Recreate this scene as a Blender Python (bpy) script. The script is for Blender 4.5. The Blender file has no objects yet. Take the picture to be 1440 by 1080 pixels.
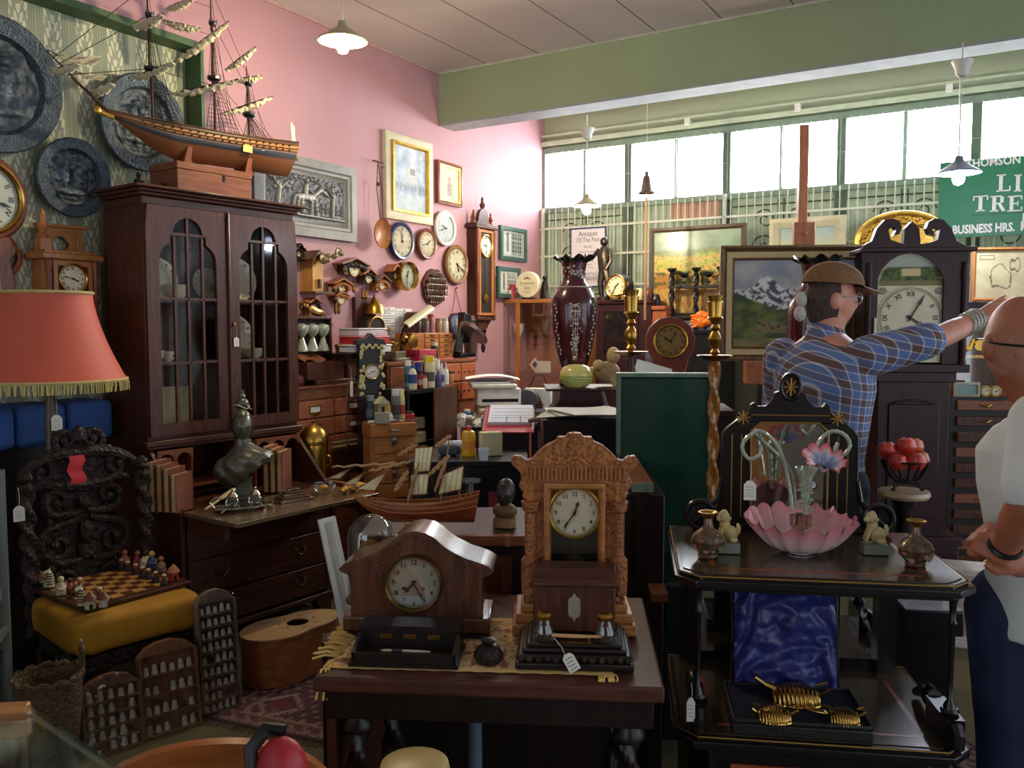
import bpy, math, random
from mathutils import Vector, Matrix, Euler, noise
random.seed(7)
PI=math.pi; SC=bpy.context.scene; COL=SC.collection
def R_(d): return math.radians(d)
# ---------- camera model: f = 1200 px on a 1440x1080 frame, eye at 1.5 m, slight downward tilt
FPX=1200.; TH=math.atan(80/1200); CT,ST=math.cos(TH),math.sin(TH); EYE=1.5
def ray(px,py):
    x=(px-720)/FPX; y=(540-py)/FPX
    return (x,CT+y*ST,-ST+y*CT)
def at(px,py,Y):
    r=ray(px,py); k=Y/r[1]; return Vector((r[0]*k,Y,EYE+r[2]*k))
def atz(px,py,z):
    r=ray(px,py); k=(z-EYE)/r[2]; return Vector((r[0]*k,r[1]*k,z))
class Fr:
    """vertical plane: x to the right along it, y away behind it, z up"""
    def __init__(s,o,deg):
        s.o=(o[0],o[1]); s.deg=deg; a=R_(deg); s.x=(math.cos(a),math.sin(a)); s.y=(-math.sin(a),math.cos(a))
    def uv(s,px,py,dy=0):
        r=ray(px,py); d=(s.o[0]+s.y[0]*dy,s.o[1]+s.y[1]*dy)
        k=(d[0]*s.y[0]+d[1]*s.y[1])/(r[0]*s.y[0]+r[1]*s.y[1])
        X,Y=r[0]*k,r[1]*k
        return ((X-s.o[0])*s.x[0]+(Y-s.o[1])*s.x[1], EYE+r[2]*k)
    def w(s,x,y,z): return Vector((s.o[0]+s.x[0]*x+s.y[0]*y, s.o[1]+s.x[1]*x+s.y[1]*y, z))
FW=Fr((-1.95,4.0),58.7); FB=Fr((.289,7.68),-31.3)
# ---------- mesh builder
class M:
    def __init__(s,T=None): s.v=[];s.f=[];s.mi=[];s.T=T or Matrix()
    def add(s,vs,fs,m=0,T=None):
        b=len(s.v); X=s.T@T if T is not None else s.T
        s.v+=[tuple(X@Vector(p)) for p in vs]
        for f in fs: s.f.append(tuple(i+b for i in f)); s.mi.append(m)
        return s
    def box(s,x0,x1,y0,y1,z0,z1,m=0,T=None):
        v=[(x,y,z) for z in (z0,z1) for y in (y0,y1) for x in (x0,x1)]
        return s.add(v,[(0,2,3,1),(4,5,7,6),(0,1,5,4),(2,6,7,3),(0,4,6,2),(1,3,7,5)],m,T)
    def lathe(s,prof,seg=20,m=0,T=None,cap=True,wob=None):
        v=[];f=[];n=len(prof)
        for r,z in prof:
            for k in range(seg):
                a=2*PI*k/seg; q=r*(wob(a,z) if wob else 1)
                v.append((q*math.cos(a),q*math.sin(a),z))
        for i in range(n-1):
            for k in range(seg):
                k2=(k+1)%seg; f.append((i*seg+k,i*seg+k2,(i+1)*seg+k2,(i+1)*seg+k))
        if cap:
            f.append(tuple(reversed(range(seg)))); f.append(tuple((n-1)*seg+k for k in range(seg)))
        return s.add(v,f,m,T)
    def tube(s,pts,r,seg=7,m=0,closed=False,T=None,sq=1.):
        P=[Vector(p) for p in pts]; n=len(P); v=[];f=[]
        if n<2: return s
        up=None
        for i in range(n):
            t=(P[(i+1)%n]-P[i-1]) if closed else (P[min(i+1,n-1)]-P[max(i-1,0)])
            if t.length<1e-9: t=Vector((0,0,1))
            t.normalize()
            if up is None:
                up=Vector((0,0,1)) if abs(t.z)<.9 else Vector((0,1,0))
            a=t.cross(up)
            if a.length<1e-6: a=t.cross(Vector((1,0.1,0)))
            a.normalize(); b=a.cross(t).normalized(); up=b
            rr=r[i] if isinstance(r,(list,tuple)) else r
            for k in range(seg):
                an=2*PI*k/seg; v.append(P[i]+a*(rr*math.cos(an))+b*(rr*sq*math.sin(an)))
        for i in range(n if closed else n-1):
            j=(i+1)%n
            for k in range(seg):
                k2=(k+1)%seg; f.append((i*seg+k,i*seg+k2,j*seg+k2,j*seg+k))
        if not closed:
            f.append(tuple(reversed(range(seg)))); f.append(tuple((n-1)*seg+k for k in range(seg)))
        return s.add(v,f,m,T)
    def prism(s,o,y0,y1,m=0,T=None):
        n=len(o); v=[(x,y0,z) for x,z in o]+[(x,y1,z) for x,z in o]
        ar=sum(o[i][0]*o[(i+1)%n][1]-o[(i+1)%n][0]*o[i][1] for i in range(n))
        F=tuple(range(n)); Bk=tuple(reversed(range(n,2*n)))
        sd=[(i,n+i,n+(i+1)%n,(i+1)%n) for i in range(n)]
        if ar<0: F=F[::-1];Bk=Bk[::-1]; sd=[t[::-1] for t in sd]
        return s.add(v,[F,Bk]+sd,m,T)
    def slab(s,o,z0,z1,m=0,T=None):   # outline in x,y
        n=len(o); v=[(x,y,z0) for x,y in o]+[(x,y,z1) for x,y in o]
        ar=sum(o[i][0]*o[(i+1)%n][1]-o[(i+1)%n][0]*o[i][1] for i in range(n))
        F=tuple(reversed(range(n))); Bk=tuple(range(n,2*n)); sd=[(i,(i+1)%n,n+(i+1)%n,n+i) for i in range(n)]
        if ar<0: F=F[::-1];Bk=Bk[::-1]; sd=[t[::-1] for t in sd]
        return s.add(v,[F,Bk]+sd,m,T)
    def ball(s,c,r,m=0,seg=14,T=None):
        if not isinstance(r,(tuple,list)): r=(r,r,r)
        n=max(5,seg//2+1); v=[];f=[]
        for i in range(n+1):
            p=PI*i/n
            for k in range(seg):
                a=2*PI*k/seg; v.append((c[0]+r[0]*math.sin(p)*math.cos(a),c[1]+r[1]*math.sin(p)*math.sin(a),c[2]-r[2]*math.cos(p)))
        for i in range(n):
            for k in range(seg):
                k2=(k+1)%seg; f.append((i*seg+k,i*seg+k2,(i+1)*seg+k2,(i+1)*seg+k))
        return s.add(v,f,m,T)
    def grid(s,nu,nv,fn,m=0,wrap=False,T=None):
        v=[];f=[]
        for j in range(nv+1):
            for i in range(nu+(0 if wrap else 1)): v.append(fn(i/nu,j/nv))
        st=nu if wrap else nu+1
        for j in range(nv):
            for i in range(nu):
                i2=(i+1)%nu if wrap else i+1
                f.append((j*st+i,j*st+i2,(j+1)*st+i2,(j+1)*st+i))
        return s.add(v,f,m,T)
    def rings(s,o,ys,m=0):  # frame profile: list of (inset,y) round a rectangle o=(x0,x1,z0,z1)
        x0,x1,z0,z1=o; v=[];f=[]
        for d,y in ys: v+=[(x0+d,y,z0+d),(x1-d,y,z0+d),(x1-d,y,z1-d),(x0+d,y,z1-d)]
        n=len(ys)
        for i in range(n-1):
            for k in range(4):
                k2=(k+1)%4; f.append((i*4+k,i*4+k2,(i+1)*4+k2,(i+1)*4+k))
        return s.add(v,f,m)
def Tm(x=0,y=0,z=0,rx=0,ry=0,rz=0,sc=1):
    return Matrix.Translation((x,y,z))@Euler((R_(rx),R_(ry),R_(rz))).to_matrix().to_4x4()@(Matrix.Scale(sc,4) if not isinstance(sc,tuple) else Matrix.Diagonal(sc+(1,)))
AX=Tm(rx=90)     # turns a lathe's axis from z to -y (towards the viewer)
def lin(c): 
    c=c/255.; return c/12.92 if c<=.04045 else ((c+.055)/1.055)**2.4
def rgb(r,g,b): return (lin(r),lin(g),lin(b),1)
def P(name,m,mats,parent=None,bevel=0,ang=35,cols=None,sub=0):
    me=bpy.data.meshes.new(name); me.from_pydata(m.v,[],m.f)
    if not isinstance(mats,(list,tuple)): mats=[mats]
    for x in mats: me.materials.append(x)
    if len(mats)>1: me.polygons.foreach_set('material_index',m.mi)
    me.polygons.foreach_set('use_smooth',[True]*len(me.polygons))
    if cols:
        ca=me.color_attributes.new('Col','FLOAT_COLOR','POINT'); ca.data.foreach_set('color',[c for q in cols for c in q])
    me.update(); me.set_sharp_from_angle(angle=R_(ang))
    o=bpy.data.objects.new(name,me); COL.objects.link(o)
    if parent is not None: o.parent=parent
    if bevel:
        b=o.modifiers.new('Bevel','BEVEL'); b.width=bevel; b.segments=2; b.limit_method='ANGLE'; b.angle_limit=R_(40)
    if sub:
        b=o.modifiers.new('Sub','SUBSURF'); b.levels=sub; b.render_levels=sub
    return o
def tag(o,label,cat,group=None,kind=None):
    o['label']=label; o['category']=cat
    if group: o['group']=group
    if kind: o['kind']=kind
    return o
def T(name,label,cat,loc=(0,0,0),rz=0,group=None):
    o=bpy.data.objects.new(name,None); COL.objects.link(o); o.empty_display_size=.05
    o.location=loc; o.rotation_euler=(0,0,R_(rz)); return tag(o,label,cat,group)
def W(name,label,cat,fr,x0,y0,x1,y1,dy=0,group=None):
    """a thing whose front fills a rectangle of the plane fr (moved dy behind it): Empty at the middle of its bottom edge"""
    xm=(x0+x1)/2; a=fr.uv(x0,(y0+y1)/2,dy)[0]; b=fr.uv(x1,(y0+y1)/2,dy)[0]
    c,zt=fr.uv(xm,y0,dy); _,zb=fr.uv(xm,y1,dy)
    o=T(name,label,cat,fr.w((a+b)/2,dy,zb),fr.deg,group)
    return o,b-a,zt-zb
def B(name,label,cat,px,pyb,z,wpx,hpx,deg=0,group=None):
    """a thing standing on height z with its foot seen at (px,pyb)"""
    p=atz(px,pyb,z); o=T(name,label,cat,p,deg,group)
    return o,wpx*p.y/FPX,hpx*p.y/FPX
def A(name,label,cat,px,py,Y,wpx,hpx,z=None,deg=0,group=None):
    """a thing at depth Y, its foot at pixel (px,py) or at height z"""
    p=at(px,py,Y)
    if z is not None: p.z=z
    o=T(name,label,cat,p,deg,group); return o,wpx*Y/FPX,hpx*Y/FPX
def dup(o,loc=None,rz=None,label=None,group=None):
    def rec(s,par):
        c=s.copy(); COL.objects.link(c)
        if par is not None: c.parent=par
        for ch in s.children: rec(ch,c)
        return c
    c=rec(o,None)
    if loc is not None: c.location=loc
    if rz is not None: c.rotation_euler=(0,0,R_(rz))
    if label: c['label']=label
    if group: c['group']=group
    return c
def struct(o): o['kind']='structure'; return o
# ---------- materials
MT={}
def newmat(name):
    m=bpy.data.materials.new(name); m.use_nodes=True; nt=m.node_tree; b=nt.nodes['Principled BSDF']; return m,nt,b
def nd(nt,t,**k):
    n=nt.nodes.new(t)
    for a,v in k.items():
        if a in n.inputs.keys() if isinstance(a,str) else False: n.inputs[a].default_value=v
        else: setattr(n,a,v)
    return n
def pl(name,c,rough=.55,metal=0,var=.12,scale=14,bump=0,coat=0,emit=0,trans=0,spec=None,bscale=60):
    if name in MT: return MT[name]
    m,nt,b=newmat(name); c=rgb(*c)
    tc=nd(nt,'ShaderNodeTexCoord'); no=nd(nt,'ShaderNodeTexNoise'); no.inputs['Scale'].default_value=scale; no.inputs['Detail'].default_value=5
    nt.links.new(tc.outputs['Object'],no.inputs['Vector'])
    r=nd(nt,'ShaderNodeValToRGB'); e=r.color_ramp.elements
    e[0].position=.3; e[1].position=.75
    e[0].color=tuple(x*(1-var) for x in c[:3])+(1,); e[1].color=tuple(min(1,x*(1+var)) for x in c[:3])+(1,)
    nt.links.new(no.outputs['Fac'],r.inputs['Fac']); nt.links.new(r.outputs['Color'],b.inputs['Base Color'])
    b.inputs['Roughness'].default_value=rough; b.inputs['Metallic'].default_value=metal
    if coat: b.inputs['Coat Weight'].default_value=coat
    if trans: b.inputs['Transmission Weight'].default_value=trans
    if spec is not None: b.inputs['Specular IOR Level'].default_value=spec
    if emit:
        nt.links.new(r.outputs['Color'],b.inputs['Emission Color']); b.inputs['Emission Strength'].default_value=emit
    if bump:
        n2=nd(nt,'ShaderNodeTexNoise'); n2.inputs['Scale'].default_value=bscale; n2.inputs['Detail'].default_value=4
        nt.links.new(tc.outputs['Object'],n2.inputs['Vector'])
        bp=nd(nt,'ShaderNodeBump'); bp.inputs['Strength'].default_value=bump; bp.inputs['Distance'].default_value=.01
        nt.links.new(n2.outputs['Fac'],bp.inputs['Height']); nt.links.new(bp.outputs['Normal'],b.inputs['Normal'])
    MT[name]=m; return m
def wood(name,c1,c2,rough=.38,axis='z',scale=6,bump=.08,coat=.15,carve=0):
    if name in MT: return MT[name]
    m,nt,b=newmat(name)
    tc=nd(nt,'ShaderNodeTexCoord'); mp=nd(nt,'ShaderNodeMapping')
    s={'x':(1,9,9),'y':(9,1,9),'z':(9,9,1)}[axis]; mp.inputs['Scale'].default_value=s
    no=nd(nt,'ShaderNodeTexNoise'); no.inputs['Scale'].default_value=scale; no.inputs['Detail'].default_value=7; no.inputs['Roughness'].default_value=.62; no.inputs['Distortion'].default_value=.6
    r=nd(nt,'ShaderNodeValToRGB'); e=r.color_ramp.elements; e[0].position=.32; e[1].position=.68; e[0].color=rgb(*c1); e[1].color=rgb(*c2)
    nt.links.new(tc.outputs['Object'],mp.inputs['Vector']); nt.links.new(mp.outputs['Vector'],no.inputs['Vector']); nt.links.new(no.outputs['Fac'],r.inputs['Fac']); nt.links.new(r.outputs['Color'],b.inputs['Base Color'])
    b.inputs['Roughness'].default_value=rough; b.inputs['Specular IOR Level'].default_value=.3; b.inputs['Coat Weight'].default_value=coat; b.inputs['Coat Roughness'].default_value=.2
    h=no.outputs['Fac']; st=bump; ds=.002
    if carve:
        vo=nd(nt,'ShaderNodeTexVoronoi',feature='SMOOTH_F1'); vo.inputs['Scale'].default_value=carve
        n3=nd(nt,'ShaderNodeTexNoise'); n3.inputs['Scale'].default_value=carve*.6; n3.inputs['Distortion'].default_value=2.
        nt.links.new(tc.outputs['Object'],vo.inputs['Vector']); nt.links.new(tc.outputs['Object'],n3.inputs['Vector'])
        ad=nd(nt,'ShaderNodeMath',operation='ADD'); nt.links.new(vo.outputs['Distance'],ad.inputs[0]); nt.links.new(n3.outputs['Fac'],ad.inputs[1])
        h=ad.outputs[0]; st=.9; ds=.012
    bp=nd(nt,'ShaderNodeBump'); bp.inputs['Strength'].default_value=st; bp.inputs['Distance'].default_value=ds
    nt.links.new(h,bp.inputs['Height']); nt.links.new(bp.outputs['Normal'],b.inputs['Normal'])
    MT[name]=m; return m
def vcol(name,rough=.6,coat=0,metal=0,bump=0):
    if name in MT: return MT[name]
    m,nt,b=newmat(name); a=nd(nt,'ShaderNodeAttribute'); a.attribute_name='Col'
    nt.links.new(a.outputs['Color'],b.inputs['Base Color']); b.inputs['Roughness'].default_value=rough; b.inputs['Coat Weight'].default_value=coat; b.inputs['Metallic'].default_value=metal
    if bump:
        n2=nd(nt,'ShaderNodeTexNoise'); n2.inputs['Scale'].default_value=120; bp=nd(nt,'ShaderNodeBump'); bp.inputs['Strength'].default_value=bump; bp.inputs['Distance'].default_value=.004
        nt.links.new(n2.outputs['Fac'],bp.inputs['Height']); nt.links.new(bp.outputs['Normal'],b.inputs['Normal'])
    MT[name]=m; return m
def thin(name,tint=(1,1,1),amt=.12,rough=.03):
    """window-pane glass: see-through with a Fresnel sheen"""
    if name in MT: return MT[name]
    m=bpy.data.materials.new(name); m.use_nodes=True; nt=m.node_tree; nt.nodes.remove(nt.nodes['Principled BSDF']); out=nt.nodes['Material Output']
    t=nd(nt,'ShaderNodeBsdfTransparent'); t.inputs['Color'].default_value=tuple(tint)+(1,)
    g=nd(nt,'ShaderNodeBsdfGlossy'); g.inputs['Roughness'].default_value=rough
    f=nd(nt,'ShaderNodeFresnel'); ge=nd(nt,'ShaderNodeNewGeometry'); io=nd(nt,'ShaderNodeMix'); io.inputs[2].default_value=1.5; io.inputs[3].default_value=1/1.5; nt.links.new(ge.outputs['Backfacing'],io.inputs[0]); nt.links.new(io.outputs[0],f.inputs['IOR'])
    ad=nd(nt,'ShaderNodeMath',operation='ADD'); ad.inputs[1].default_value=amt-.04; ad.use_clamp=True
    mx=nd(nt,'ShaderNodeMixShader'); nt.links.new(f.outputs[0],ad.inputs[0]); nt.links.new(ad.outputs[0],mx.inputs[0]); nt.links.new(t.outputs[0],mx.inputs[1]); nt.links.new(g.outputs[0],mx.inputs[2]); nt.links.new(mx.outputs[0],out.inputs[0])
    MT[name]=m; return m
def emis(name,c,s):
    if name in MT: return MT[name]
    m,nt,b=newmat(name); b.inputs['Base Color'].default_value=rgb(*c); b.inputs['Emission Color'].default_value=rgb(*c); b.inputs['Emission Strength'].default_value=s
    MT[name]=m; return m
# frequently used
WD=wood('dark_mahogany',(58,30,22),(94,53,40)); WDX=wood('dark_mahogany_across',(58,30,22),(94,53,40),axis='x')
WBK=wood('near_black_oak',(24,17,16),(42,30,27),rough=.4); WEB=wood('ebonised_wood',(17,14,17),(30,25,28),rough=.3,coat=.4)
WMD=wood('red_brown_wood',(104,52,34),(142,78,50)); WMX=wood('red_brown_wood_across',(106,58,40),(148,90,62),axis='x')
WLT=wood('golden_oak',(150,92,48),(192,128,72)); WLX=wood('golden_oak_across',(150,92,48),(192,128,72),axis='x')
WCV=wood('carved_pressed_oak',(134,76,44),(178,112,68),carve=70,rough=.45); WCB=wood('carved_black_oak',(34,24,20),(56,40,33),carve=55,rough=.5,coat=0)
WPU=wood('plum_mahogany',(38,17,22),(62,30,36),coat=.08); 
BRS=pl('brass',(196,152,72),.28,1,.2); BRD=pl('aged_brass',(140,104,54),.38,1,.25); BRZ=pl('dark_bronze',(70,62,54),.38,.8,.3,bump=.2)
SIL=pl('silver_plate',(190,182,165),.22,1,.12); GLD=pl('gilding',(214,170,78),.35,.9,.25,bump=.3); BLK=pl('black_enamel',(16,15,17),.35); IRN=pl('black_iron',(28,26,26),.5,.6)
WHT=pl('white_paint',(224,222,214),.5); CRM=pl('cream_paint',(226,214,184),.55); PPR=pl('white_paper',(226,226,222),.8,var=.05); TAGM=pl('card_tag',(232,228,214),.8,var=.04)
GLS=thin('pane_glass'); GLC=thin('clear_glass_ware',(.93,.96,.95),.12,.06); RED=pl('red_plastic',(176,36,44),.45); STR=pl('string',(226,216,190),.8)
# ---------- text
_dg=None
_TX={}
def text_m(m,s,size,x=0,y=0,z=0,mi=0,align='CENTER',T0=None,bold=0,sx=1):
    """lettering standing on the xz plane, facing -y, baseline at z"""
    k=(s,align,round(bold/size,4))
    if k not in _TX:
        cu=bpy.data.curves.new('t','FONT'); cu.body=s; cu.size=1; cu.align_x=align; cu.extrude=.004; cu.resolution_u=2; cu.offset=bold/size
        o=bpy.data.objects.new('t',cu); COL.objects.link(o); dg=bpy.context.evaluated_depsgraph_get()
        me=o.evaluated_get(dg).to_mesh(); _TX[k]=([(p.co.x,-p.co.z,p.co.y) for p in me.vertices],[tuple(p.vertices) for p in me.polygons])
        bpy.data.objects.remove(o); bpy.data.curves.remove(cu)
    vs,fs=_TX[k]
    return m.add(vs,fs,mi,(T0 or Matrix())@Tm(x,y,z,sc=(size*sx,size,size)))
ROM=['XII','I','II','III','IV','V','VI','VII','VIII','IX','X','XI']
def dial(par,r,hm=(7,35),roman=True,face=None,bez=None,T0=None,hands=None,bw=.12,num=1.,glass=False,numc=None,marks=True,bd=.02):
    """clock face in the xz plane round the origin of T0, facing -y: parts dial, bezel, two hands, numerals"""
    T0=T0 or Matrix(); face=face or CRM; bez=bez or BRS; hands=hands or BLK
    m=M(T0); m.lathe([(r,-.002),(r,.0),],32,0,AX@Tm(z=0)); P('dial',m,face,par)
    m=M(T0); q=r*bw; m.lathe([(r*.97,-.002),(r*.97,bd*.6),(r+q*.3,bd),(r+q*.8,bd*.8),(r+q,bd*.2),(r+q,-.004)],36,0,AX,cap=False); P('bezel',m,bez,par)
    m=M(T0)
    if num:
        for k in range(12):
            a=2*PI*k/12; sz=r*(.24 if roman else .27)*num; rr=r*.76
            text_m(m,ROM[k] if roman else str(k or 12),sz,0,0,-sz*.34,T0=Tm(rr*math.sin(a),-.0025,rr*math.cos(a),ry=math.degrees(a) if roman else 0),bold=sz*.012)
    if marks:
        for q in (.95,.9): m.tube([(q*r*math.sin(2*PI*k/40),-.0025,q*r*math.cos(2*PI*k/40)) for k in range(40)],r*.006,4,closed=True)
    P('numerals',m,numc or BLK,par)
    h,mi=hm
    for nm,an,L,wd in (('hour_hand',(h%12+mi/60)/12,.52,.045),('minute_hand',mi/60,.8,.032)):
        m=M(T0@Tm(0,-.005 if nm=='hour_hand' else -.007,0,ry=math.degrees(an*2*PI)))
        m.prism([(-wd*r,-.12*r),(wd*r,-.12*r),(wd*r*.7,L*r*.55),(wd*r*1.7,L*r*.68),(0,L*r),(-wd*r*1.7,L*r*.68),(-wd*r*.7,L*r*.55)],-.001,.0005); P(nm,m,hands,par)
    m=M(T0); m.lathe([(r*.06,0),(r*.06,.009),(r*.02,.011)],10,0,AX); P('hand_boss',m,hands,par)
    if glass: m=M(T0); m.lathe([(r*.98,bd*.55),(r*.98,bd*.56)],28,0,AX); P('glass',m,GLS,par)
def canvas(name,par,x0,x1,z0,z1,y,nu,nv,fn,mat=None,hf=None,kind=None):
    """a painted or embossed sheet: fn(u,v) gives its colour, hf(u,v) its relief"""
    m=M(); cols=[]
    m.grid(nu,nv,lambda u,v:(x0+(x1-x0)*u,y-(hf(u,v) if hf else 0),z0+(z1-z0)*v))
    for j in range(nv+1):
        for i in range(nu+1): cols.append(rgb(*[max(0,min(255,c)) for c in fn(i/nu,j/nv)]))
    return P(name,m,mat or vcol('painted_canvas'),par,cols=cols,ang=80)
def fb(x,y,s=1,o=4,seed=0): return noise.fractal(Vector((x*s,y*s,seed*7.3)),1.0,2.0,o)
def mix(a,b,t): t=max(0,min(1,t)); return tuple(p+(q-p)*t for p,q in zip(a,b))
def price_tag(par,p,L=.05,w=.022,h=.034,name='price_tag',rz=0):
    """string loop and card hanging from local point p"""
    m=M(); x,y,z=p
    m.tube([(x,y,z),(x+.003,y-.002,z-L*.5),(x+.001,y-.001,z-L)],.0008,4,1)
    m.prism([(x-w/2,z-L-h),(x+w/2,z-L-h),(x+w/2,z-L-h*.2),(x+w*.2,z-L),(x-w*.2,z-L),(x-w/2,z-L-h*.2)],y-.0015,y-.0005)
    for k in range(4): m.box(x-w*.35,x+w*.3,y-.0019,y-.0015,z-L-h*(.32+.15*k)-.001,z-L-h*(.32+.15*k),2)
    return P(name,m,[TAGM,STR,pl('pencil_ink',(90,90,100),.8)],par)
def frame(par,w,h,t,prof,mat,name='frame',z0=0):
    m=M(); m.rings((-w/2,w/2,z0,z0+h),prof); return P(name,m,mat,par,ang=25)
# ================= camera, world, light
cd=bpy.data.cameras.new('camera'); cam=bpy.data.objects.new('camera',cd); COL.objects.link(cam)
cam.location=(0,0,EYE); cam.rotation_euler=(PI/2-TH,0,0); cd.sensor_width=36; cd.lens=36*FPX/1440; cd.clip_start=.05; SC.camera=cam
SC.view_settings.view_transform='Standard'; SC.view_settings.look='None'; SC.view_settings.exposure=.3; SC.view_settings.gamma=1
SC.view_settings.use_curve_mapping=False
wd=bpy.data.worlds.new('world'); SC.world=wd; wd.use_nodes=True; bg=wd.node_tree.nodes['Background']; bg.inputs['Color'].default_value=(.80,.9,1,1); bg.inputs['Strength'].default_value=1.7
SC.cycles.use_denoising=True; SC.cycles.max_bounces=8; SC.cycles.transparent_max_bounces=16; SC.cycles.sample_clamp_indirect=6
# ================= shell
def wallmat(name,c,var=.05):
    return pl(name,c,.62,0,var,2.2,bump=.12,bscale=35)
PINK=wallmat('pink_plaster',(186,138,147)); GRN=wallmat('green_paint',(158,174,138)); DGRN=wallmat('deep_green_trim',(70,98,62)); OLV=wallmat('olive_green_paint',(164,172,146))
def papermat():
    m,nt,b=newmat('striped_damask_wallpaper'); tc=nd(nt,'ShaderNodeTexCoord'); sx=nd(nt,'ShaderNodeSeparateXYZ'); nt.links.new(tc.outputs['Object'],sx.inputs[0])
    def mth(op,a,b_=None,c=None):
        n=nd(nt,'ShaderNodeMath',operation=op)
        for i,q in enumerate((a,b_,c)):
            if q is None: continue
            if isinstance(q,(int,float)): n.inputs[i].default_value=q
            else: nt.links.new(q,n.inputs[i])
        return n.outputs[0]
    per=.155
    ph=mth('FRACT',mth('DIVIDE',mth('ADD',sx.outputs[0],20.),per))          # one repeat of stripes
    d=mth('ABSOLUTE',mth('SUBTRACT',ph,.5))
    band=mth('LESS_THAN',d,.27)                                              # pale ornament stripe
    # mirrored ornament: wave lattice of leaves
    zz=mth('MULTIPLY',sx.outputs[2],2*PI/.12)
    v1=mth('SINE',mth('ADD',zz,mth('MULTIPLY',d,26.)));v2=mth('SINE',mth('SUBTRACT',mth('MULTIPLY',zz,2.),mth('MULTIPLY',d,41.)))
    no=nd(nt,'ShaderNodeTexNoise'); no.inputs['Scale'].default_value=55; nt.links.new(tc.outputs['Object'],no.inputs['Vector'])
    pat=mth('GREATER_THAN',mth('ADD',mth('ADD',v1,v2),mth('MULTIPLY',mth('SUBTRACT',no.outputs['Fac'],.5),2.4)),.25)
    orn=mth('MULTIPLY',band,pat)
    ln=mth('MULTIPLY',mth('GREATER_THAN',mth('SINE',mth('MULTIPLY',d,2*PI*14)),.25),mth('SUBTRACT',1,band))
    c1=nd(nt,'ShaderNodeMix',data_type='RGBA'); c1.inputs[6].default_value=rgb(152,156,132); c1.inputs[7].default_value=rgb(212,208,180); nt.links.new(orn,c1.inputs[0])
    c2=nd(nt,'ShaderNodeMix',data_type='RGBA'); c2.inputs[7].default_value=rgb(122,134,112); nt.links.new(ln,c2.inputs[0]); nt.links.new(c1.outputs[2],c2.inputs[6])
    nt.links.new(c2.outputs[2],b.inputs['Base Color']); b.inputs['Roughness'].default_value=.6
    return m
PAPER=papermat()
def stobj(name,m,mats,fr=None,bevel=0):
    o=P(name,m,mats,bevel=bevel)
    if fr: o.location=(fr.o[0],fr.o[1],0); o.rotation_euler=(0,0,R_(fr.deg))
    return struct(o)
CE=3.34
m=M(); m.box(.65,4.31,0,.2,0,CE); m.box(-6,.65,0,.2,2.955,CE); m.box(-6,.65,.12,.2,0,2.955,1); stobj('wall_left',m,[PINK,PAPER],FW)
m=M(); m.box(.632,.652,-.003,.12,0,2.975); stobj('trim_1',m,DGRN,FW)
m=M(); m.box(-6,.632,-.003,.12,2.94,2.975); stobj('trim_2',m,DGRN,FW)
m=M(); m.box(-.3,6.6,0,.2,0,2.52); m.box(-.3,6.6,0,.2,3.06,CE); m.box(-.3,.03,0,.2,2.5,3.08); m.box(3.9,6.6,0,.2,2.5,3.08); stobj('wall_back',m,[OLV],FB)
# carpet
def carpet():
    m,nt,b=newmat('olive_carpet'); tc=nd(nt,'ShaderNodeTexCoord'); n1=nd(nt,'ShaderNodeTexNoise'); n1.inputs['Scale'].default_value=160; n1.inputs['Detail'].default_value=3
    n2=nd(nt,'ShaderNodeTexNoise'); n2.inputs['Scale'].default_value=3; nt.links.new(tc.outputs['Object'],n1.inputs['Vector']); nt.links.new(tc.outputs['Object'],n2.inputs['Vector'])
    r=nd(nt,'ShaderNodeValToRGB'); r.color_ramp.elements[0].color=rgb(78,72,52); r.color_ramp.elements[1].color=rgb(118,110,84); ad=nd(nt,'ShaderNodeMath',operation='MULTIPLY_ADD'); ad.inputs[1].default_value=.7
    nt.links.new(n1.outputs['Fac'],ad.inputs[0]); ad2=nd(nt,'ShaderNodeMath',operation='MULTIPLY'); ad2.inputs[1].default_value=.3; nt.links.new(n2.outputs['Fac'],ad2.inputs[0]); nt.links.new(ad2.outputs[0],ad.inputs[2])
    nt.links.new(ad.outputs[0],r.inputs['Fac']); nt.links.new(r.outputs['Color'],b.inputs['Base Color']); b.inputs['Roughness'].default_value=.95; b.inputs['Specular IOR Level'].default_value=.1
    bp=nd(nt,'ShaderNodeBump'); bp.inputs['Strength'].default_value=.5; bp.inputs['Distance'].default_value=.01; nt.links.new(n1.outputs['Fac'],bp.inputs['Height']); nt.links.new(bp.outputs['Normal'],b.inputs['Normal']); return m
m=M(); m.box(-4.5,6.5,-2.5,9,-.1,0); stobj('floor',m,carpet())
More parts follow.
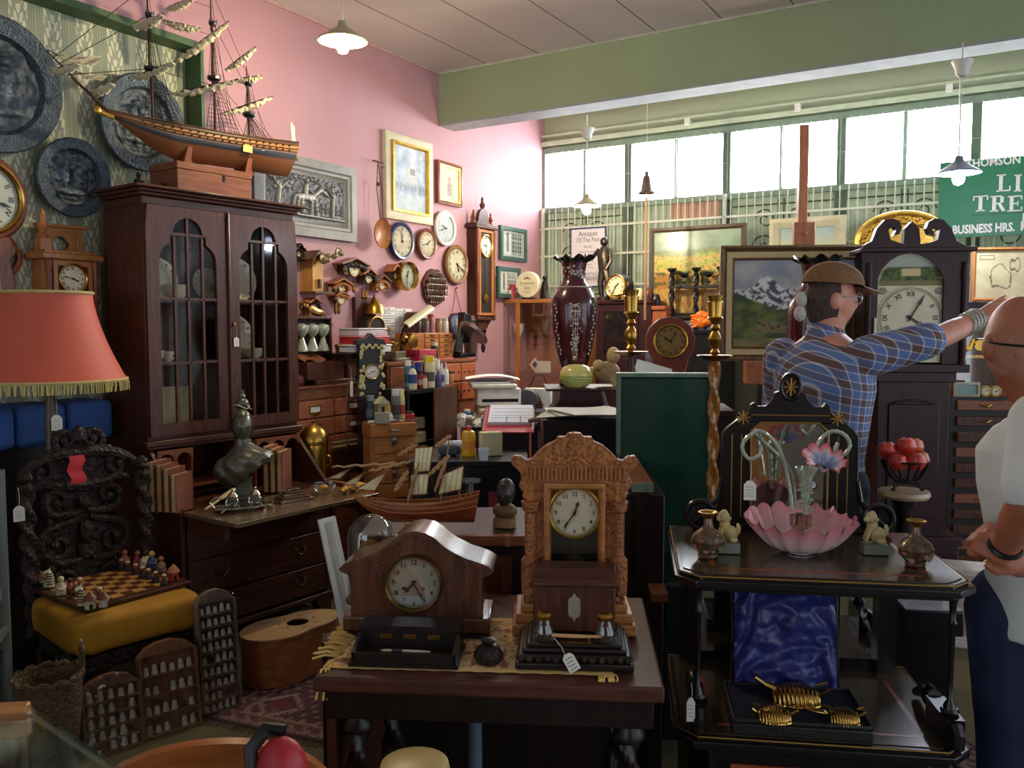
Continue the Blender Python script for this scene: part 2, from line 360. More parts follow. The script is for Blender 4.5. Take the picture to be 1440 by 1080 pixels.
# boarded ceiling: boards run parallel to the pink wall
def boards():
    m,nt,b=newmat('painted_ceiling_boards'); tc=nd(nt,'ShaderNodeTexCoord'); sx=nd(nt,'ShaderNodeSeparateXYZ'); nt.links.new(tc.outputs['Object'],sx.inputs[0])
    a=nd(nt,'ShaderNodeMath',operation='DIVIDE'); a.inputs[1].default_value=.42; nt.links.new(sx.outputs[1],a.inputs[0]); f=nd(nt,'ShaderNodeMath',operation='FRACT'); nt.links.new(a.outputs[0],f.inputs[0])
    l=nd(nt,'ShaderNodeMath',operation='LESS_THAN'); l.inputs[1].default_value=.02; nt.links.new(f.outputs[0],l.inputs[0])
    n2=nd(nt,'ShaderNodeTexNoise'); n2.inputs['Scale'].default_value=2; nt.links.new(tc.outputs['Object'],n2.inputs['Vector'])
    r=nd(nt,'ShaderNodeValToRGB'); r.color_ramp.elements[0].color=rgb(200,188,186); r.color_ramp.elements[1].color=rgb(218,206,204); nt.links.new(n2.outputs['Fac'],r.inputs['Fac'])
    x=nd(nt,'ShaderNodeMix',data_type='RGBA'); x.inputs[7].default_value=rgb(96,78,76); nt.links.new(l.outputs[0],x.inputs[0]); nt.links.new(r.outputs['Color'],x.inputs[6]); nt.links.new(x.outputs[2],b.inputs['Base Color']); b.inputs['Roughness'].default_value=.6
    return m
m=M(); m.box(-6,4.6,-8,.2,CE,CE+.1); stobj('ceiling',m,boards(),FW)
# beam across the room
FBM=Fr(FW.w(2.73,0,0)[:2],-31.3)
m=M(); m.box(0,7.5,0,.19,2.972,CE); m.box(0,7.5,-.003,.193,2.96,2.975,1); o=stobj('beam',m,[GRN,pl('grey_white_soffit',(164,168,170),.6)],FBM)
m=M(); m.box(.0,7.5,-.012,-.0,CE-.015,CE); stobj('trim_3',m,pl('pale_trim',(190,196,176)),FBM)
m=M(); m.box(.66,2.73,-.012,0,CE-.015,CE); stobj('trim_4',m,pl('pinkish_trim',(196,160,156)),FW)
# ---- high windows
GRF=pl('grey_green_frame',(120,138,122),.5); PANE=emis('daylit_window_pane',(246,249,255),20.0)
pp=[(771,820,825,879),(892,949,953,1015),(1031,1096,1101,1173),(1193,1267,1275,1363),(1379,1440,1448,1520)]
edge=[FB.uv(q,260)[0] for q in (765,885,1023,1183,1371,1535)]
for i,q in enumerate(pp):
    m=M(); x0,x1=edge[i],edge[i+1]
    m.box(x0,x1,-.03,.1,3.02,3.07); m.box(x0,x1,-.05,.1,2.50,2.545)
    for a in (x0,x1): m.box(a-.03,a+.03,-.035,.1,2.545,3.02)
    xs=[FB.uv(p,260)[0] for p in q]; m.box((xs[1]+xs[2])/2-.014,(xs[1]+xs[2])/2+.014,-.012,.08,2.545,3.02)
    o=stobj('window_%d'%(i+1),m,GRF,FB)
    for a,b in ((x0+.03,(xs[1]+xs[2])/2-.014),((xs[1]+xs[2])/2+.014,x1-.03)):
        m=M(); m.box(a,b,.05,.06,2.545,3.02); P('pane',m,PANE,o)
# lower lights: whitewashed ribbed glass with ironwork behind, closed by a white grille
LOWP=pl('whitewashed_ribbed_glass',(150,162,138),.5,0,.2,9,emit=.2)
PKP=pl('faded_pink_panel',(170,128,108),.6,0,.1,9,emit=.1)
for i in range(5):
    m=M(); x0,x1=edge[i],edge[i+1]; n=int((x1-x0)/.02)
    m.grid(n*2,1,lambda u,v:(x0+.04+(x1-x0-.08)*u,-.012-.004*math.sin(u*n*PI),1.35+1.15*v))
    o=stobj('window_%d'%(i+6),m,LOWP,FB)
    m=M()
    for a in (x0,x1): m.box(a-.04,a+.04,-.03,.0,1.3,2.5)
    P('window_frame',m,GRF,o)
    if i!=1:
        m=M(); c=(x0+x1)/2
        for sx in (-1,1):
            for zc,rr in ((2.33,.085),(2.12,.1),(1.85,.12)):
                m.tube([(c+sx*(.12+(rr*(1-k/26))*math.cos(k*.42)),-.022,zc+(rr*(1-k/26))*math.sin(k*.42)) for k in range(22)],.006,5)
            m.tube([(c+sx*.02,-.022,1.4),(c+sx*.02,-.022,2.48)],.006,5)
        m.tube([(x0+.05,-.022,2.44),(x1-.05,-.022,2.44)],.006,5); P('ironwork',m,pl('dark_ironwork',(72,80,66),.6),o)
    else:
        a,b=FB.uv(943,300)[0],FB.uv(1012,300)[0]; m=M(); m.box(a,b,-.022,-.014,2.36,2.5); P('panel',m,PKP,o)
m=M(); x=.03; xe=FB.uv(1520,300)[0]
while x<xe: m.tube([(x,-.075,1.3),(x,-.075,2.53)],.0048,6); x+=.062
for z in (2.36,2.12,1.86): m.box(.0,xe,-.085,-.07,z-.009,z+.009)
for q in (769,1023,1371): a=FB.uv(q,300)[0]; m.box(a-.012,a+.012,-.085,-.055,1.3,2.54)
o=P('security_grille',m,pl('white_grille_paint',(206,208,192),.5)); o.location=(FB.o[0],FB.o[1],0); o.rotation_euler=(0,0,R_(FB.deg)); tag(o,'white painted bar grille closing the lower back windows','grille')
m=M(); x=.05
while x<xe: m.tube([(x,-.04,2.56),(x,-.04,3.03)],.002,5); x+=.07
m.tube([(.0,-.04,2.78),(xe,-.04,2.78)],.002,5)
o=P('wire_guard',m,pl('pale_wire',(200,204,200),.5)); o.location=(FB.o[0],FB.o[1],0); o.rotation_euler=(0,0,R_(FB.deg)); tag(o,'fine wire guard over the bright upper back windows','window guard')
# lintel rail and pipe
m=M(); m.box(-.0,xe,-.06,0,3.085,3.12); m.tube([(0,-.05,3.17),(xe,-.05,3.17)],.012,8); stobj('trim_5',m,pl('pale_green_rail',(186,196,170),.5),FB)
for i,(px,py) in enumerate(((967,172),(1122,152),(1335,125))):
    a,z=FB.uv(px,py,-.05); o=T('wall_sensor','small white box fixed above the back windows, '+('nearest the pink wall','middle one of three','nearest the green shop sign')[i],'sensor',FB.w(a,0,z-.03),FB.deg,'white boxes above the windows')
    m=M(); m.box(-.022,.022,-.07,0,0,.06); m.box(-.012,.012,-.075,-.07,.01,.03); P('housing',m,WHT,o,bevel=.006)
# ================= pendants
def pendant(px,py,Y,r,label,c,strength,cup=None,inside=None):
    p=at(px,py,Y); o=T('pendant_lamp',label,'pendant lamp',p,0,'enamel shade pendant lamps')
    m=M(); m.lathe([(r,0),(r*.98,.006),(r*.62,r*.28),(r*.3,r*.5),(r*.2,r*.62),(r*.17,r*.78),(r*.1,r*.82),(r*.1,r*.75),(r*.27,r*.46),(r*.6,r*.24),(r*.95,.0)],28,cap=False); P('lamp_shade',m,[inside or pl('cream_enamel_shade',(196,184,140),.35)],o)
    m=M(); m.lathe([(.012,.05),(.014,.02),(.028,-.005),(.031,-.03),(.022,-.052),(.004,-.06)],16); P('bulb',m,emis('lit_bulb_%d'%px,c,strength),o)
    m=M(); m.tube([(0,0,r*.8),(0,0,CE-.003-p.z if cup is None else cup-p.z)],.0035,6); P('cord',m,WHT,o)
    if cup is not None:
        m=M(); m.lathe([(.014,cup-p.z-.17),(.03,cup-p.z-.16),(.034,cup-p.z-.13),(.05,cup-p.z-.1),(.052,cup-p.z-.09),(.0,cup-p.z-.09)],16,cap=False); P('ceiling_rose',m,WHT,o)
    li=bpy.data.lights.new('bulb_light','POINT'); li.energy=strength*.5; li.color=[x for x in rgb(*c)[:3]]; li.shadow_soft_size=.03; lo=bpy.data.objects.new('bulb_light',li); COL.objects.link(lo); lo.location=(0,0,-.07); lo.parent=o
    return o
pendant(482,58,4.2,.118,'lit pendant lamp hanging before the upper pink wall',(255,238,195),60)
pendant(825,290,6.0,.1,'lit pendant lamp hanging over the poster by the back windows',(255,238,200),80,cup=2.96)
pendant(1348,244,4.5,.11,'lit pendant lamp in front of the green shop sign',(225,235,255),60,cup=2.96,inside=pl('blue_white_enamel',(120,140,160),.35))
# ================= wallpaper wall: plates and clocks
NP=Fr(FW.w(0,.12,0)[:2],58.7)    # face of the wallpaper
PEW=vcol('pewter_relief',.5,metal=.3,bump=.2)
def plate(px,py,r,label,seed,tilt=6):
    x,z=NP.uv(px,py,-.05); o=T('pewter_plate',label,'wall plate',NP.w(x,-.012,z-r),NP.deg,'embossed pewter wall plates')
    o.rotation_euler=(R_(tilt),0,R_(NP.deg))
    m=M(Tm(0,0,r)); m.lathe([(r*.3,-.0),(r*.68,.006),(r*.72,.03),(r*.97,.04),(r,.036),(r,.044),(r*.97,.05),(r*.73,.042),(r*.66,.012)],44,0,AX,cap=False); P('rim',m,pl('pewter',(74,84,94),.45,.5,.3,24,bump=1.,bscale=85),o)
    R2=r*.71
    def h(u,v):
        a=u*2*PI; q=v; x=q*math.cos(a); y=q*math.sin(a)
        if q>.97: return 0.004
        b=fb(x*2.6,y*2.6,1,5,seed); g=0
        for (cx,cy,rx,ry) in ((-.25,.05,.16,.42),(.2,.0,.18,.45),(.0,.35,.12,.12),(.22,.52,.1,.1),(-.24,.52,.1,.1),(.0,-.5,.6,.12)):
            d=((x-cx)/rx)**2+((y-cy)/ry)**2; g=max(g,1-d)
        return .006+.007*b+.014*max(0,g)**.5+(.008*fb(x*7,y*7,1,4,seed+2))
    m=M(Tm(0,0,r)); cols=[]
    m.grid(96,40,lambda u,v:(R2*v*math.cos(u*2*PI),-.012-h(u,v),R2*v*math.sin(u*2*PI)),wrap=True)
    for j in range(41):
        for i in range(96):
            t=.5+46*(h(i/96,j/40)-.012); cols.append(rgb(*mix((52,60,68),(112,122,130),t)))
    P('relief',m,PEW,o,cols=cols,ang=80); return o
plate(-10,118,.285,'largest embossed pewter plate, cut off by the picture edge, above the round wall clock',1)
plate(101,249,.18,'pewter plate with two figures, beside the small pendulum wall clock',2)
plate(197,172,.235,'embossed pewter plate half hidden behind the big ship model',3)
# drop-dial clock
x,z=NP.uv(-14,262,-.1); o=T('drop_dial_clock','round drop-dial wall clock with carved ears at the edge beside the lampshade','wall clock',NP.w(x,-.002,z-.56),NP.deg)
m=M(Tm(0,0,.52)); m.lathe([(.0,0),(.19,0),(.195,.03),(.175,.055),(.15,.05),(.148,.03)],36,0,AX); P('case',m,WMD,o)
dial(o,.145,(8,18),True,face=pl('pale_dial',(214,216,196),.5),T0=Tm(0,-.052,.52),num=1.)
m=M(); m.prism([(-.1,.36),(.1,.36),(.13,.3),(.1,.26),(.12,.16),(.09,.06),(.03,.0),(-.03,.0),(-.09,.06),(-.12,.16),(-.1,.26),(-.13,.3)],-.05,0); P('trunk',m,WMD,o,bevel=.006)
m=M(); m.box(-.05,.05,-.054,-.049,.08,.24); P('glass',m,GLS,o)
m=M()
for sx in(-1,1): m.tube([(sx*(.1+.05*math.sin(k*.55)),-.03,.36-.03*k) for k in range(10)],.013,6)
P('carved_ear',m,WMD,o)
# small vienna clock
def viennoise(o,w,h,z0,dr,hm,wd_,face,dz,fin=True,pend=True,d=.13):
    """hooded pendulum clock: w wide, trunk from z0 to h"""
    m=M()
    m.box(-w*.4,w*.4,-d,0,z0,h); P('case',m,wd_,o,bevel=.003)
    m=M(); m.box(-w*.53,w*.53,-d-.025,0,h,h+.025); m.box(-w*.48,w*.48,-d-.015,0,h+.025,h+.04); P('cornice',m,wd_,o,bevel=.004)
    m=M(); m.box(-w*.46,w*.46,-d-.012,0,z0-.025,z0); m.prism([(-w*.4,z0-.025),(w*.4,z0-.025),(w*.2,z0-.085),(0,z0-.12),(-w*.2,z0-.085)],-d*.8,0); P('plinth',m,wd_,o,bevel=.003)
    m=M(); m.box(-w*.3,w*.3,-d-.002,-d+.001,z0+.03,h-.02); P('door_panel',m,pl('dark_clock_interior',(34,26,26),.5),o)
    m=M(); m.rings((-w*.34,w*.34,z0+.015,h-.008),[(0,-d),(0,-d-.014),(.02,-d-.014),(.02,-d)]); P('door_frame',m,WLT,o)
    for sx in (-1,1):
        m=M(Tm(sx*w*.4,-d-.008,0)); hh=h-z0
        m.lathe([(.011,z0+.0),(.017,z0+.02),(.009,z0+.04),(.013,z0+.08),(.011,z0+hh*.45),(.017,z0+hh*.5),(.01,z0+hh*.55),(.013,z0+hh*.9),(.018,z0+hh*.96),(.012,h)],12); P('column',m,WMD,o)
    dial(o,dr,hm,True,face=face,T0=Tm(0,-d-.006,dz),bd=.012,bw=.14)
    if pend:
        m=M(Tm(0,-d-.006,z0+(h-z0)*.14+.05)); m.lathe([(.0,0),(.034,0),(.036,.004),(.0,.007)],22,0,AX); m.box(-.003,.003,-.003,0,.03,dz-dr-(z0+(h-z0)*.14+.05)); P('pendulum',m,BRS,o)
    m=M(); 
    for sx in ((-1,1) if fin else ()): m.lathe([(.018,h+.04),(.02,h+.052),(.008,h+.062),(.02,h+.085),(.012,h+.105),(.006,h+.115),(.01,h+.125),(.003,h+.14)],12,0,Tm(sx*w*.42,-d*.7,0))
    if fin: P('finial',m,WMD,o)
    return d
q=NP.uv(66,455,-.13); o=T('vienna_clock','small pendulum wall clock with turned side columns on the wallpaper beside the bookcase','wall clock',NP.w(NP.uv(112,420,-.13)[0]-.035,-.002,NP.uv(112,520,-.13)[1]),NP.deg)
zt=NP.uv(112,366,-.15)[1]-o.location.z; w=.27
viennoise(o,w,zt,.12,.062,(3,47),WLT,CRM,zt-.085,fin=False)
m=M(); m.prism([(-.1,zt+.04),(-.02,zt+.04),(-.05,zt+.075),(-.015,zt+.11),(.015,zt+.11),(.05,zt+.075),(.02,zt+.04),(.1,zt+.04),(.1,zt+.15),(-.1,zt+.15)],-.05,-.03)
m.box(-.11,.13,-.06,-.02,zt+.15,zt+.165); m.box(.075,.105,-.06,-.02,zt+.04,zt+.15); P('gallery',m,WLX,o,bevel=.003)
m=M(Tm(-.11,-.1,zt+.04)); m.box(-.024,.024,-.024,.024,0,.05); m.lathe([(.024,.05),(.03,.062),(.012,.075),(.024,.1),(.026,.112),(.01,.125),(.016,.15),(.012,.165),(.004,.18)],14); P('finial',m,WLT,o)
# ================= bureau bookcase
BD=o=T('bureau_bookcase','tall dark bureau bookcase with glazed doors and open writing flap beside the lamp','bookcase',(-1.652,3.85,0),53.7)
m=M(); b=.85;
# frame: local x 0..b, front of the upper case at y=0, chest front at y=-.24
m.box(0,.018,0,.33,.98,2.05); m.box(b-.018,b,0,.33,.98,2.05); m.box(.018,b-.018,.315,.33,.98,2.05); m.box(.018,b-.018,0,.315,.98,1.0); m.box(.018,b-.018,0,.315,2.03,2.05)
P('upper_case',m,WD,o,bevel=.002)
for zz in (1.335,1.63): m=M(); m.box(.018,b-.018,.05,.315,zz-.014,zz); P('shelf',m,WD,o)
m=M()
for k,(e,z0,z1) in enumerate(((0,2.05,2.09),(.018,2.09,2.105),(.03,2.105,2.12),(.05,2.12,2.135))): m.box(-e,b+e,-e,.33,z0,z1)
P('cornice',m,WDX,o,bevel=.006)
m=M(); m.box(-.02,b+.02,-.022,.33,.955,.98); m.box(-.012,b+.012,-.012,.33,.94,.955); P('waist_moulding',m,WDX,o,bevel=.004)
# glazed doors
def arched(w,z0,z1,n=10):   # glazed opening: stepped shoulders under a round head
    r=w*.26; c=w/2; s=z1-r
    pts=[(0,z0),(w,z0),(w,s-.13)]
    pts+=[(w-.045+.045*math.cos(t),s-.13+.075*math.sin(t)) for t in [PI/2*k/4 for k in range(1,4)]]
    pts+=[(w-.055,s-.04),(w-.055,s-.0),(c+r,s)]
    pts+=[(c+r*math.cos(PI*k/n),s+r*math.sin(PI*k/n)) for k in range(1,n)]
    pts+=[(c-r,s)]+[(w-x,z) for x,z in reversed(pts[2:len(pts)-n+1-1])]
    return pts
def door_mesh(x0,x1,z0,z1,st,y0,y1):
    """a board with an arched opening: strips between outline and rectangle"""
    w=x1-x0-2*st; op=[(x0+st+x,z) for x,z in arched(w,z0+st*.9,z1-.045)]
    m=M(); n=len(op); cx=(x0+x1)/2; cz=(z0+z1)/2
    # project opening vertices to the rectangle border
    def out(p,i):
        x,z=p
        if i==0: return (x0,z0)
        if i==1: return (x1,z0)
        if z<z1-.33: return (x1 if x>cx else x0,z)
        t=(x-(x0+st))/w
        if t>.93: return (x1,z if z<z1-.22 else z1-.1)
        if t<.07: return (x0,z if z<z1-.22 else z1-.1)
        return (x0+(x1-x0)*((t-.07)/.86),z1)
    ou=[out(p,i) for i,p in enumerate(op)]
    v=[(p[0],y0,p[1]) for p in op]+[(p[0],y0,p[1]) for p in ou]+[(p[0],y1,p[1]) for p in op]+[(p[0],y1,p[1]) for p in ou]
    f=[]
    for i in range(n):
        j=(i+1)%n
        f+=[(n+i,n+j,j,i),(2*n+i,2*n+j,3*n+j,3*n+i),(i,j,2*n+j,2*n+i),(n+j,n+i,3*n+i,3*n+j)]
    m.add(v,f); return m,op
for k,(x0,x1) in enumerate(((.002,.424),(.428,b-.002))):
    m,op=door_mesh(x0,x1,1.0,2.05,.062,-.022,0); d=P('door',m,WD,o)
    m=M(); w=x1-x0-.124; a=x0+.062; tb=1.045; top=2.005
    for t in (.27,.5,.76):
        x=a+w*t; m.box(x-.006,x+.006,-.018,-.004,tb,top if t==.5 else top-(.09 if t in(.27,.76) else .1))
    for zz in (1.335,1.63): m.box(a,a+w,-.018,-.004,zz-.006,zz+.006)
    m.box(a+.055,a+w-.055,-.018,-.004,top-w*.26-.006,top-w*.26+.006)
    P('glazing_bars',m,WD,d)
    m=M(); m.add([(x,-.008,z) for x,z in op],[tuple(range(len(op)))]); P('pane',m,thin('old_cabinet_glass',(.96,.97,.97),.012,.05),d)
m=M(); m.tube([(.426,-.03,1.0),(.426,-.03,2.05)],.007,8); P('astragal',m,WD,o)
m=M(); m.tube([(.445,-.032,1.5),(.445,-.032,1.525)],.008,8); m.ball((.445,-.036,1.51),.008); k=P('door_knob',m,BRD,o)
price_tag(o,(.452,-.04,1.52),L=.07,w=.03,h=.045)
# desk part
m=M(); s=[(.0,.94),(-.24,.70),(-.24,.12),(.33,.12),(.33,.94)]
for x0 in (0,b-.02): m.add([(x,y,z) for x in (x0,x0+.02) for y,z in s],[(0,1,2,3,4),(9,8,7,6,5),(0,5,6,1),(1,6,7,2),(2,7,8,3),(3,8,9,4),(4,9,5,0)])
m.box(.02,b-.02,.31,.33,.12,.94); m.box(.02,b-.02,-.235,.31,.66,.68); m.box(.02,b-.02,-.2,.31,.12,.14); m.box(.02,b-.02,-.225,-.2,.14,.66)
P('desk_case',m,WD,o,bevel=.002)
m=M(); m.box(-.008,b+.008,-.25,.33,.1,.125); P('plinth',m,WDX,o,bevel=.004)
for x0 in (0,b-.1):
    for y0 in (-.25,.24):
        m=M(); m.prism([(x0,0),(x0+.05,0),(x0+.1,.1),(x0,.1)] if x0==0 else [(x0+.1,0),(x0+.1,.1),(x0,.1),(x0+.05,0)],y0,y0+.06); P('bracket_foot',m,WD,o)
for i,(z0,z1) in enumerate(((.46,.64),(.29,.45),(.14,.28))):
    m=M(); m.box(.03,b-.03,-.245,-.215,z0,z1); d=P('drawer',m,WDX,o,bevel=.003)
    for x in (.2,b-.2):
        m=M(); z=(z0+z1)/2+.02; m.ball((x-.028,-.25,z),.008); m.ball((x+.028,-.25,z),.008); m.tube([(x-.028+.056*k/8,-.262,z-.028*math.sin(PI*k/8)) for k in range(9)],.003,6); P('drop_handle',m,BRD,d)
# open fall flap resting on lopers
fz=.685; m=M(); m.box(.012,b-.012,-.62,-.24,fz-.02,fz); P('writing_flap',m,wood('worn_flap_wood',(84,62,44),(116,92,66),axis='x',rough=.25,coat=.5),o,bevel=.003)
for x in (.03,b-.05): m=M(); m.box(x,x+.02,-.52,-.2,fz-.09,fz-.0205); P('loper',m,WD,o)
# pigeonholes
m=M(); m.box(.02,b-.02,.12,.31,.68,.69); 
for x in (.11,.2,.56,.65,.74): m.box(x-.004,x+.004,-.03,.3,.69,.93)
m.box(.2,.56,.0,.3,.74,.75); P('pigeonholes',m,WMD,o)
m=M()
for x0,x1,n in ((.02,.2,2),(.56,b-.02,3)):
    st=(x1-x0)/n
    for k in range(n):
        a=x0+st*k; o_=[(a,.935),(a,.885)]+[(a+st*.5-st*.4*math.cos(PI*j/8),.888+.03*math.sin(PI*j/8)) for j in range(9)]+[(a+st,.885),(a+st,.935)]
        m.prism(o_,-.04,-.03)
P('arcade',m,WMX,o)
# things in and on the bureau
FDk=Fr((-1.652,3.85),53.7)
def bd(x,y,z): return FDk.w(x,y,z+.0015)
def china_plate(x,z,r,label,c=(214,200,170),y=.17):
    o=T('china_plate',label,'plate',bd(x,y,z),53.7-0,'china in the glazed bookcase'); o.rotation_euler=(R_(-12),0,R_(53.7))
    m=M(Tm(0,0,r)); m.lathe([(0,0),(r*.6,0),(r*.68,.008),(r,.02),(r,.024),(r*.66,.013),(r*.58,.004),(0,.004)],36,0,AX); P('dish',m,pl('ivory_china',c,.25,0,.08,coat=.5),o)
    m=M(Tm(0,0,r))
    for k in range(14):
        a=k*2*PI/14; m.ball((r*.83*math.cos(a),-.021,r*.83*math.sin(a)),(r*.07,.002,r*.06),0,6)
    P('sprig_border',m,pl('china_sprig',(160,124,84),.4),o)
china_plate(.175,1.63,.10,'ivory plate standing behind the left glazed door, top shelf')
china_plate(.50,1.63,.085,'ivory plate behind the right glazed door, top shelf',y=.26)
china_plate(.62,1.63,.115,'floral plate, second on the top shelf behind the right glazed door',(210,202,180))
china_plate(.60,1.335,.115,'flowered plate on the middle shelf behind the right glazed door',(216,204,176))
def bowl_cup(x,y,z,r,h,label,name,c=(220,206,176),handle=True,gr='china in the glazed bookcase'):
    o=T(name,label,name.split('_')[-1],bd(x,y,z),53.7,gr); m=M(); m.lathe([(r*.5,0),(r*.55,.004),(r*.8,h*.4),(r,h),(r*.96,h),(r*.76,h*.42),(r*.4,.008)],24); P('bowl',m,pl('ivory_china',c,.25,coat=.5),o)
    if handle: m=M(); m.tube([(r*.85+.02*math.sin(PI*k/8),0,h*.25+h*.6*k/8) for k in range(9)],.0035,6); P('handle',m,MT['ivory_china'],o)
    return o
bowl_cup(.1,.1,1.335,.05,.055,'ivory cup on the middle shelf behind the left glazed door','tea_cup')
bowl_cup(.155,.08,1.335,.03,.05,'small narrow cup on a dish behind the left glazed door','tea_cup')
bowl_cup(.655,.1,1.335,.055,.055,'wide patterned bowl in front of the flowered plate','china_bowl',handle=True)
bowl_cup(.24,.12,1.63,.06,.07,'folded-rim ivory bowl on the top shelf behind the left glazed door','china_bowl',handle=False)
o=T('china_mantel_clock','small china clock on the top shelf behind the left glazed door','clock',bd(.07,.09,1.63),53.7); m=M(); m.prism([(-.04,0),(.04,0),(.035,.05),(.045,.1),(.03,.15),(0,.17),(-.03,.15),(-.045,.1),(-.035,.05)],-.03,.03); P('case',m,pl('ivory_china',(220,206,176)),o,bevel=.006); dial(o,.028,(5,50),True,T0=Tm(0,-.032,.1),bd=.008)
o=T('paper_bundle','three pale folded papers standing behind the left glazed door, bottom shelf','papers',bd(.23,.2,1.008),53.7)
for i in range(3): m=M(Tm(rx=-6)); x=-.1+.085*i; m.grid(4,8,lambda u,v:(x+.078*u,.02*i-.006*math.sin(u*3),.2*v)); P('sheet',m,pl('old_paper',(196,178,130),.8),o)
# bust
def hdp(r,z,u,v,k=1.):
    a=u*2*PI; p=PI*v; x=math.sin(p)*math.sin(a); y=-math.sin(p)*math.cos(a); zz=-math.cos(p); fx=max(0,-y)
    nose=.24*math.exp(-((x/.16)**2)-((zz+.1)/.2)**2)*(fx>.3); brow=.06*math.exp(-((zz-.12)/.1)**2)*fx; ey=-.10*math.exp(-((abs(x)-.32)/.13)**2-((zz-.0)/.1)**2)*fx
    lip=.07*math.exp(-(x/.22)**2-((zz+.45)/.07)**2)*fx; chin=.12*math.exp(-(x/.25)**2-((zz+.78)/.15)**2)*fx
    s=(1+nose+brow+ey+lip+chin)*k; jw=1-.22*max(0,-zz)
    return (r*.76*x*jw*(1+brow)*k,r*.95*y*s,z+r*1.22*zz*k)
def bust_head(m,r,z): return m.grid(36,30,lambda u,v:hdp(r,z,u,v),wrap=True)
def scalp(m,r,u0,u1,v0,v1,k): return m.grid(26,14,lambda u,v:hdp(r,0,u0+(u1-u0)*u,v0+(v1-v0)*v,k+.006*math.sin(u*70)*math.sin(v*9)))
o=T('bronze_bust','dark bronze bust of a woman with piled-up hair standing on the bureau flap','bust',bd(.36,-.2,fz),53.7-36); BRZ=pl('greenish_bronze',(98,96,82),.34,.45,.3,bump=.2)
m=M(); m.box(-.07,.07,-.06,.06,0,.02); m.lathe([(.07,.02),(.06,.04),(.05,.07),(.055,.1)],4,0,Tm(rz=45)); P('socle',m,BRZ,o,bevel=.003)
m=M()
def torso(u,v):
    a=u*2*PI; k=v; w=[.05,.1,.145,.155,.13,.075,.042,.038][min(7,int(k*7))]; i=min(6,int(k*7)); W_=[.05,.095,.13,.135,.118,.07,.04,.036]; D_=[.04,.07,.085,.085,.075,.055,.04,.036]; f=k*7-i
    w=W_[i]+(W_[i+1]-W_[i])*f; d=D_[i]+(D_[i+1]-D_[i])*f
    fold=.006*math.sin(a*9+k*12)*(1 if k<.65 else 0)
    return ((w+fold)*math.sin(a),-(d+fold)*math.cos(a)-.01,.09+.2*k+.05*math.sin(a)*(1-k))
m.grid(48,28,torso,wrap=True); P('torso',m,BRZ,o)
m=M(Tm(0,-.01,.345,rx=4)); bust_head(m,.062,0); P('head',m,BRZ,o)
m=M(Tm(0,-.01,.345,rx=4)); scalp(m,.062,.2,.8,.28,1,1.07); scalp(m,.062,0,1,.76,1,1.09); m.T=Matrix(); m.ball((0,.02,.45),(.032,.032,.03)); m.ball((0,.02,.483),(.018,.018,.017)); m.lathe([(.012,.49),(.012,.515),(.009,.516)],10,0,Tm(0,.02,0)); P('hair',m,BRZ,o)
m=M(); m.tube([(.034*math.cos(k*.5),.02+.034*math.sin(k*.5),.438+.01*math.sin(k)) for k in range(14)],.002,5); m.tube([(.02,-.0,.45),(.035,-.01,.43),(.045,-.02,.425)],.0015,4); P('string_tie',m,STR,o)
# books
BKM=pl('tan_leather_binding',(122,66,44),.5,0,.15,30); BKP=pl('page_edges',(206,176,120),.8)
def book(x,y,z,w,d,h,label,rz=0,group='leather books on the bureau',mat=None):
    o=T('leather_book',label,'book',bd(x,y,z),53.7+rz,group)
    m=M(); t=.004; m.box(-w/2,-w/2+t,-d,0,0,h); m.box(w/2-t,w/2,-d,0,0,h); m.box(-w/2,w/2,-.004,0,0,h); P('cover',m,mat or BKM,o)
    m=M(); m.box(-w/2+t,w/2-t,-d+.006,-.004,.004,h-.004); P('pages',m,BKP,o); return o
for i,(x,y,w,h,l) in enumerate(((.035,-.1,.03,.17,'shortest front leather book of the left stack on the bureau'),(.065,-.07,.03,.195,'second leather book of the left stack on the bureau'),(.1,-.055,.03,.21,'third leather book of the left stack on the bureau'),(.135,-.045,.03,.225,'tallest rear leather book of the left stack on the bureau'))): book(.085-.0145*i,-.185+.031*i,fz,w,.13,h,l,-65)
for i,(x,y,l) in enumerate(((.60,-.1,'nearest leather book right of the bust on the bureau'),(.635,-.09,'middle leather book right of the bust on the bureau'),(.668,-.08,'farthest leather book right of the bust on the bureau'))): book(.62+.018*i,-.11-.029*i,fz,.028,.14,.23-.012*i,l,-58)
# inkstand
o=T('silver_inkstand','silver inkstand with two lidded glass wells on the bureau flap','inkstand',bd(.2,-.42,fz),53.7-20)
m=M(); m.slab([(.13*math.cos(a)*(1+.07*math.sin(8*a)),.065*math.sin(a)*(1+.07*math.sin(8*a))) for a in [2*PI*k/48 for k in range(48)]],.018,.024); 
for sx in (-1,1):
    for sy in (-1,1): m.tube([(sx*.09,sy*.04,.02),(sx*.11,sy*.05,.012),(sx*.115,sy*.055,.0065)],.006,6)
P('tray',m,SIL,o)
for sx in (-.05,.05):
    m=M(Tm(sx,0,.024)); m.lathe([(.03,0),(.034,.006),(.028,.03),(.02,.038)],14); w_=P('ink_well',m,GLC,o); m=M(Tm(sx,0,.062)); m.lathe([(.023,0),(.024,.005),(.012,.02),(.004,.026),(.007,.032),(.003,.037)],14); P('lid',m,SIL,w_)
m=M(); m.tube([(-.13,0,.024),(-.15,0,.05),(-.12,0,.07),(-.1,.0,.06)],.004,6); P('pen_rest',m,SIL,o)
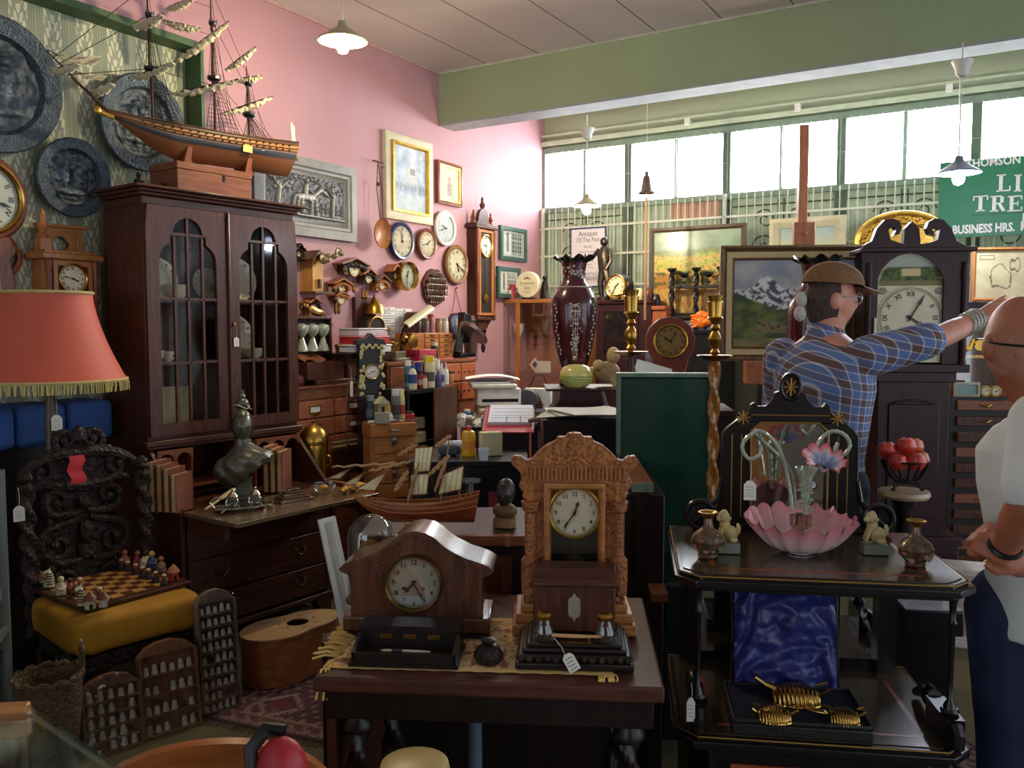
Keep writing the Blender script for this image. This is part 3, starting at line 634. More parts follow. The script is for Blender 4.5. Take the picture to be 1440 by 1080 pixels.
o=T('letter_knife','pale ivory letter knife leaning on the left book stack','letter knife',bd(.14,-.3,fz+.012),53.7); m=M(Tm(ry=-24)); m.slab([(-.06,-.006),(.02,-.008),(.03,-.016),(.1,-.018),(.115,0),(.1,.018),(.03,.016),(.02,.008),(-.06,.006)],.0,.006); P('blade',m,pl('ivory_bone',(222,208,160),.4),o,bevel=.002)
o.location.z=fz+.03
o=T('stepped_box','striped silver stepped pyramid box on the bureau flap','trinket box',bd(.47,-.42,fz),53.7-10)
m=M()
for k in range(5): s=1-.17*k; m.box(-.085*s,.085*s,-.05*s,.05*s,.011*k,.011*(k+1),k%2)
P('body',m,[SIL,pl('walnut_stripe',(96,60,40),.4)],o,bevel=.001); m=M(); m.box(-.02,.02,-.012,.012,.055,.062); P('handle',m,SIL,o)
o=T('cut_glass_dish','cut glass dish at the right end of the bureau flap','glass dish',bd(.66,-.42,fz),53.7); m=M(); m.lathe([(.03,0),(.035,.008),(.055,.03),(.06,.05),(.056,.05),(.05,.032),(.028,.012)],16,wob=lambda a,z:1+.06*math.cos(8*a)); P('bowl',m,GLC,o)
m=M(); m.ball((.0,0,.03),(.025,.02,.016)); P('amber_bead',m,pl('amber',(186,132,52),.2),o)
o=T('brass_crocodile','long brass lizard-shaped ornament on the bureau flap end','ornament',bd(.78,-.5,fz+.007),53.7+12); m=M(); m.tube([(-.1,0,.014),(-.06,.004,.02),(0,0,.022),(.05,-.004,.02),(.1,0,.012),(.14,.012,.006)],[.01,.018,.022,.019,.01,.003],10,sq=.8)
for sx in (-.04,.05):
    for sy in (-1,1): m.tube([(sx,sy*.015,.015),(sx+.015,sy*.034,.01),(sx+.02,sy*.04,.0)],.006,6)
P('body',m,pl('brass_scales',(170,128,58),.35,1,.3,40,bump=.8,bscale=180),o)
# on top of the bookcase
o=T('wooden_box','plain reddish wooden box on top of the bookcase under the ship model','box',bd(.44,.13,2.135),53.7); m=M(); m.box(-.25,.16,-.115,.115,.001,.10); P('body',m,WMX,o,bevel=.003); m=M(); m.box(-.252,.162,-.117,.117,.101,.135); P('lid',m,WMX,o,bevel=.003); m=M(); m.box(-.006,.006,-.119,-.115,.07,.1); P('escutcheon',m,IRN,o)
for x,l in ((.06,'small black turned finial at the left end of the bookcase top'),(.2,'small black turned finial just left of the box on the bookcase top')): o=T('turned_finial',l,'finial',bd(x,.12,2.135),53.7,'finials on the bookcase'); m=M(); m.lathe([(.02,0),(.022,.006),(.008,.012),(.024,.03),(.018,.04),(.006,.045),(.012,.06),(.004,.075)],12); P('body',m,BLK,o)
# ================= the big three-masted ship
SH=Fr(bd(.44,.13,0)[:2],53.7-4)
def ribbon(m,pts,w,t=.0,mi=0):
    pass
def hull(L,beam,depth,sheer,nu=40,nv=10):
    """x from bow (-L/2) to stern; fn(u,v) v=0 keel .. 1 rail, on one side"""
    def sec(u):
        b=beam/2*min(1,(math.sin(PI*min(.5,u*.92+.04))**.8))*(1 if u<.7 else 1-.35*((u-.7)/.3)**1.5)
        if u<.25: b*=(u/.25)**.45 if u>0 else 0.02
        return b
    def fn(u,v,side):
        b=sec(u); x=-L/2+L*u+ (-.10*L*(v)*(1-u)**4)+.05*L*v*u**5
        z=v*depth+sheer*((2*u-.9)**2)*v+(1-v)*depth*.75*max(0,1-u/.28)**1.4; w=b*(math.sin(PI/2*min(1,v*1.35))**.75)*(1-.12*max(0,v-.6))
        return (x,side*w,z)
    return fn
def rat(m,A0,B0,A1,B1,n,r):
    for k in range(1,n):
        t=k/n; p=Vector(A0).lerp(Vector(A1),t); q=Vector(B0).lerp(Vector(B1),t); m.tube([p,q],r,3)
p=SH.w(0,0,2.27)
o=T('ship_model','large three-masted wooden warship model on the box atop the bookcase','model ship',p,SH.deg)
# scale so that the hull spans from pixel 168 to 405
BRZ=MT['dark_bronze']; L=SH.uv(404,240)[0]-SH.uv(172,190)[0]; ox=(SH.uv(404,240)[0]+SH.uv(172,190)[0])/2; o.location=SH.w(ox,0,2.27+.0)
TILT=0
fn=hull(L,.15,.155,.025); z0=.03
HULLC=vcol('ship_hull_paint',.4,coat=.2)
m=M(); cols=[]
for side in (-1,1):
    m.grid(44,16,lambda u,v:(lambda q:(q[0],q[1],q[2]+z0))(fn(u,v,side)))
    for j in range(17):
        for i in range(45):
            v=j/16; c=(112,66,36) if v<.5 else (22,22,28) if v<.68 else (166,112,58) if v<.76 else (40,32,28) if v<.8 else (168,116,62) if v<.9 else (66,44,30)
            cols.append(rgb(*c))
P('hull',m,HULLC,o,cols=cols,ang=50)
m=M(); m.grid(30,2,lambda u,v:(lambda a:(a[0],a[1]*(2*v-1),a[2]+z0-.012))(fn(u,.9,1))); P('deck',m,wood('ship_deck',(126,92,56),(158,120,78),axis='x'),o)
a=fn(1,.3,1); b=fn(1,1,1); m=M(); m.add([(a[0],-a[1],a[2]+z0),(a[0],a[1],a[2]+z0),(b[0],b[1],b[2]+z0),(b[0],-b[1],b[2]+z0)],[(0,1,2,3),(3,2,1,0)]); 
for k in range(5):
    for zz in (.5,.8): y=-.03+.015*k; m.box(b[0]-.006,b[0]+.008,y-.004,y+.004,b[2]*zz+z0,b[2]*zz+z0+.012)
P('stern_gallery',m,pl('stern_gilding',(168,122,62),.45,.3,.3),o)
m=M()
for row,v in ((0,.72),(1,.86)):
    for k in range(20):
        u=.14+.8*k/19
        for s in (-1,1): q=fn(u,v,s); m.tube([(q[0],q[1]*.96,q[2]+z0),(q[0],q[1]+s*.013,q[2]+z0)],.0035,6)
P('cannons',m,BLK,o)
m=M()
for v in (.7,.78,.9,1.):
    for s in (-1,1): m.tube([(lambda q:(q[0],q[1]+s*.002,q[2]+z0))(fn(k/30,v,s)) for k in range(31)],.003,5)
P('wales',m,wood('ship_rail',(88,56,34),(120,80,48)),o)
bow=Vector(fn(0,1,1)); bow.y=0; bow.z+=z0
m=M(); m.ball((bow.x-.02,0,bow.z-.012),(.02,.014,.022)); m.tube([(bow.x+.05,0,bow.z-.03),(bow.x+.01,0,bow.z-.022),(bow.x-.03,0,bow.z-.012)],[.012,.01,.006],8); P('figurehead',m,GLD,o)
# masts: stepped lower mast, topmast, tops
mx=[SH.uv(q,150)[0]-ox for q in (214,302,350)]; mh=[.72,.78,.46]
def zof(u): return fn(u,.9,1)[2]+z0
RG=pl('rigging_line',(44,36,30),.8); SAILF=pl('furled_canvas',(206,194,162),.8,0,.18,40,bump=.5,bscale=90)
rg=M(); rl=M()
for i in range(3):
    x,h=mx[i],mh[i]; b0=.1; m=M(); 
    m.tube([(x,0,b0),(x,0,b0+h*.5)],[.008,.006],8); m.tube([(x-.008,0,b0+h*.42),(x-.006,0,b0+h*.8)],[.006,.0045],8); m.tube([(x-.012,0,b0+h*.75),(x-.01,0,b0+h)],[.004,.002],8)
    k=P('mast',m,wood('mast_wood',(52,36,28),(80,56,40)),o)
    m=M()
    for f,w_ in ((.44,.032),(.78,.02)): m.lathe([(w_*.7,b0+h*f),(w_,b0+h*f+.008),(w_*1.05,b0+h*f+.02),(w_*.9,b0+h*f+.02),(w_*.6,b0+h*f+.006)],10,0,Tm(x,0,0)); [m.tube([(x+w_*math.cos(a),w_*math.sin(a),b0+h*f+.018),(x+w_*math.cos(a),w_*math.sin(a),b0+h*f+.03)],.0018,4) for a in [q*PI/3 for q in range(6)]]
    P('mast_top',m,BLK,k)
    for s in (-1,1):
        wd0=.07 if i<2 else .05; zc=fn(.5,.95,1)[2]+z0+.0; n=5
        ends=[]
        for q in range(n):
            xx=x-.015+.03*q; rg.tube([(xx,s*wd0,zc-.01),(x,s*.01,b0+h*.46)],.0017,4); ends.append(xx)
        rat(rl,(ends[0],s*wd0,zc),(ends[-1],s*wd0,zc),(x,s*.01,b0+h*.46),(x,s*.01,b0+h*.46),14,.0014)
        for q in range(3): rg.tube([(x-.012+.012*q,s*.028,b0+h*.46),(x-.006,0,b0+h*.8)],.0015,3)
        rat(rl,(x-.012,s*.028,b0+h*.46),(x+.012,s*.028,b0+h*.46),(x-.006,0,b0+h*.8),(x-.006,0,b0+h*.8),8,.0012)
        rg.tube([(x+.05,s*.07,zc),(x-.01,0,b0+h*.98)],.0014,3); rg.tube([(x+.08,s*.07,zc),(x-.008,0,b0+h*.8)],.0014,3)
for i in range(3):
    x,h=mx[i],mh[i]
    for f in (.46,.8,.99):
        if i<2: rg.tube([(x,0,.1+h*f),(mx[i+1],0,.1+mh[i+1]*f*.9)],.0015,3)
        if i==0: rg.tube([(x,0,.1+h*f),(bow.x-.09*(1+f*1.3),0,bow.z+.07*(1+f*1.4))],.0017,4)
    rg.tube([(x,0,.1+h*.5),(x+.17,0,zof(.95))],.0014,3)
# bowsprit
b1=Vector((bow.x-.23,0,bow.z+.20)); m=M(); m.tube([bow+Vector((.03,0,-.01)),bow.lerp(b1,.55)],[.009,.006],8); m.tube([bow.lerp(b1,.45)+Vector((0,0,.008)),b1],[.005,.003],8); P('bowsprit',m,MT['mast_wood'],o)
P('rigging',rg,RG,o); P('ratlines',rl,RG,o)
# yards, braced round so that they slant across the picture, with furled sails
def yard(c,half,ang,slope,r=.005,sail=True,th=.013):
    d=Vector((math.cos(R_(ang))*math.cos(R_(slope)),math.sin(R_(ang))*math.cos(R_(slope)),math.sin(R_(slope))))
    a=c-d*half; b=c+d*half; m=M(); m.tube([a,c,b],[.002,r,.002],6); y=P('yard',m,BLK,o)
    if sail:
        m=M(); n=22; pts=[];rr=[]
        for k in range(n+1):
            t=k/n; pts.append(a.lerp(b,.04+.92*t)+Vector((0,-.008,-.008-.006*math.sin(k*1.7)))); rr.append(th*(.5+.5*math.sin(PI*t))*(1+.22*math.sin(k*2.4))+.002)
        m.tube(pts,rr,8); P('furled_sail',m,SAILF,y)
    return a,b
V=Vector
def sp(px,py,dy): x_,z_=SH.uv(px,py,dy); return V((x_-ox,dy,z_-2.27))
def ypx(a,b,th=.013,dy=.13,sail=True):
    a=sp(a[0],a[1],dy); b=sp(b[0],b[1],-dy); c=a.lerp(b,.5); d=b-a
    m=M(); m.tube([a,c,b],[.002,.005,.002],6); y=P('yard',m,BLK,o)
    if sail:
        m=M(); n=24; pts=[];rr=[]
        for k in range(n+1): t=k/n; pts.append(a.lerp(b,.04+.9*t)+V((0,-.008,-.006-.006*math.sin(k*1.7)-.012*math.sin(PI*t)))); rr.append(th*(.55+.45*math.sin(PI*t))*(1+.25*math.sin(k*2.4))+.002)
        m.tube(pts,rr,8); P('furled_sail',m,SAILF,y)
ypx((181,110),(247,86),.013); ypx((188,38),(230,19),.016); ypx((232,12),(272,-4),.012)
ypx((246,86),(322,29),.015); ypx((228,28),(282,40),.014,.05); ypx((234,133),(334,112),.013); ypx((330,112),(368,106),.012,.06)
ypx((316,98),(360,65),.012,.09); ypx((310,160),(384,135),.010,.05); ypx((121,131),(160,116),.015,.1); ypx((68,99),(112,88),.013,.1)
# loose staysails hanging in folds over the bowsprit
for k,(t0,t1) in enumerate(((.75,.4),(1.,.55))):
    a=bow.lerp(b1,t0); b=V((mx[0],0,.1+.62*(.42+.18*k))); c2=bow.lerp(b1,t1*.6)
    m=M()
    def fs(u,v): q=a.lerp(b,.02+.5*u); r_=a.lerp(c2,u*.9); e=q.lerp(r_,v*.35); return (e.x,e.y+.012*math.sin(u*14+v*5),e.z-.016*math.sin(PI*u))
    m.grid(18,5,fs); P('staysail',m,SAILF,o)
m=M(); m.grid(5,8,lambda u,v:(L*.5+.03+.025*u,.005*math.sin(v*6),.33-.11*v-.03*u)); P('ensign',m,pl('cream_cloth',(226,218,188),.8),o)
m=M(); q=fn(.67,.62,-1); m.box(q[0]-.026,q[0]+.026,q[1]-.008,q[1]-.0065,q[2]+z0-.022,q[2]+z0+.014); P('price_note',m,pl('yellow_note',(216,206,110),.7),o)
m=M()
for x in (-L*.17,L*.2): m.prism([(x-.028,0),(x+.028,0),(x+.012,.03),(x+.02,.09),(x+.004,.1),(x-.01,.07),(x-.02,.03)],-.055,-.03); m.box(x-.012,x+.012,-.05,.06,0,.037); m.prism([(x-.028,0),(x+.028,0),(x+.012,.03),(x+.02,.09),(x+.004,.1),(x-.01,.07),(x-.02,.03)],.035,.06)
P('cradle',m,WMD,o)
# ================= left foreground
def rug(name,label,corner,ang,Lx,Ly,base,seed,fringe=True,z=.001):
    o=T(name,label,'rug',(corner[0],corner[1],z),ang)
    def f(u,v):
        x,y=u*Lx,v*Ly; d=min(x,y,Lx-x,Ly-y); q=int(x/.02)+int(y/.02)
        if d<.02: return mix(base,(60,30,34),.4)
        if d<.035: return (120,98,92)
        if d<.085: return (128,104,96) if (int((x+y)/.022)%3==0 and d<.07) else mix(base,(110,50,54),.6)
        if d<.1: return (124,102,94)
        cx=abs((x*2.3)%.9-.45); cy=abs((y*2.3)%.9-.45); r=cx+cy; n=fb(x,y,18,3,seed)
        if .2<r<.26: return (132,108,98)
        if r<.12: return (104,34,44)
        k=math.sin(int(x/.011)*1.1)*math.cos(int(y/.011)*.9)
        return (126,100,92) if k>.5+.4*n else (84,40,46) if k<-.55 else mix(base,(66,38,44),.5)
    m=M(); nu,nv=int(Lx/.011),int(Ly/.011); m.grid(nu,nv,lambda u,v:(u*Lx,v*Ly,.007+.0008*math.sin(u*90)*math.sin(v*70)))
    m.box(0,Lx,0,Ly,0,.0065)
    cols=[rgb(*f(i/nu,j/nv)) for j in range(nv+1) for i in range(nu+1)]+[rgb(60,34,36)]*8
    P('pile',m,vcol('rug_wool',.95,bump=.4),o,cols=cols)
    if fringe:
        m=M(); x=0
        while x<Lx:
            for y,s in ((0,-1),(Ly,1)): a=random.uniform(-.008,.008); m.tube([(x,y,.005),(x+a*.4,y+s*.02,.004),(x+a,y+s*.04,.002)],.0022,3)
            x+=.012
        P('fringe',m,pl('rug_fringe',(150,122,104),.9),o)
    return o
ra=math.degrees(math.atan2(.655,.256)); rug('patterned_rug','maroon patterned rug on the carpet beside the guitar-shaped box',(-1.171,3.175),ra-90,0.72,.95,(70,36,42),1).location.z=.001
rug('patterned_rug','maroon rug with a pale stitched edge beside the standing man in jeans',(1.56,2.55),10,.16,.85,(74,30,40),2)
# standard lamp
lp=at(70,540,3.52); o=T('standard_lamp','standard lamp with large coral shade and gold fringe behind the carved chair','lamp',(lp.x,lp.y,0))
def lathe_wave(z,r0,r1,t): return r0+(r1-r0)*(t**1.6)
CORAL=pl('coral_silk',(196,84,62),.6,0,.06,5)
m=M(); prof=[]
for k in range(15): t=k/14; prof.append((.170+(.290-.170)*(t**1.55),1.640-.357*t))
m.lathe(prof,56,0,cap=False,wob=lambda a,z:1+.012*abs(math.cos(6*a))*(1.7-z)); s_=P('lamp_shade',m,CORAL,o)
m=M(); 
for zz,rr in ((1.640,.172),(1.283,.293)): m.tube([(rr*math.cos(2*PI*k/56),rr*math.sin(2*PI*k/56),zz) for k in range(56)],.007,6,closed=True)
P('braid',m,pl('gold_braid',(196,174,110),.8,bump=.6,bscale=200),s_)
m=M()
for k in range(260):
    a=2*PI*k/260; q=random.uniform(-.006,.006); m.tube([(.293*math.cos(a),.293*math.sin(a),1.286),(.296*math.cos(a)+q,.296*math.sin(a),1.268),(.295*math.cos(a)+q,.295*math.sin(a)+q,1.238)],.0026,4)
P('fringe',m,pl('gold_fringe',(204,182,112),.85),s_)
m=M(); m.lathe([(.12,.0),(.13,.02),(.11,.05),(.05,.07),(.03,.1),(.022,.2),(.028,.3),(.02,.35),(.03,.6),(.024,.75),(.034,.8),(.022,.84),(.026,1.1),(.018,1.2),(.012,1.3)],18); P('stem',m,wood('antique_gilt_wood',(60,48,30),(104,84,52)),o)
m=M(); m.lathe([(.018,1.3),(.02,1.36),(.012,1.37)],12); m.ball((0,0,1.43),(.03,.03,.045)); P('bulb',m,WHT,o)
price_tag(o,(.04,-.03,1.2),L=.06,w=.045,h=.065)
# carved chair
cF=atz(108,880,.44); CH=o=T('carved_chair','carved dark oak chair with mustard velvet seat and barley-twist posts','chair',(cF.x,cF.y,0),47.5)
CW,CDp=.46,.43
m=M()
def cush(u,v):
    a=u*2*PI; e=.22; cx=math.copysign(abs(math.cos(a))**e,math.cos(a)); cy=math.copysign(abs(math.sin(a))**e,math.sin(a))
    p=v*PI; sr=max(0,math.sin(p))**.25; zz=-math.copysign(abs(math.cos(p))**.45,math.cos(p))
    return (CW/2+(CW/2+.02)*cx*sr,CDp/2+(CDp/2+.02)*cy*sr,.385+.075*zz+.004*math.sin(a*11)*sr*(zz<.5))
m.grid(72,22,cush,wrap=True); P('seat_cushion',m,pl('mustard_velvet',(176,124,22),.85,0,.16,9,bump=.25,bscale=20),o)
m=M(); m.box(.01,CW-.01,.01,CDp-.01,.25,.308); P('seat_rail',m,WCB,o,bevel=.004)
def twist(m,x,y,z0,z1,r,pitch=.09,tilt=0):
    n=int((z1-z0)/.006)
    def f(u,v):
        z=z0+(z1-z0)*v; a=u*2*PI; q=r*(1+.34*math.sin(2*(a)+2*PI*z/pitch*1.)) ; return (x+q*math.cos(a),y+q*math.sin(a)+tilt*(z-z0),z)
    m.grid(16,max(8,n),f,wrap=True)
for i,(x,y,h) in enumerate(((.03,.03,.25),(CW-.03,.03,.25),(.03,CDp-.03,.25),(CW-.03,CDp-.03,.25))):
    m=M(); twist(m,x,y,.06,.22,.026); m.box(x-.028,x+.028,y-.028,y+.028,.21,.25); m.box(x-.028,x+.028,y-.028,y+.028,.03,.07); m.lathe([(.02,0),(.03,.012),(.03,.022),(.018,.03)],12,0,Tm(x,y,0)); P('leg',m,WCB,o)
m=M(); twist(m,0,0,0,CW-.06,.018); k=P('stretcher',m,WCB,o); k.matrix_local=Tm(.03,.03,.1,ry=90)
yb=CDp-.01
for x in (.0,CW): m=M(); twist(m,x,yb,.3,.86,.026,tilt=.1); m.lathe([(.03,.86),(.034,.875),(.018,.89),(.03,.91),(.02,.94),(.005,.95)],12,0,Tm(x,yb+.056,0)); P('back_post',m,WCB,o)
def scroll(m,cx,cz,r,a0,turns,th,dirn=1,y=0,tail=None,n=26):
    pts=[];rr=[]
    for k in range(n+1):
        t=k/n; q=r*(1-.82*t); a=R_(a0)+dirn*turns*2*PI*t; pts.append((cx+q*math.cos(a),y,cz+q*math.sin(a))); rr.append(th*(1-.45*t))
    if tail: pts=[(p_[0],y,p_[1]) for p_ in tail]+pts; rr=[th*.8]*len(tail)+rr
    m.tube(pts,rr,8); m.ball(pts[-1],th*1.1,0,8)
m=M(Tm(CW/2,yb+.02,0,rx=-5.7))
for s in (-1,1):
    scroll(m,s*.11,.62,.075,90 if s>0 else 90,1.2,.019,-s,tail=[(s*.02,.72),(s*.05,.71)])
    scroll(m,s*.085,.47,.08,200 if s>0 else -20,1.15,.02,s,tail=[(s*.02,.36),(s*.07,.36)])
    scroll(m,s*.10,.80,.06,-90,1.1,.018,s,tail=[(s*.0,.75),(s*.04,.742)])
    scroll(m,s*.05,1.04,.05,-60 if s>0 else 240,1.2,.017,s,tail=[(s*.13,.95),(s*.12,1.0)])
    scroll(m,s*.15,.92,.06,0 if s>0 else 180,1.1,.017,s)
    m.tube([(s*.02,0,.55),(s*.1,0,.545),(s*.19,0,.60)],[.014,.02,.012],8); m.tube([(s*.19,0,.86),(s*.15,0,.88),(s*.1,0,.86),(s*.0,0,.85)],[.014,.022,.022,.026],8)
    for k in range(4): m.ball((s*(.03+.035*k),-.0,.40-.0*k+.02*math.sin(k)),(.022,.016,.03),0,8)
m.lathe([(.0,-.012),(.03,-.014),(.04,.0),(.03,.014)],16,0,Tm(0,0,.585)@AX); m.ball((0,-.012,.66),(.03,.02,.05)); m.ball((0,-.012,.42),(.032,.02,.045)); m.ball((0,-.01,.78),(.03,.02,.03)); m.ball((0,-.005,1.06),(.03,.018,.04))
m.prism([(-.12,.33),(.12,.33),(.16,.45),(.09,.56),(.13,.66),(.07,.76),(.1,.86),(.17,.93),(.09,1.0),(.05,1.05),(-.05,1.05),(-.09,1.0),(-.17,.93),(-.1,.86),(-.07,.76),(-.13,.66),(-.09,.56),(-.16,.45)],.008,.022)
P('carved_back',m,WCB,o)
m=M(Tm(CW/2,yb+.02,0,rx=-5.7)); m.tube([(-.22,0,.93),(-.15,0,.97),(-.07,0,.99),(0,0,.985),(.07,0,.99),(.15,0,.97),(.22,0,.93)],[.018,.024,.026,.028,.026,.024,.018],10); P('crest_rail',m,WCB,o)
m=M(Tm(CW/2-.03,yb-.0,0,rx=-5.7)); m.grid(3,6,lambda u,v:(-.03+.06*u+.008*math.sin(v*9),-.016-.004*math.sin(v*11),.865+.115*v)); P('red_label',m,pl('red_label',(206,40,52),.6),o)
price_tag(o,(-.045,yb-.01,.89),L=.07,w=.04,h=.06)
# chess board and pieces
c4=[atz(*p,.476) for p in ((40,820),(118,862),(265,822),(183,784))]; cc=sum(c4,Vector())/4+Vector((.022,-.026,0)); bang=math.degrees(math.atan2(c4[2].y-c4[1].y,c4[2].x-c4[1].x)); bs=.43
o=T('chess_board','wooden chess board resting on the mustard chair seat','chess board',(cc.x,cc.y,.4655),bang)
m=M(); m.box(-bs/2,bs/2,-bs/2,bs/2,0,.014); P('frame',m,WDX,o,bevel=.003)
m=M(); q=bs*.84/8
for i in range(8):
    for j in range(8): x=-4*q+i*q; y=-4*q+j*q; m.box(x,x+q,y,y+q,.0135,.0148,(i+j)%2)
P('squares',m,[pl('light_square',(190,140,76),.4),pl('dark_square',(92,52,34),.4)],o)
zt=.4655+.0158
def body(c): return pl('piece_%d_%d_%d'%c,c,.5,0,.2,60)
def piece(kind,px,py,label,c1,c2,grp,s=1.):
    s*=1.35
    p=atz(px,py,zt); o=T('chess_piece',label,'chess piece',p,bang+random.uniform(-40,40),grp)
    if kind=='hut':
        m=M(); m.lathe([(.011*s,0),(.012*s,.002),(.011*s,.022*s)],14); P('body',m,body(c1),o)
        m=M(); m.lathe([(.016*s,.021*s),(.012*s,.028*s),(.004*s,.036*s),(.002*s,.039*s)],14); P('roof',m,body(c2),o)
        m=M(); m.box(-.003*s,.003*s,-.0125*s,-.009*s,.002,.013*s); P('doorway',m,BLK,o)
    elif kind=='horse':
        m=M(); m.lathe([(.011*s,0),(.012*s,.003),(.009*s,.006)],14); P('base',m,BLK,o)
        m=M(); m.tube([(0,0,.005),(.001,0,.02*s),(0,-.0,.032*s),(-.004*s,0,.04*s),(-.012*s,0,.037*s)],[.009*s,.008*s,.0065*s,.006*s,.0035*s],10); m.ball((.0,0,.046*s),(.0018,.0018,.004)); P('head',m,body(c1),o)
        m=M()
        for k in range(5): z=.01*s+.006*s*k; m.lathe([(.0093*s-.0006*k,z),(.0093*s-.0006*k,z+.002*s)],10)
        P('stripe',m,body(c2),o)
    elif kind=='figure':
        m=M(); m.lathe([(.011*s,0),(.0125*s,.004),(.012*s,.012*s),(.008*s,.024*s),(.004*s,.028*s)],14); P('body',m,body(c1),o)
        m=M(); m.ball((0,0,.034*s),.007*s,0,10); P('head',m,body(c2),o)
        m=M(); m.tube([(-.01*s,-.004,.02*s),(-.006,-.011*s,.013*s),(.004,-.012*s,.013*s),(.01*s,-.004,.02*s)],.003*s,6); P('arm',m,body(c1),o)
    else:
        m=M(); m.lathe([(.009*s,0),(.010*s,.003),(.0085*s,.01*s),(.004*s,.016*s)],12); P('body',m,body(c1),o)
        m=M(); m.ball((0,0,.02*s),.0072*s,0,10); P('head',m,body(c2),o)
        m=M(); m.ball((0,0,.0245*s),(.0062*s,.0062*s,.004*s),0,10); P('cap',m,body((206,192,160)),o)
G1='pale chess pieces by the near left edge of the board'; G2='dark chess pieces at the far right edge of the board'
iv=(222,210,170); br=(110,64,40); dk=(46,28,26); te=(176,112,70)
for k,px,py,l,a,b,s in (('hut',58,826,'pale hut chess piece at the far left corner of the board',(196,180,140),br,1.25),('horse',71,827,'striped horse chess piece beside the corner hut',iv,dk,1.25),('figure',86,836,'largest plain ivory figure on the chess board',iv,iv,1.3),('figure',98,834,'dark-haired chess figure right of the ivory figure',(150,64,50),dk,1.1),('figure',106,838,'small brown chess figure behind the second striped horse',br,te,1.),('horse',115,853,'striped horse chess piece near the front corner of the board',iv,dk,1.3),('hut',127,856,'pale hut chess piece with dark door near the front corner',(206,196,160),br,1.2),('hut',146,853,'hut chess piece with a white base farthest along the front edge',(196,186,170),br,1.05),('pawn',112,828,'brown pawn behind the first striped horse row',br,te,1.2),('pawn',140,842,'brown pawn behind the last front hut',br,te,1.2)): piece(k,px,py,l,a,b,G1,s)
for k,px,py,l,a,b,s in (('figure',176,797,'bulky tan elephant-like chess piece in the far rank',te,te,1.35),('figure',194,797,'red and white chess figure in the far rank next to the tan one',(150,60,54),te,1.3),('figure',205,798,'black and white chess figure in the middle of the far rank',iv,dk,1.35),('figure',214,800,'yellow-hatted chess figure in the far rank',(60,70,110),(200,160,80),1.4),('figure',227,804,'grey-brown chess figure in the far rank near the red hut',(140,110,90),te,1.2),('hut',244,816,'red hut chess piece at the right corner of the board',(190,50,44),te,1.25)): piece(k,px,py,l,a,b,G2,s)
for i,(px,py) in enumerate(((161,796),(171,800),(180,803),(191,807),(200,811),(209,814),(219,818),(231,822))): piece('pawn',px,py,'dark round-headed pawn, %s from the chair back in its rank'%('first','second','third','fourth','fifth','sixth','seventh','eighth')[i],dk,(120,70,44),G2,1.15)
# wrapped thimble racks leaning at the chair
FILM=thin('cling_film',(.97,.97,.98),.15,.12)
def rack(px,py,w,h,d,label,cols_,rows,rz,tint,lean=8,z=.002):
    p=atz(px,py,z); o=T('thimble_rack',label,'thimble rack',p,rz,'film-wrapped thimble racks'); o.rotation_euler=(R_(-lean),0,R_(rz))
    wm=wood('rack_wood_%d'%rows,tuple(int(x*.7) for x in tint),tint)
    m=M(); m.box(-w/2,w/2,d-.008,d,0,h); m.prism([(-w/2,h),(w/2,h),(w*.34,h+.03),(w*.1,h+.045),(-w*.15,h+.042),(-w*.36,h+.028)],d*.3,d)
    for s in (-1,1): m.box(s*w/2-(.006 if s>0 else 0),s*w/2+(0 if s>0 else .006),0,d,0,h)
    m.box(-w/2,w/2,0,d,0,.008); P('case',m,wm,o)
    rh=h/rows; cwid=(w-.02)/cols_
    for r in range(1,rows): m=M(); m.box(-w/2+.006,w/2-.006,.006,d-.008,r*rh-.003,r*rh+.003); P('shelf',m,wm,o)
    th=None; k=0
    for r in range(rows):
        for c in range(cols_):
            if random.random()<.1: continue
            x=-w/2+.01+cwid*(c+.5); zz=r*rh+(.0085 if r==0 else .0035)
            if th is None:
                m=M(); s=min(rh*.74,cwid*1.02); m.lathe([(s*.36,0),(s*.4,s*.1),(s*.3,s*.5),(s*.27,s*.85),(s*.16,s),(0,s*1.02)],10,cap=False); th=P('thimble',m,pl('porcelain_thimble',(204,192,172),.3,0,.25,30),o); t=th
            else: t=th.copy(); COL.objects.link(t); t.parent=o
            t.location=(x,d*.45,zz); t.scale=(1,1,random.uniform(.8,1.1))
    m=M(); e=.004
    def skin(u,v): 
        x=-w/2-e+(w+2*e)*u; zz=-.001+(h+.05)*v; lim=(h+.05-(abs(x)/(w/2))**2*.04); return (x,-e-.005*abs(fb(x*30,zz*18,1,4,rows))-.0012*math.sin(x*90+zz*64),min(zz,lim))
    m.grid(26,34,skin); P('film_wrap',m,FILM,o)
    return o
rack(163,1057,.195,.225,.045,'lowest film-wrapped thimble rack at the left in front of the chair',5,5,40,(150,106,80))
rack(245,1029,.21,.29,.05,'middle film-wrapped thimble rack tilted on the carpet',6,4,40,(164,112,80))
rack(314,1001,.155,.43,.05,'tallest narrow film-wrapped thimble rack beside the guitar-shaped box',5,9,42,(140,116,100),5)
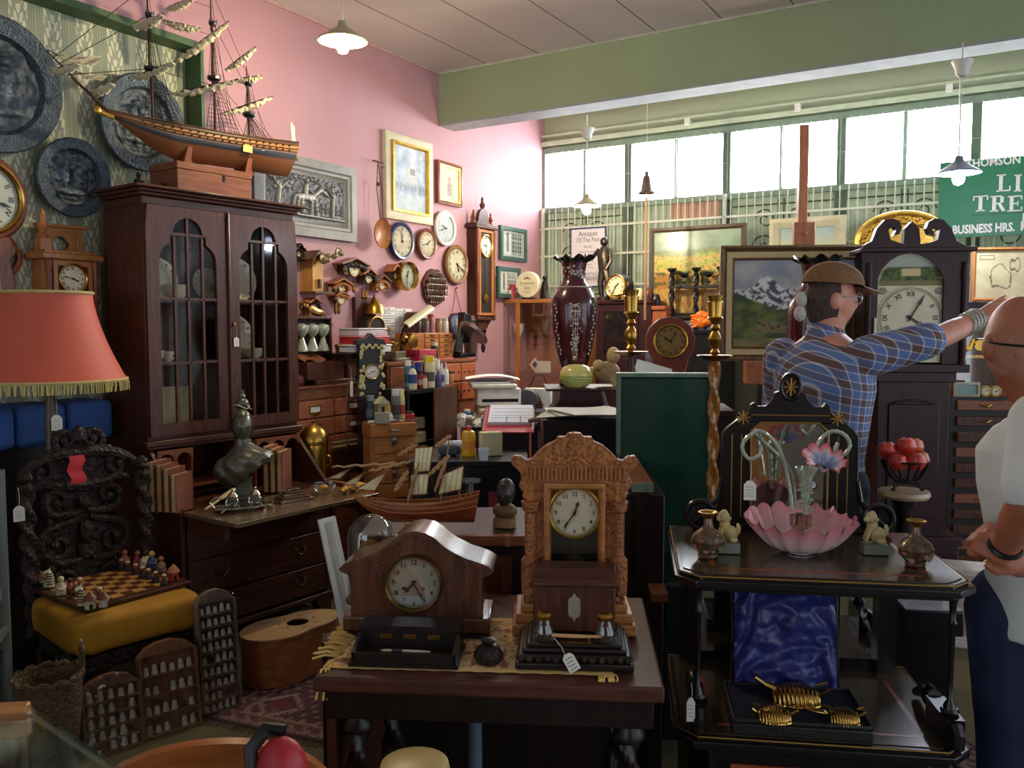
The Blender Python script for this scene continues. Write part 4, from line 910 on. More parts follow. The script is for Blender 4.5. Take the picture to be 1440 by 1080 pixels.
# guitar-shaped box
gl=atz(337,972,0); o=T('guitar_body','unfinished guitar-shaped wooden body with sound hole lying under the bureau','guitar body',(gl.x+.17,gl.y+.19,.012),48)
def gout(n=48):
    pts=[]
    for k in range(n):
        a=2*PI*k/n; x=math.cos(a); r=1-.16*math.exp(-((x-.12)/.3)**2); pts.append((.23*x,.135*math.sin(a)*r*(1-.12*x)))
    return pts
g=gout(); m=M(); n=len(g)
m.add([(x,y,0) for x,y in g]+[(x,y,.2) for x,y in g],[(i,(i+1)%n,n+(i+1)%n,n+i) for i in range(n)]+[tuple(reversed(range(n)))]); P('ribs',m,wood('bent_rib_wood',(116,62,32),(164,98,54),axis='x',rough=.3,coat=.4),o,ang=60)
m=M(); hc=(.03,0,.05); ring=[(hc[0]+hc[2]*math.cos(2*PI*k/n),hc[1]+hc[2]*.9*math.sin(2*PI*k/n)) for k in range(n)]
m.add([(x*1.02,y*1.02,.2) for x,y in g]+[(x,y,.2) for x,y in ring]+[(x*1.02,y*1.02,.206) for x,y in g]+[(x,y,.206) for x,y in ring],
 [f for i in range(n) for f in ((2*n+i,2*n+(i+1)%n,3*n+(i+1)%n,3*n+i),(i,n+i,n+(i+1)%n,(i+1)%n),(i,(i+1)%n,2*n+(i+1)%n,2*n+i),(n+(i+1)%n,n+i,3*n+i,3*n+(i+1)%n))])
P('soundboard',m,wood('pale_soundboard',(150,118,84),(186,152,114),axis='x'),o)
m=M()
for k in range(7): a=k*2*PI/7; m.lathe([(.006,.2062),(.006,.2068)],8,0,Tm(.03+.08*math.cos(a),.075*math.sin(a),0))
P('inlay_dots',m,BLK,o)
# glass-topped counter and round-backed chair at the picture edge
o=T('glass_counter','glass-topped display counter at the bottom left corner','display counter',(-.759,1.312,0),0)
poly=[(0,0),(.30,-.245),(-.2,-.72),(-.8,-.5),(-.8,-.10)]
m=M(); m.slab(poly,.885,.9); P('glass_top',m,thin('counter_glass',(.8,.88,.86),.10,.05),o)
m=M(); m.slab([(x*.985-.01,y*.985-.01) for x,y in poly],.0,.8); P('cabinet',m,wood('pale_counter_wood',(104,96,82),(140,128,108)),o)
m=M(); m.box(-.8,-.0,-.02,.0,.86,.912,0,Tm(rz=7)); P('timber_edge',m,WLX,o,bevel=.003)
m=M(); m.tube([(0,-.006,.892),(.3,-.25,.892)],.004,6); 
for x,y in poly[:2]: m.box(x*.97-.012,x*.97-.002,y*.97-.012,y*.97-.002,.8,.885)
P('metal_edge',m,SIL,o)
m=M(); m.slab([(-.5,-.3),(-.08,-.05),(-.02,-.12),(-.3,-.42)],.801,.812); k=P('lining_cloth',m,pl('pink_lining',(170,110,106),.8),o)
m=M(); m.lathe([(.03,0),(.036,.01),(.02,.05),(.028,.06),(.03,.075)],16,0,Tm(.09,-.2,.802)); k=P('porcelain_cup',m,WHT,o)
for kk in (k,):
    kk.parent=None; kk.location=o.location; tag(kk,'white cup inside the glass counter at the bottom left','cup')
o=T('round_back_chair','golden wooden chair with a round solid back at the bottom edge','chair',(-.52,1.40,0),192)
m=M(); n=40; W0=.235
def arch(u,v): a=PI*u; return (-W0*math.cos(a)*1.0*(v*.96+.04) if False else -W0*math.cos(a),-.0+.05*math.cos(a)**2*-1,.56+(.245*math.sin(a)**.8))
o_=[(-W0*math.cos(PI*k/n),.56+.24*math.sin(PI*k/n)**.75) for k in range(n+1)]
v0=[];f0=[]
for yy in (-.012,.012): v0+=[(x,yy-.9*x*x,z) for x,z in o_]
m.add(v0,[tuple(range(n+1)),tuple(reversed(range(n+1,2*n+2)))]+[(i,n+1+i,n+2+i,i+1) for i in range(n)]); P('backrest',m,wood('warm_plywood',(150,78,34),(196,116,58),axis='x',scale=3,coat=.4),o)
m=M(); m.slab([(-.2,-.30),(.2,-.30),(.22,-.02),(-.22,-.02)],.43,.46); P('seat',m,WLX,o,bevel=.008)
for x in (-.17,.17):
    for y,h in ((-.27,.43),(-.06,.43)): m=M(); m.tube([(x,y,0),(x*.95,y,h)],[.014,.018],8); P('leg',m,WLT,o)
    m=M(); m.tube([(x,-.05,.45),(x,-.03,.60)],.015,8); P('back_post',m,WLT,o)
o=T('red_bag','red bag with black strap hanging on the round-backed chair','bag',(-.372,1.335,.785),0)
m=M(); m.ball((0,0,0),(.042,.035,.055),0,18); P('body',m,RED,o); m=M(); m.tube([(-.045,-.01,.0),(-.05,.0,.035),(-.028,.02,.06),(.0,.02,.055)],.012,7); P('strap',m,BLK,o)
# basket
o=T('wicker_basket','round brown wicker basket on the floor at the left edge','basket',(-1.55,2.78,.001),0)
m=M(Tm(sc=(.58,.58,1.12))); m.lathe([(.13,0),(.15,.1),(.17,.2),(.18,.29),(.185,.3),(.172,.29),(.16,.2),(.14,.1),(.12,.012)],30); P('body',m,wood('wicker_weave',(82,60,40),(120,92,64),carve=120,axis='x'),o)
m=M(Tm(sc=(.58,.58,1.12))); m.tube([(.182*math.cos(2*PI*k/40),.182*math.sin(2*PI*k/40),.3+.006*math.sin(k*2)) for k in range(40)],.011,6,closed=True); P('rim',m,MT['wicker_weave'],o)
m=M(Tm(sc=(.58,.58,1.12))); m.tube([(.15,.1,.29),(.155,.1,.36),(.13,.13,.38),(.11,.14,.30)],.012,7); P('handle',m,MT['wicker_weave'],o)
# aluminium framed vitrine at far left
o=T('glass_vitrine','tall aluminium-framed glass vitrine cut off by the left edge','display cabinet',(-1.78,2.45,0),18)
m=M(); 
for x in (-.3,.19):
    for y in (0,.3): m.box(x-.012,x+.012,y-.012,y+.012,0,1.03)
for z in (.02,.5,1.02):
    m.box(-.3,.19,-.012,.012,z-.01,z+.01); m.box(-.3,.19,.288,.312,z-.01,z+.01); m.box(.178,.202,0,.3,z-.01,z+.01); m.box(-.312,-.288,0,.3,z-.01,z+.01)
P('metal_frame',m,pl('aluminium',(130,136,136),.4,.7),o)
m=M(); m.box(-.29,.18,-.004,-.001,.03,1.01); m.box(.19,.193,.01,.29,.03,1.01); P('glass_panel',m,GLS,o)
for z in (.5,): m=M(); m.box(-.29,.18,.01,.29,z,z+.006); P('shelf',m,GLS,o)
m=M(); m.box(-.29,.18,.296,.3,.03,1.01); P('back_panel',m,pl('grey_green_back',(60,70,66),.7),o)
o=T('pewter_jug','grey jug on the shelf inside the aluminium vitrine','jug',(-1.74,2.6,.5085),0); m=M(); m.lathe([(.04,0),(.05,.04),(.04,.1),(.025,.13),(.035,.16)],16); P('body',m,BRZ,o)
# blue upholstery, boxes and papers behind the carved chair
def q3(px,py,Y): return at(px,py,Y)
BLU=pl('blue_upholstery',(46,80,140),.85,0,.12,10,bump=.2,bscale=30)
o=T('blue_settee','blue upholstered settee behind the standard lamp','settee',(NP.o[0],NP.o[1],0),NP.deg)
xa,xb=NP.uv(-60,570,-.25)[0],NP.uv(158,570,-.25)[0]
m=M(); m.box(xa,xb,-.16,-.02,.0,1.0); P('frame',m,WBK,o)
for i in range(3): w_=(xb-xa)/3; m=M(); m.box(xa+w_*i+.004,xa+w_*(i+1)-.004,-.27,-.03,.99,1.17); P('back_cushion',m,BLU,o,bevel=.03)
# ================= pink wall: pictures, clocks and small wall things
def wl(name,label,cat,x0,y0,x1,y1,dy=-.002,group=None): return W(name,label,cat,FW,x0,y0,x1,y1,dy,group)
# horse relief
o,w,h=wl('horse_relief','grey framed relief of a rider on horseback beneath trees, right of the ship model','wall relief',352,217,496,332)
h=.46
m=M(); m.rings((-w/2,w/2,0,h),[(0,0),(0,-.035),(.05,-.04),(.06,-.03),(.075,-.03),(.085,-.018),(.1,-.012)]); P('frame',m,pl('weathered_grey_frame',(132,130,128),.5,.1,.15,18),o)
def seg(px,py,a,b):
    dx,dy=b[0]-a[0],b[1]-a[1]; t=max(0,min(1,((px-a[0])*dx+(py-a[1])*dy)/(dx*dx+dy*dy+1e-9))); return math.hypot(px-a[0]-t*dx,py-a[1]-t*dy)
RW,RH=w-.2,h-.2; asp=RW/RH
PH=[((.40*asp,.50),(.58*asp,.52),.085),((.58*asp,.54),(.68*asp,.72),.05),((.68*asp,.74),(.76*asp,.64),.04),((.40*asp,.48),(.38*asp,.12),.026),((.44*asp,.45),(.45*asp,.15),.026),((.57*asp,.47),(.56*asp,.1),.026),((.61*asp,.48),(.64*asp,.1),.026),((.36*asp,.52),(.33*asp,.3),.02),
    ((.49*asp,.58),(.50*asp,.78),.045),((.51*asp,.88),(.51*asp,.9),.038),((.5*asp,.72),(.58*asp,.62),.02),((.50*asp,.56),(.56*asp,.40),.026),
    ((.14*asp,.12),(.17*asp,.7),.035),((.17*asp,.6),(.08*asp,.85),.02),((.17*asp,.6),(.27*asp,.8),.02),((.84*asp,.15),(.86*asp,.68),.03),((.86*asp,.58),(.78*asp,.78),.018),((.86*asp,.6),(.94*asp,.75),.018),((0,.10),(asp,.08),.03)]
random.seed(3); LV=[(random.uniform(0,.38)*asp,random.uniform(.62,.98),random.uniform(.03,.06)) for _ in range(22)]+[(random.uniform(.68,1)*asp,random.uniform(.6,.95),random.uniform(.03,.05)) for _ in range(18)]+[(random.uniform(.3,.75)*asp,random.uniform(.88,1),.035) for _ in range(12)]
FN=[((.3*asp,.36),(asp,.30),.012),((.3*asp,.28),(asp,.22),.012)]+[((x*asp,.2),(x*asp,.42),.012) for x in (.35,.7,.76,.9,.97)]
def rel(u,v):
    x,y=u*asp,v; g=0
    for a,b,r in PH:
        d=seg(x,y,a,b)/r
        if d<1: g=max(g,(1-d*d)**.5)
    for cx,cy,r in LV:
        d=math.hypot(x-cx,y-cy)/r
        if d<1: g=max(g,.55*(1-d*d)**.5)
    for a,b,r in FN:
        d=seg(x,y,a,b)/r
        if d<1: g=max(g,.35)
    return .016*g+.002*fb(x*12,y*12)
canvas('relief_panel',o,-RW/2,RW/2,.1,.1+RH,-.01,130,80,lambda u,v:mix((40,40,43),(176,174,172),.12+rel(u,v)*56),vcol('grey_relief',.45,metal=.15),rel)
# street picture: wide pale frame, gilt inner frame, painted street
o,w,h=wl('street_painting','tall painting of a grey street in a pale frame with a gilt inner edge','painting',538,200,604,312)
h=.58; m=M(); m.rings((-w/2,w/2,0,h),[(0,0),(0,-.03),(.01,-.035),(.06,-.033),(.062,-.028)]); P('frame',m,pl('pale_stone_frame',(206,198,170),.55),o)
m=M(); m.rings((-w/2+.055,w/2-.055,.055,h-.055),[(0,-.02),(0,-.05),(.014,-.052),(.02,-.04),(.022,-.022)]); P('inner_frame',m,GLD,o)
def street(u,v):
    n=fb(u*6,v*7,1,5,1); c=mix((150,168,190),(206,212,222),.5+n*.8+(v-.6)*.3)
    if .35<u<.75 and .38<v<.72-.25*abs(u-.55): c=mix(c,(196,190,184),.7)
    if abs(v-.62)<.05 and .5<u<.66: c=mix(c,(80,84,92),.5)
    if v<.45: c=mix(c,(96,104,124),max(0,.8-abs(v-.36)*7)*(.4+.6*(fb(u*26,v*8,1,3,2)>.0)))
    if v<.22: c=mix(c,(176,186,190),.6)
    return c
canvas('painted_panel',o,-w/2+.075,w/2-.075,.075,h-.075,-.025,40,60,street)
# small portrait
o,w,h=wl('small_portrait','small narrow portrait in a brown frame above the white wall clock','painting',612,228,646,289); h=.31
m=M(); m.rings((-w/2,w/2,0,h),[(0,0),(0,-.03),(.015,-.034),(.03,-.02)]); P('frame',m,WMX,o)
m=M(); m.rings((-w/2+.024,w/2-.024,.024,h-.024),[(0,-.018),(.0,-.03),(.012,-.026),(.014,-.016)]); P('inner_frame',m,GLD,o)
def port(u,v):
    d=math.hypot((u-.5)*1.3,(v-.62)*1.1); c=(208,198,166)
    if d<.12: c=(150,128,104)
    if abs(u-.5)<.1+.14*max(0,.5-v) and v<.54 and v>.12: c=mix((96,80,66),(150,134,112),fb(u*16,v*16)+.5)
    return mix(c,(190,178,146),.3+fb(u*9,v*9)*.4)
canvas('painted_panel',o,-w/2+.038,w/2-.038,.038,h-.038,-.018,20,34,port)
# wall clocks on the pink wall
def wclock(cx,cy,rpx,label,rim,face,hm,roman,dp=.04,glass=True,bw=.16,bez=None,num=1.):
    x,z=FW.uv(cx,cy,-dp); z0=FW.uv(cx,cy+rpx,-dp)[1]; r=(z-z0); o=T('wall_clock',label,'wall clock',FW.w(x,-.002,z-r),FW.deg,'round clocks on the pink wall')
    m=M(Tm(0,0,r)); m.lathe([(0,0),(r*.86,0),(r*.97,dp*.5),(r,dp*.75),(r*.94,dp),(r*.84,dp*.92),(r*.82,dp*.7)],40,0,AX); P('case',m,rim,o)
    dial(o,r*.82,hm,roman,face=face,bez=bez or rim,T0=Tm(0,-dp*.72,r),bw=.05,bd=.008,glass=glass,num=num); return o
wclock(567,339,27,'blue-rimmed round clock below the tall street painting',pl('navy_rim',(30,40,96),.3,coat=.4),CRM,(11,58),True)
wclock(602,343,22,'brown-rimmed round clock right of the blue clock',WMD,CRM,(1,43),False)
wclock(628,321,25,'white-rimmed round clock, highest of the wall clocks',WHT,pl('bluish_dial',(206,214,220),.4),(9,42),False,num=.0)
wclock(644,372,28,'oak-rimmed round clock beside the long regulator clock',wood('oak_rim',(110,76,48),(160,116,74)),CRM,(5,20),True)
o=wclock(577,388,21,'brass ship clock with a thick round case below the blue clock',BRS,pl('grey_dial',(180,190,178),.4),(12,31),False,.11)
# regulator
o,w,h=wl('regulator_clock','long dark wall regulator with glass door, finials and hanging drop by the framed photographs','wall clock',659,322,702,448,-.11)
o.location=FW.w(FW.uv(685,400,-.11)[0],-.002,FW.uv(684,475,-.11)[1]); zt=FW.uv(684,322,-.11)[1]-o.location.z; zb=FW.uv(684,446,-.11)[1]-o.location.z
viennoise(o,.29,zt,zb,.08,(9,30),WD,WHT,zt-.13,d=.09)
m=M(); m.prism([(-.1,zt+.04),(.1,zt+.04)]+[(.075*math.cos(PI*k/10),zt+.06+.10*math.sin(PI*k/10)) for k in range(11)],-.08,-.05); m.lathe([(.014,zt+.16),(.024,zt+.19),(.01,zt+.21),(.012,zt+.235),(.003,zt+.25)],12,0,Tm(0,-.065,0)); P('crest',m,WD,o)
m=M(); m.lathe([(.0,zb-.28),(.012,zb-.27),(.02,zb-.235),(.01,zb-.2),(.026,zb-.16),(.02,zb-.13),(.03,zb-.1)],12,0,Tm(0,-.07,0)); P('drop_finial',m,BLK,o)
# hanging wooden pouch on a string
o,w,h=wl('carved_scoop','carved wooden scoop hanging from a string beside the street painting','wall ornament',520,307,543,352,-.05)
m=M(); m.grid(20,12,lambda u,v:(w/2*math.sin(PI*v)*math.cos(PI*u)*1.,-.045+.04*math.sin(PI*v)*math.sin(PI*u),h*.5-h*.5*math.cos(PI*v)*(1 if v>.5 else .9))); P('bowl',m,WLT,o)
m=M(); m.tube([(0,-.02,h*.95),(-.02,-.008,h+.2),(0,-.004,h+.36),(.03,-.01,h+.2),(.03,-.02,h*.9)],.003,5); m.ball((-.004,-.01,h+.22),.014,0,8); m.box(-.05,.05,-.012,0,h+.36,h+.37); P('hanging_cord',m,pl('dark_cord',(90,52,44),.8),o)
# cuckoo clocks
def cuckoo(x0,y0,x1,y1,label,body_,roof,dialr=.3,kind=0,dp=.06,weights=True):
    o,w,h=wl('cuckoo_clock',label,'cuckoo clock',x0,y0,x1,y1,-dp,'cuckoo clocks on the pink wall')
    m=M(); m.box(-w*.34,w*.34,0,dp,h*.12,h*.68); m.prism([(-w*.34,h*.68),(w*.34,h*.68),(0,h*.92)],.0,dp); P('case',m,body_,o)
    m=M()
    for s in (-1,1): m.prism([(0,h),(0,h*.92),(s*w*.52,h*.58),(s*w*.54,h*.65)],-.03,dp); 
    P('roof',m,roof,o)
    dial(o,w*dialr*.6,(10,10),True,face=CRM,T0=Tm(0,-.004,h*.4),bd=.006,marks=False,num=1.1)
    m=M(); m.box(-w*.08,w*.08,-.006,0,h*.6,h*.74); P('bird_door',m,WLT,o)
    m=M()
    for k in range(9): a=k*PI/8; m.ball((w*.42*math.cos(a),-.012,h*.32+h*.3*math.sin(a)),(w*.1,.014,w*.07),0,8,)
    P('carved_leaves',m,WCB if kind==0 else WLT,o)
    if weights:
        m=M(); 
        for s in (-.12,.12): m.tube([(s*w,dp*.5,h*.12),(s*w,dp*.5,-h*.25)],.0022,4)
        P('chain',m,IRN,o)
        for s in (-.12,.12): m=M(Tm(s*w,dp*.5,-h*.25)); m.lathe([(.006,0),(.011,-.01),(.009,-.03),(.012,-.05),(.002,-.065)],8); P('pine_cone_weight',m,BRD,o)
    return o
BR2=wood('brown_cuckoo_wood',(70,46,30),(112,78,50))
cuckoo(478,362,516,390,'wide-roofed chalet cuckoo clock, upper middle of the cuckoo clocks',BR2,WMX)
cuckoo(508,377,526,401,'small carved cuckoo clock right of the wide-roofed chalet',BR2,WLT,.4)
cuckoo(467,391,491,413,'cuckoo clock with a crowded figure balcony, below the wide-roofed chalet',BR2,WLT,.3,1)
cuckoo(526,386,546,412,'plain birdhouse cuckoo clock left of the brass ship clock',WLT,BR2,.3,1,weights=False)
cuckoo(549,371,561,399,'tiny tower cuckoo clock touching the brass ship clock',BR2,WLT,.36,weights=False)
cuckoo(469,411,489,424,'little bell-fronted clock hanging under the balcony cuckoo clock',BR2,WLT,.5,1)
cuckoo(431,418,449,440,'carved cuckoo clock partly behind the bronze lion',BR2,WLT,.4)
cuckoo(412,342,426,368,'dark carved cuckoo clock at the edge of the bookcase',WCB,WCB,.3,0,weights=False)
o,w,h=wl('birdhouse_clock','tall yellow wooden birdhouse clock with a cluster of foliage at its roof','cuckoo clock',438,352,458,410,-.1)
m=M(); m.box(-w*.42,w*.3,0,.1,0,h*.8); P('case',m,wood('yellow_pine',(178,124,56),(214,164,84)),o)
m=M(); m.prism([(-w*.62,h*.78),(-w*.1,h*1.0),(w*.5,h*.82),(w*.5,h*.76),(-w*.1,h*.93),(-w*.62,h*.72)],-.03,.1); P('roof',m,BR2,o)
m=M(); 
for k in range(16): a=random.uniform(-.3,1.3); m.ball((w*(a),-.03-.02*random.random(),h*(.72+.24*a+random.uniform(-.1,.08))),(.022,.014,.016),0,7)
P('carved_foliage',m,wood('mossy_carving',(84,72,46),(134,116,74)),o)
dial(o,.024,(7,10),True,T0=Tm(w*1.0,-.05,h*.98),marks=False,bd=.006); dial(o,.024,(7,10),True,T0=Tm(-w*.1,-.045,h*.8),marks=False,bd=.006)
m=M(); m.box(-w*.5,w*.9,-.03,.1,-.012,0); m.box(-w*.1,w*.05,-.02,-.004,.02,h*.3); m.box(w*.5,w*.75,-.02,.0,0,.03); P('base_shelf',m,BR2,o)
# spoon rack
o,w,h=wl('spoon_rack','scalloped dark wooden rack filled with collector spoons under the oak-rimmed clock','spoon rack',597,378,629,430,-.03)
oo=[]; 
for k in range(24): a=2*PI*k/24; oo.append((w*.5*math.sin(a)*(1+.05*math.cos(7*a)),h/2-h*.5*math.cos(a)*(1+.04*math.cos(9*a))))
m=M(); m.prism(oo,.01,.028); P('board',m,WD,o)
for r in range(5):
    z=h*(.16+.16*r); ww=w*.44*math.sin(PI*min(.96,max(.1,z/h+.06)))+.01; m=M(); m.box(-ww,ww,-.012,.01,z,z+.008); P('shelf',m,WD,o)
    n=max(3,int(ww*2/.024))
    for k in range(n): x=-ww+.012+(2*ww-.024)*k/(n-1); m=M(); m.box(x-.002,x+.002,-.018,-.013,z-.016,z+.022); m.ball((x,-.016,z-.02),(.005,.002,.008),0,6); m.ball((x,-.016,z+.024),(.004,.002,.005),0,6); P('spoon',m,SIL,o)
# shield plaque
o,w,h=wl('shield_plaque','blue painted shield-shaped plaque hanging from a nail under the oak-rimmed clock','wall plaque',632,440,653,478,-.02)
sh=[(-w/2,h*.8),(-w*.3,h*.97),(0,h),(w*.3,h*.97),(w/2,h*.8),(w*.46,h*.5),(w*.28,h*.2),(0,0),(-w*.28,h*.2),(-w*.46,h*.5)]
m=M(); m.prism(sh,0,.015); P('rim',m,WD,o); m=M(); m.prism([(x*.84,h*.52+(z-h*.52)*.84) for x,z in sh],-.004,0); P('panel',m,pl('plaque_blue',(86,108,146),.5),o)
m=M(); m.ball((0,-.006,h*.6),(w*.13,.004,h*.13),0,8); m.ball((.01,-.006,h*.42),(w*.17,.004,h*.1),0,8); m.ball((-.01,-.006,h*.75),(w*.07,.004,h*.06),0,8); P('painted_figure',m,pl('plaque_figure',(190,160,120),.6),o)
m=M(); m.tube([(-w*.3,0,h*.97),(0,.012,h*1.9),(w*.3,0,h*.97)],.003,5); m.ball((0,.0,h*1.92),.008,0,8); P('cord',m,MT['dark_cord'],o)
# wooden board clock with bell and barometer-like drum
o,w,h=wl('mounted_bell_clock','dark board carrying a brass bell above a round-faced clock, left of the pinned papers','wall clock',502,418,527,479,-.03)
w=.2; m=M(); m.box(-w/2,w/2,0,.03,0,h); P('board',m,pl('maroon_board',(74,28,32),.4),o,bevel=.004)
m=M(Tm(.03,-.05,h*.62)); m.lathe([(.07,0),(.065,.02),(.055,.05),(.04,.07),(.02,.085),(.012,.1),(.0,.11)],20); m.tube([(0,.05,.05),(0,.0,.12),(0,0,.1)],.006,6); P('bell',m,BRS,o)
m=M(Tm(.0,0,h*.28)); m.lathe([(.085,0),(.088,.06),(.08,.085),(.074,.09)],30,0,AX); P('drum',m,pl('dark_drum',(52,42,38),.4,.4),o); dial(o,.072,(3,40),True,face=WHT,bez=BRS,T0=Tm(0,-.088,h*.28),bd=.01)
# pinned papers
for i,(a,b,l) in enumerate(((536,556,'ruled paper sheet pinned beside the bell clock'),(557,579,'printed paper sheet pinned behind the desk lamp'))):
    o,w,h=wl('pinned_paper',l,'paper',a,432+i*2,b,476); m=M(); m.grid(3,4,lambda u,v:(-w/2+w*u,-.003*math.sin(u*3),h*v)); P('sheet',m,PPR,o)
    m=M()
    for k in range(11): m.box(-w*.4,w*(.4 if k%3 else .15),-.0055,-.0045,h*(.08+.08*k),h*(.08+.08*k)+.003)
    if i: m.box(-w*.03,-w*.0,-.0055,-.0045,h*.05,h*.95)
    P('writing',m,pl('grey_ink',(96,100,120),.8),o)
    m=M(); m.ball((0,-.006,h*.95),.005,0,8); P('pin',m,RED,o)
# framed photo panels on the wall
def fphoto(x0,y0,x1,y1,label,dy,seed,tilt=0):
    o,w,h=wl('framed_photograph',label,'framed picture',x0,y0,x1,y1,dy)
    m=M(); m.rings((-w/2,w/2,0,h),[(0,0),(0,-.025),(.03,-.028),(.036,-.012)]); P('frame',m,pl('green_frame',(48,84,76),.4),o)
    def f(u,v):
        if u<.1 or u>.9 or v<.1 or v>.9: return (188,196,186)
        if u<.42: return (208,214,206) if abs(u-.26)>.05 or v<.2 else (60,76,80)
        i,j=int((u-.46)*9),int(v*6); return (mix((60,76,70),(140,150,136),(i*7+j*5+seed)%5/5)) if (u-.46)*9%1<.8 and (v*6)%1<.8 else (200,206,198)
    canvas('picture_panel',o,-w/2+.03,w/2-.03,.03,h-.03,-.012,44,44,f); m=M(); m.box(-w/2+.03,w/2-.03,-.02,-.018,.03,h-.03); P('glass',m,GLS,o); return o
fphoto(701,320,738,367,'green framed panel of photographs right of the long regulator',-.004,1)
o=fphoto(697,376,729,419,'green framed panel of old photographs standing behind the red tin',-.05,2)
# ================= workbench corner along the pink wall
def fwbox(x0,x1,y0,y1,z0,z1): return (x0,x1,y0,y1,z0,z1)
CLR=pl('index_drawer_wood',(164,98,70),.4,0,.2,20)
dyc=-.30; xa,zt=FW.uv(411,545,dyc); xb,_=FW.uv(521,545,dyc); CBZ=zt=1.17
o=T('card_file_cabinet','reddish wooden card-file cabinet with brass label holders right of the bureau','cabinet',FW.w(xa,dyc,0),FW.deg); w=xb-xa
m=M(); m.box(0,w,.012,.28,0,zt-.015); m.box(-.01,w+.01,-.01,.285,zt-.015,zt); m.box(0,w,.0,.012,zt-.075,zt-.015); m.box(0,w,-.03,.0,.78,.80); P('case',m,WMX,o,bevel=.002)
m=M(); text_m(m,'TOOLS   STEEL   CARPENTER   TOOLS',.034,w/2,-.001,zt-.057); P('gilt_lettering',m,GLD,o)
for c in range(2):
    for r in range(3):
        x0=.015+c*(w/2-.005); x1=x0+w/2-.025; z1=zt-.085-r*.105; z0=z1-.095
        m=M(); m.box(x0,x1,-.008,.2,z0,z1); d=P('drawer',m,CLR,o,bevel=.003)
        xc=(x0+x1)/2; zc=(z0+z1)/2; m=M(); m.rings((xc-.045,xc+.045,zc-.022,zc+.022),[(0,-.008),(0,-.013),(.006,-.013),(.007,-.009)]); m.box(xc-.02,xc+.02,-.02,-.009,zc-.034,zc-.02); P('label_holder',m,BRS,d)
        m=M(); m.box(xc-.038,xc+.038,-.0095,-.0085,zc-.015,zc+.015); P('card',m,PPR,d)
def fk(px,py,dy): 
    x,z=FW.uv(px,py,dy); return x
def onfw(name,label,cat,px,dy,z,group=None,rz=0):
    return T(name,label,cat,FW.w(fk(px,460,dy),dy,z+.0015),FW.deg+rz,group)
# maroon ledgers on the ledge
for i in range(2):
    o=onfw('ledger_book',('lower','upper')[i]+' flat maroon ledger on the ledge under the card-file drawers','book',492,-.335+0,.80+.026*i,'maroon ledgers'); m=M(); m.box(-.15,.12,-.0,.02,0,.004); m.box(-.15,.12,-.0,.02,.021,.025); m.box(-.15,.12,.018,.02,0,.025); P('cover',m,pl('maroon_cloth',(110,56,62),.6),o); m=M(); m.box(-.148,.118,.002,.018,.004,.021); P('pages',m,BKP,o)
# brass urn
o=T('brass_urn','tall lidded brass urn standing behind the bureau flap','urn',Vector((at(441,600,4.62).x,4.62,.6)),0)
zt=at(441,590,4.62).z-.6; r=.078; m=M(); m.lathe([(.06,0),(.07,.01),(r,.06),(r,zt*.62),(r*.97,zt*.66),(r*1.03,zt*.67),(r*1.03,zt*.7)],28); P('body',m,BRS,o)
m=M(); m.lathe([(r*1.05,zt*.70),(r*1.05,zt*.73),(r*.9,zt*.82),(r*.6,zt*.9),(r*.25,zt*.93),(r*.12,zt*.95),(r*.16,zt*.985),(.004,zt)],28); P('lid',m,BRS,o)
m=M()
for s in (-1,1): m.tube([(s*r*1.0,0,zt*.5),(s*r*1.14,0,zt*.52),(s*r*1.14,0,zt*.38),(s*r,0,zt*.36)],.006,7)
P('handle',m,BRS,o)
o=T('plant_stand','small dark stand carrying the brass urn','stand',Vector((at(441,600,4.62).x,4.62,0)),58); m=M(); m.box(-.085,.085,-.085,.085,.57,.598); P('top',m,WD,o)
for sx in (-.065,.065):
    for sy in (-.065,.065): m=M(); m.box(sx-.012,sx+.012,sy-.012,sy+.012,0,.57); P('leg',m,WD,o)
# things on the card-file cabinet
o=onfw('music_box','open wooden musical box with glassy bells, on the card-file cabinet','music box',458,-.29,CBZ+.03); 
m=M(); m.box(-.15,.15,0,.165,0,.1); P('case',m,WD,o,bevel=.003)
m=M(); m.box(-.15,.15,.15,.165,.1,.36); m.box(-.15,.15,.09,.15,.345,.36); m.box(-.15,-.135,.09,.15,.1,.36); m.box(.135,.15,.09,.15,.1,.36); P('lid',m,WD,o,bevel=.003)
m=M(); m.box(-.135,.135,.14,.149,.12,.34); P('lid_lining',m,pl('dark_lining',(40,24,26),.7),o)
for i in range(3): m=M(Tm(-.085+.085*i,.105,.29)); m.lathe([(.012,.03),(.036,.02),(.04,-.005),(.03,-.03),(.012,-.05),(.02,-.08),(.034,-.11),(.036,-.13)],16); P('glass_bell',m,pl('pearly_glass',(178,184,166),.15,.25,.3,60,coat=.6),o)
m=M(); m.grid(8,4,lambda u,v:(-.15+.17*u,.02+.13*v,.105+.05*v+.012*math.sin(u*7))); P('loose_flap',m,WMX,o)
o=onfw('wooden_box','small brown wooden box with corner inlays before the open musical box','box',499,-.285,CBZ+.03); m=M(); m.box(-.06,.05,-.0,.1,0,.12); P('body',m,WMX,o,bevel=.003); m=M(); m.box(-.062,.052,-.002,.102,.121,.132); P('lid',m,WD,o,bevel=.002); m=M(); [m.prism([(x-.03,.06),(x,.09),(x+.03,.06),(x,.03)],-.0015,0) for x in (-.03,.02)]; P('inlay',m,BRD,o)
o=onfw('base_tray','dark plinth board under the boxes on the card-file cabinet','board',478,-.30,CBZ-.0003); m=M(); m.box(-.2,.13,-.005,.165,0,.028); P('board',m,WD,o,bevel=.004)
o=onfw('maroon_case','rolled maroon leather case at the left end of the card-file cabinet','case',416,-.27,CBZ); m=M(); m.box(-.05,.07,0,.1,0,.06); P('body',m,pl('maroon_cloth',(110,56,62)),o,bevel=.02)
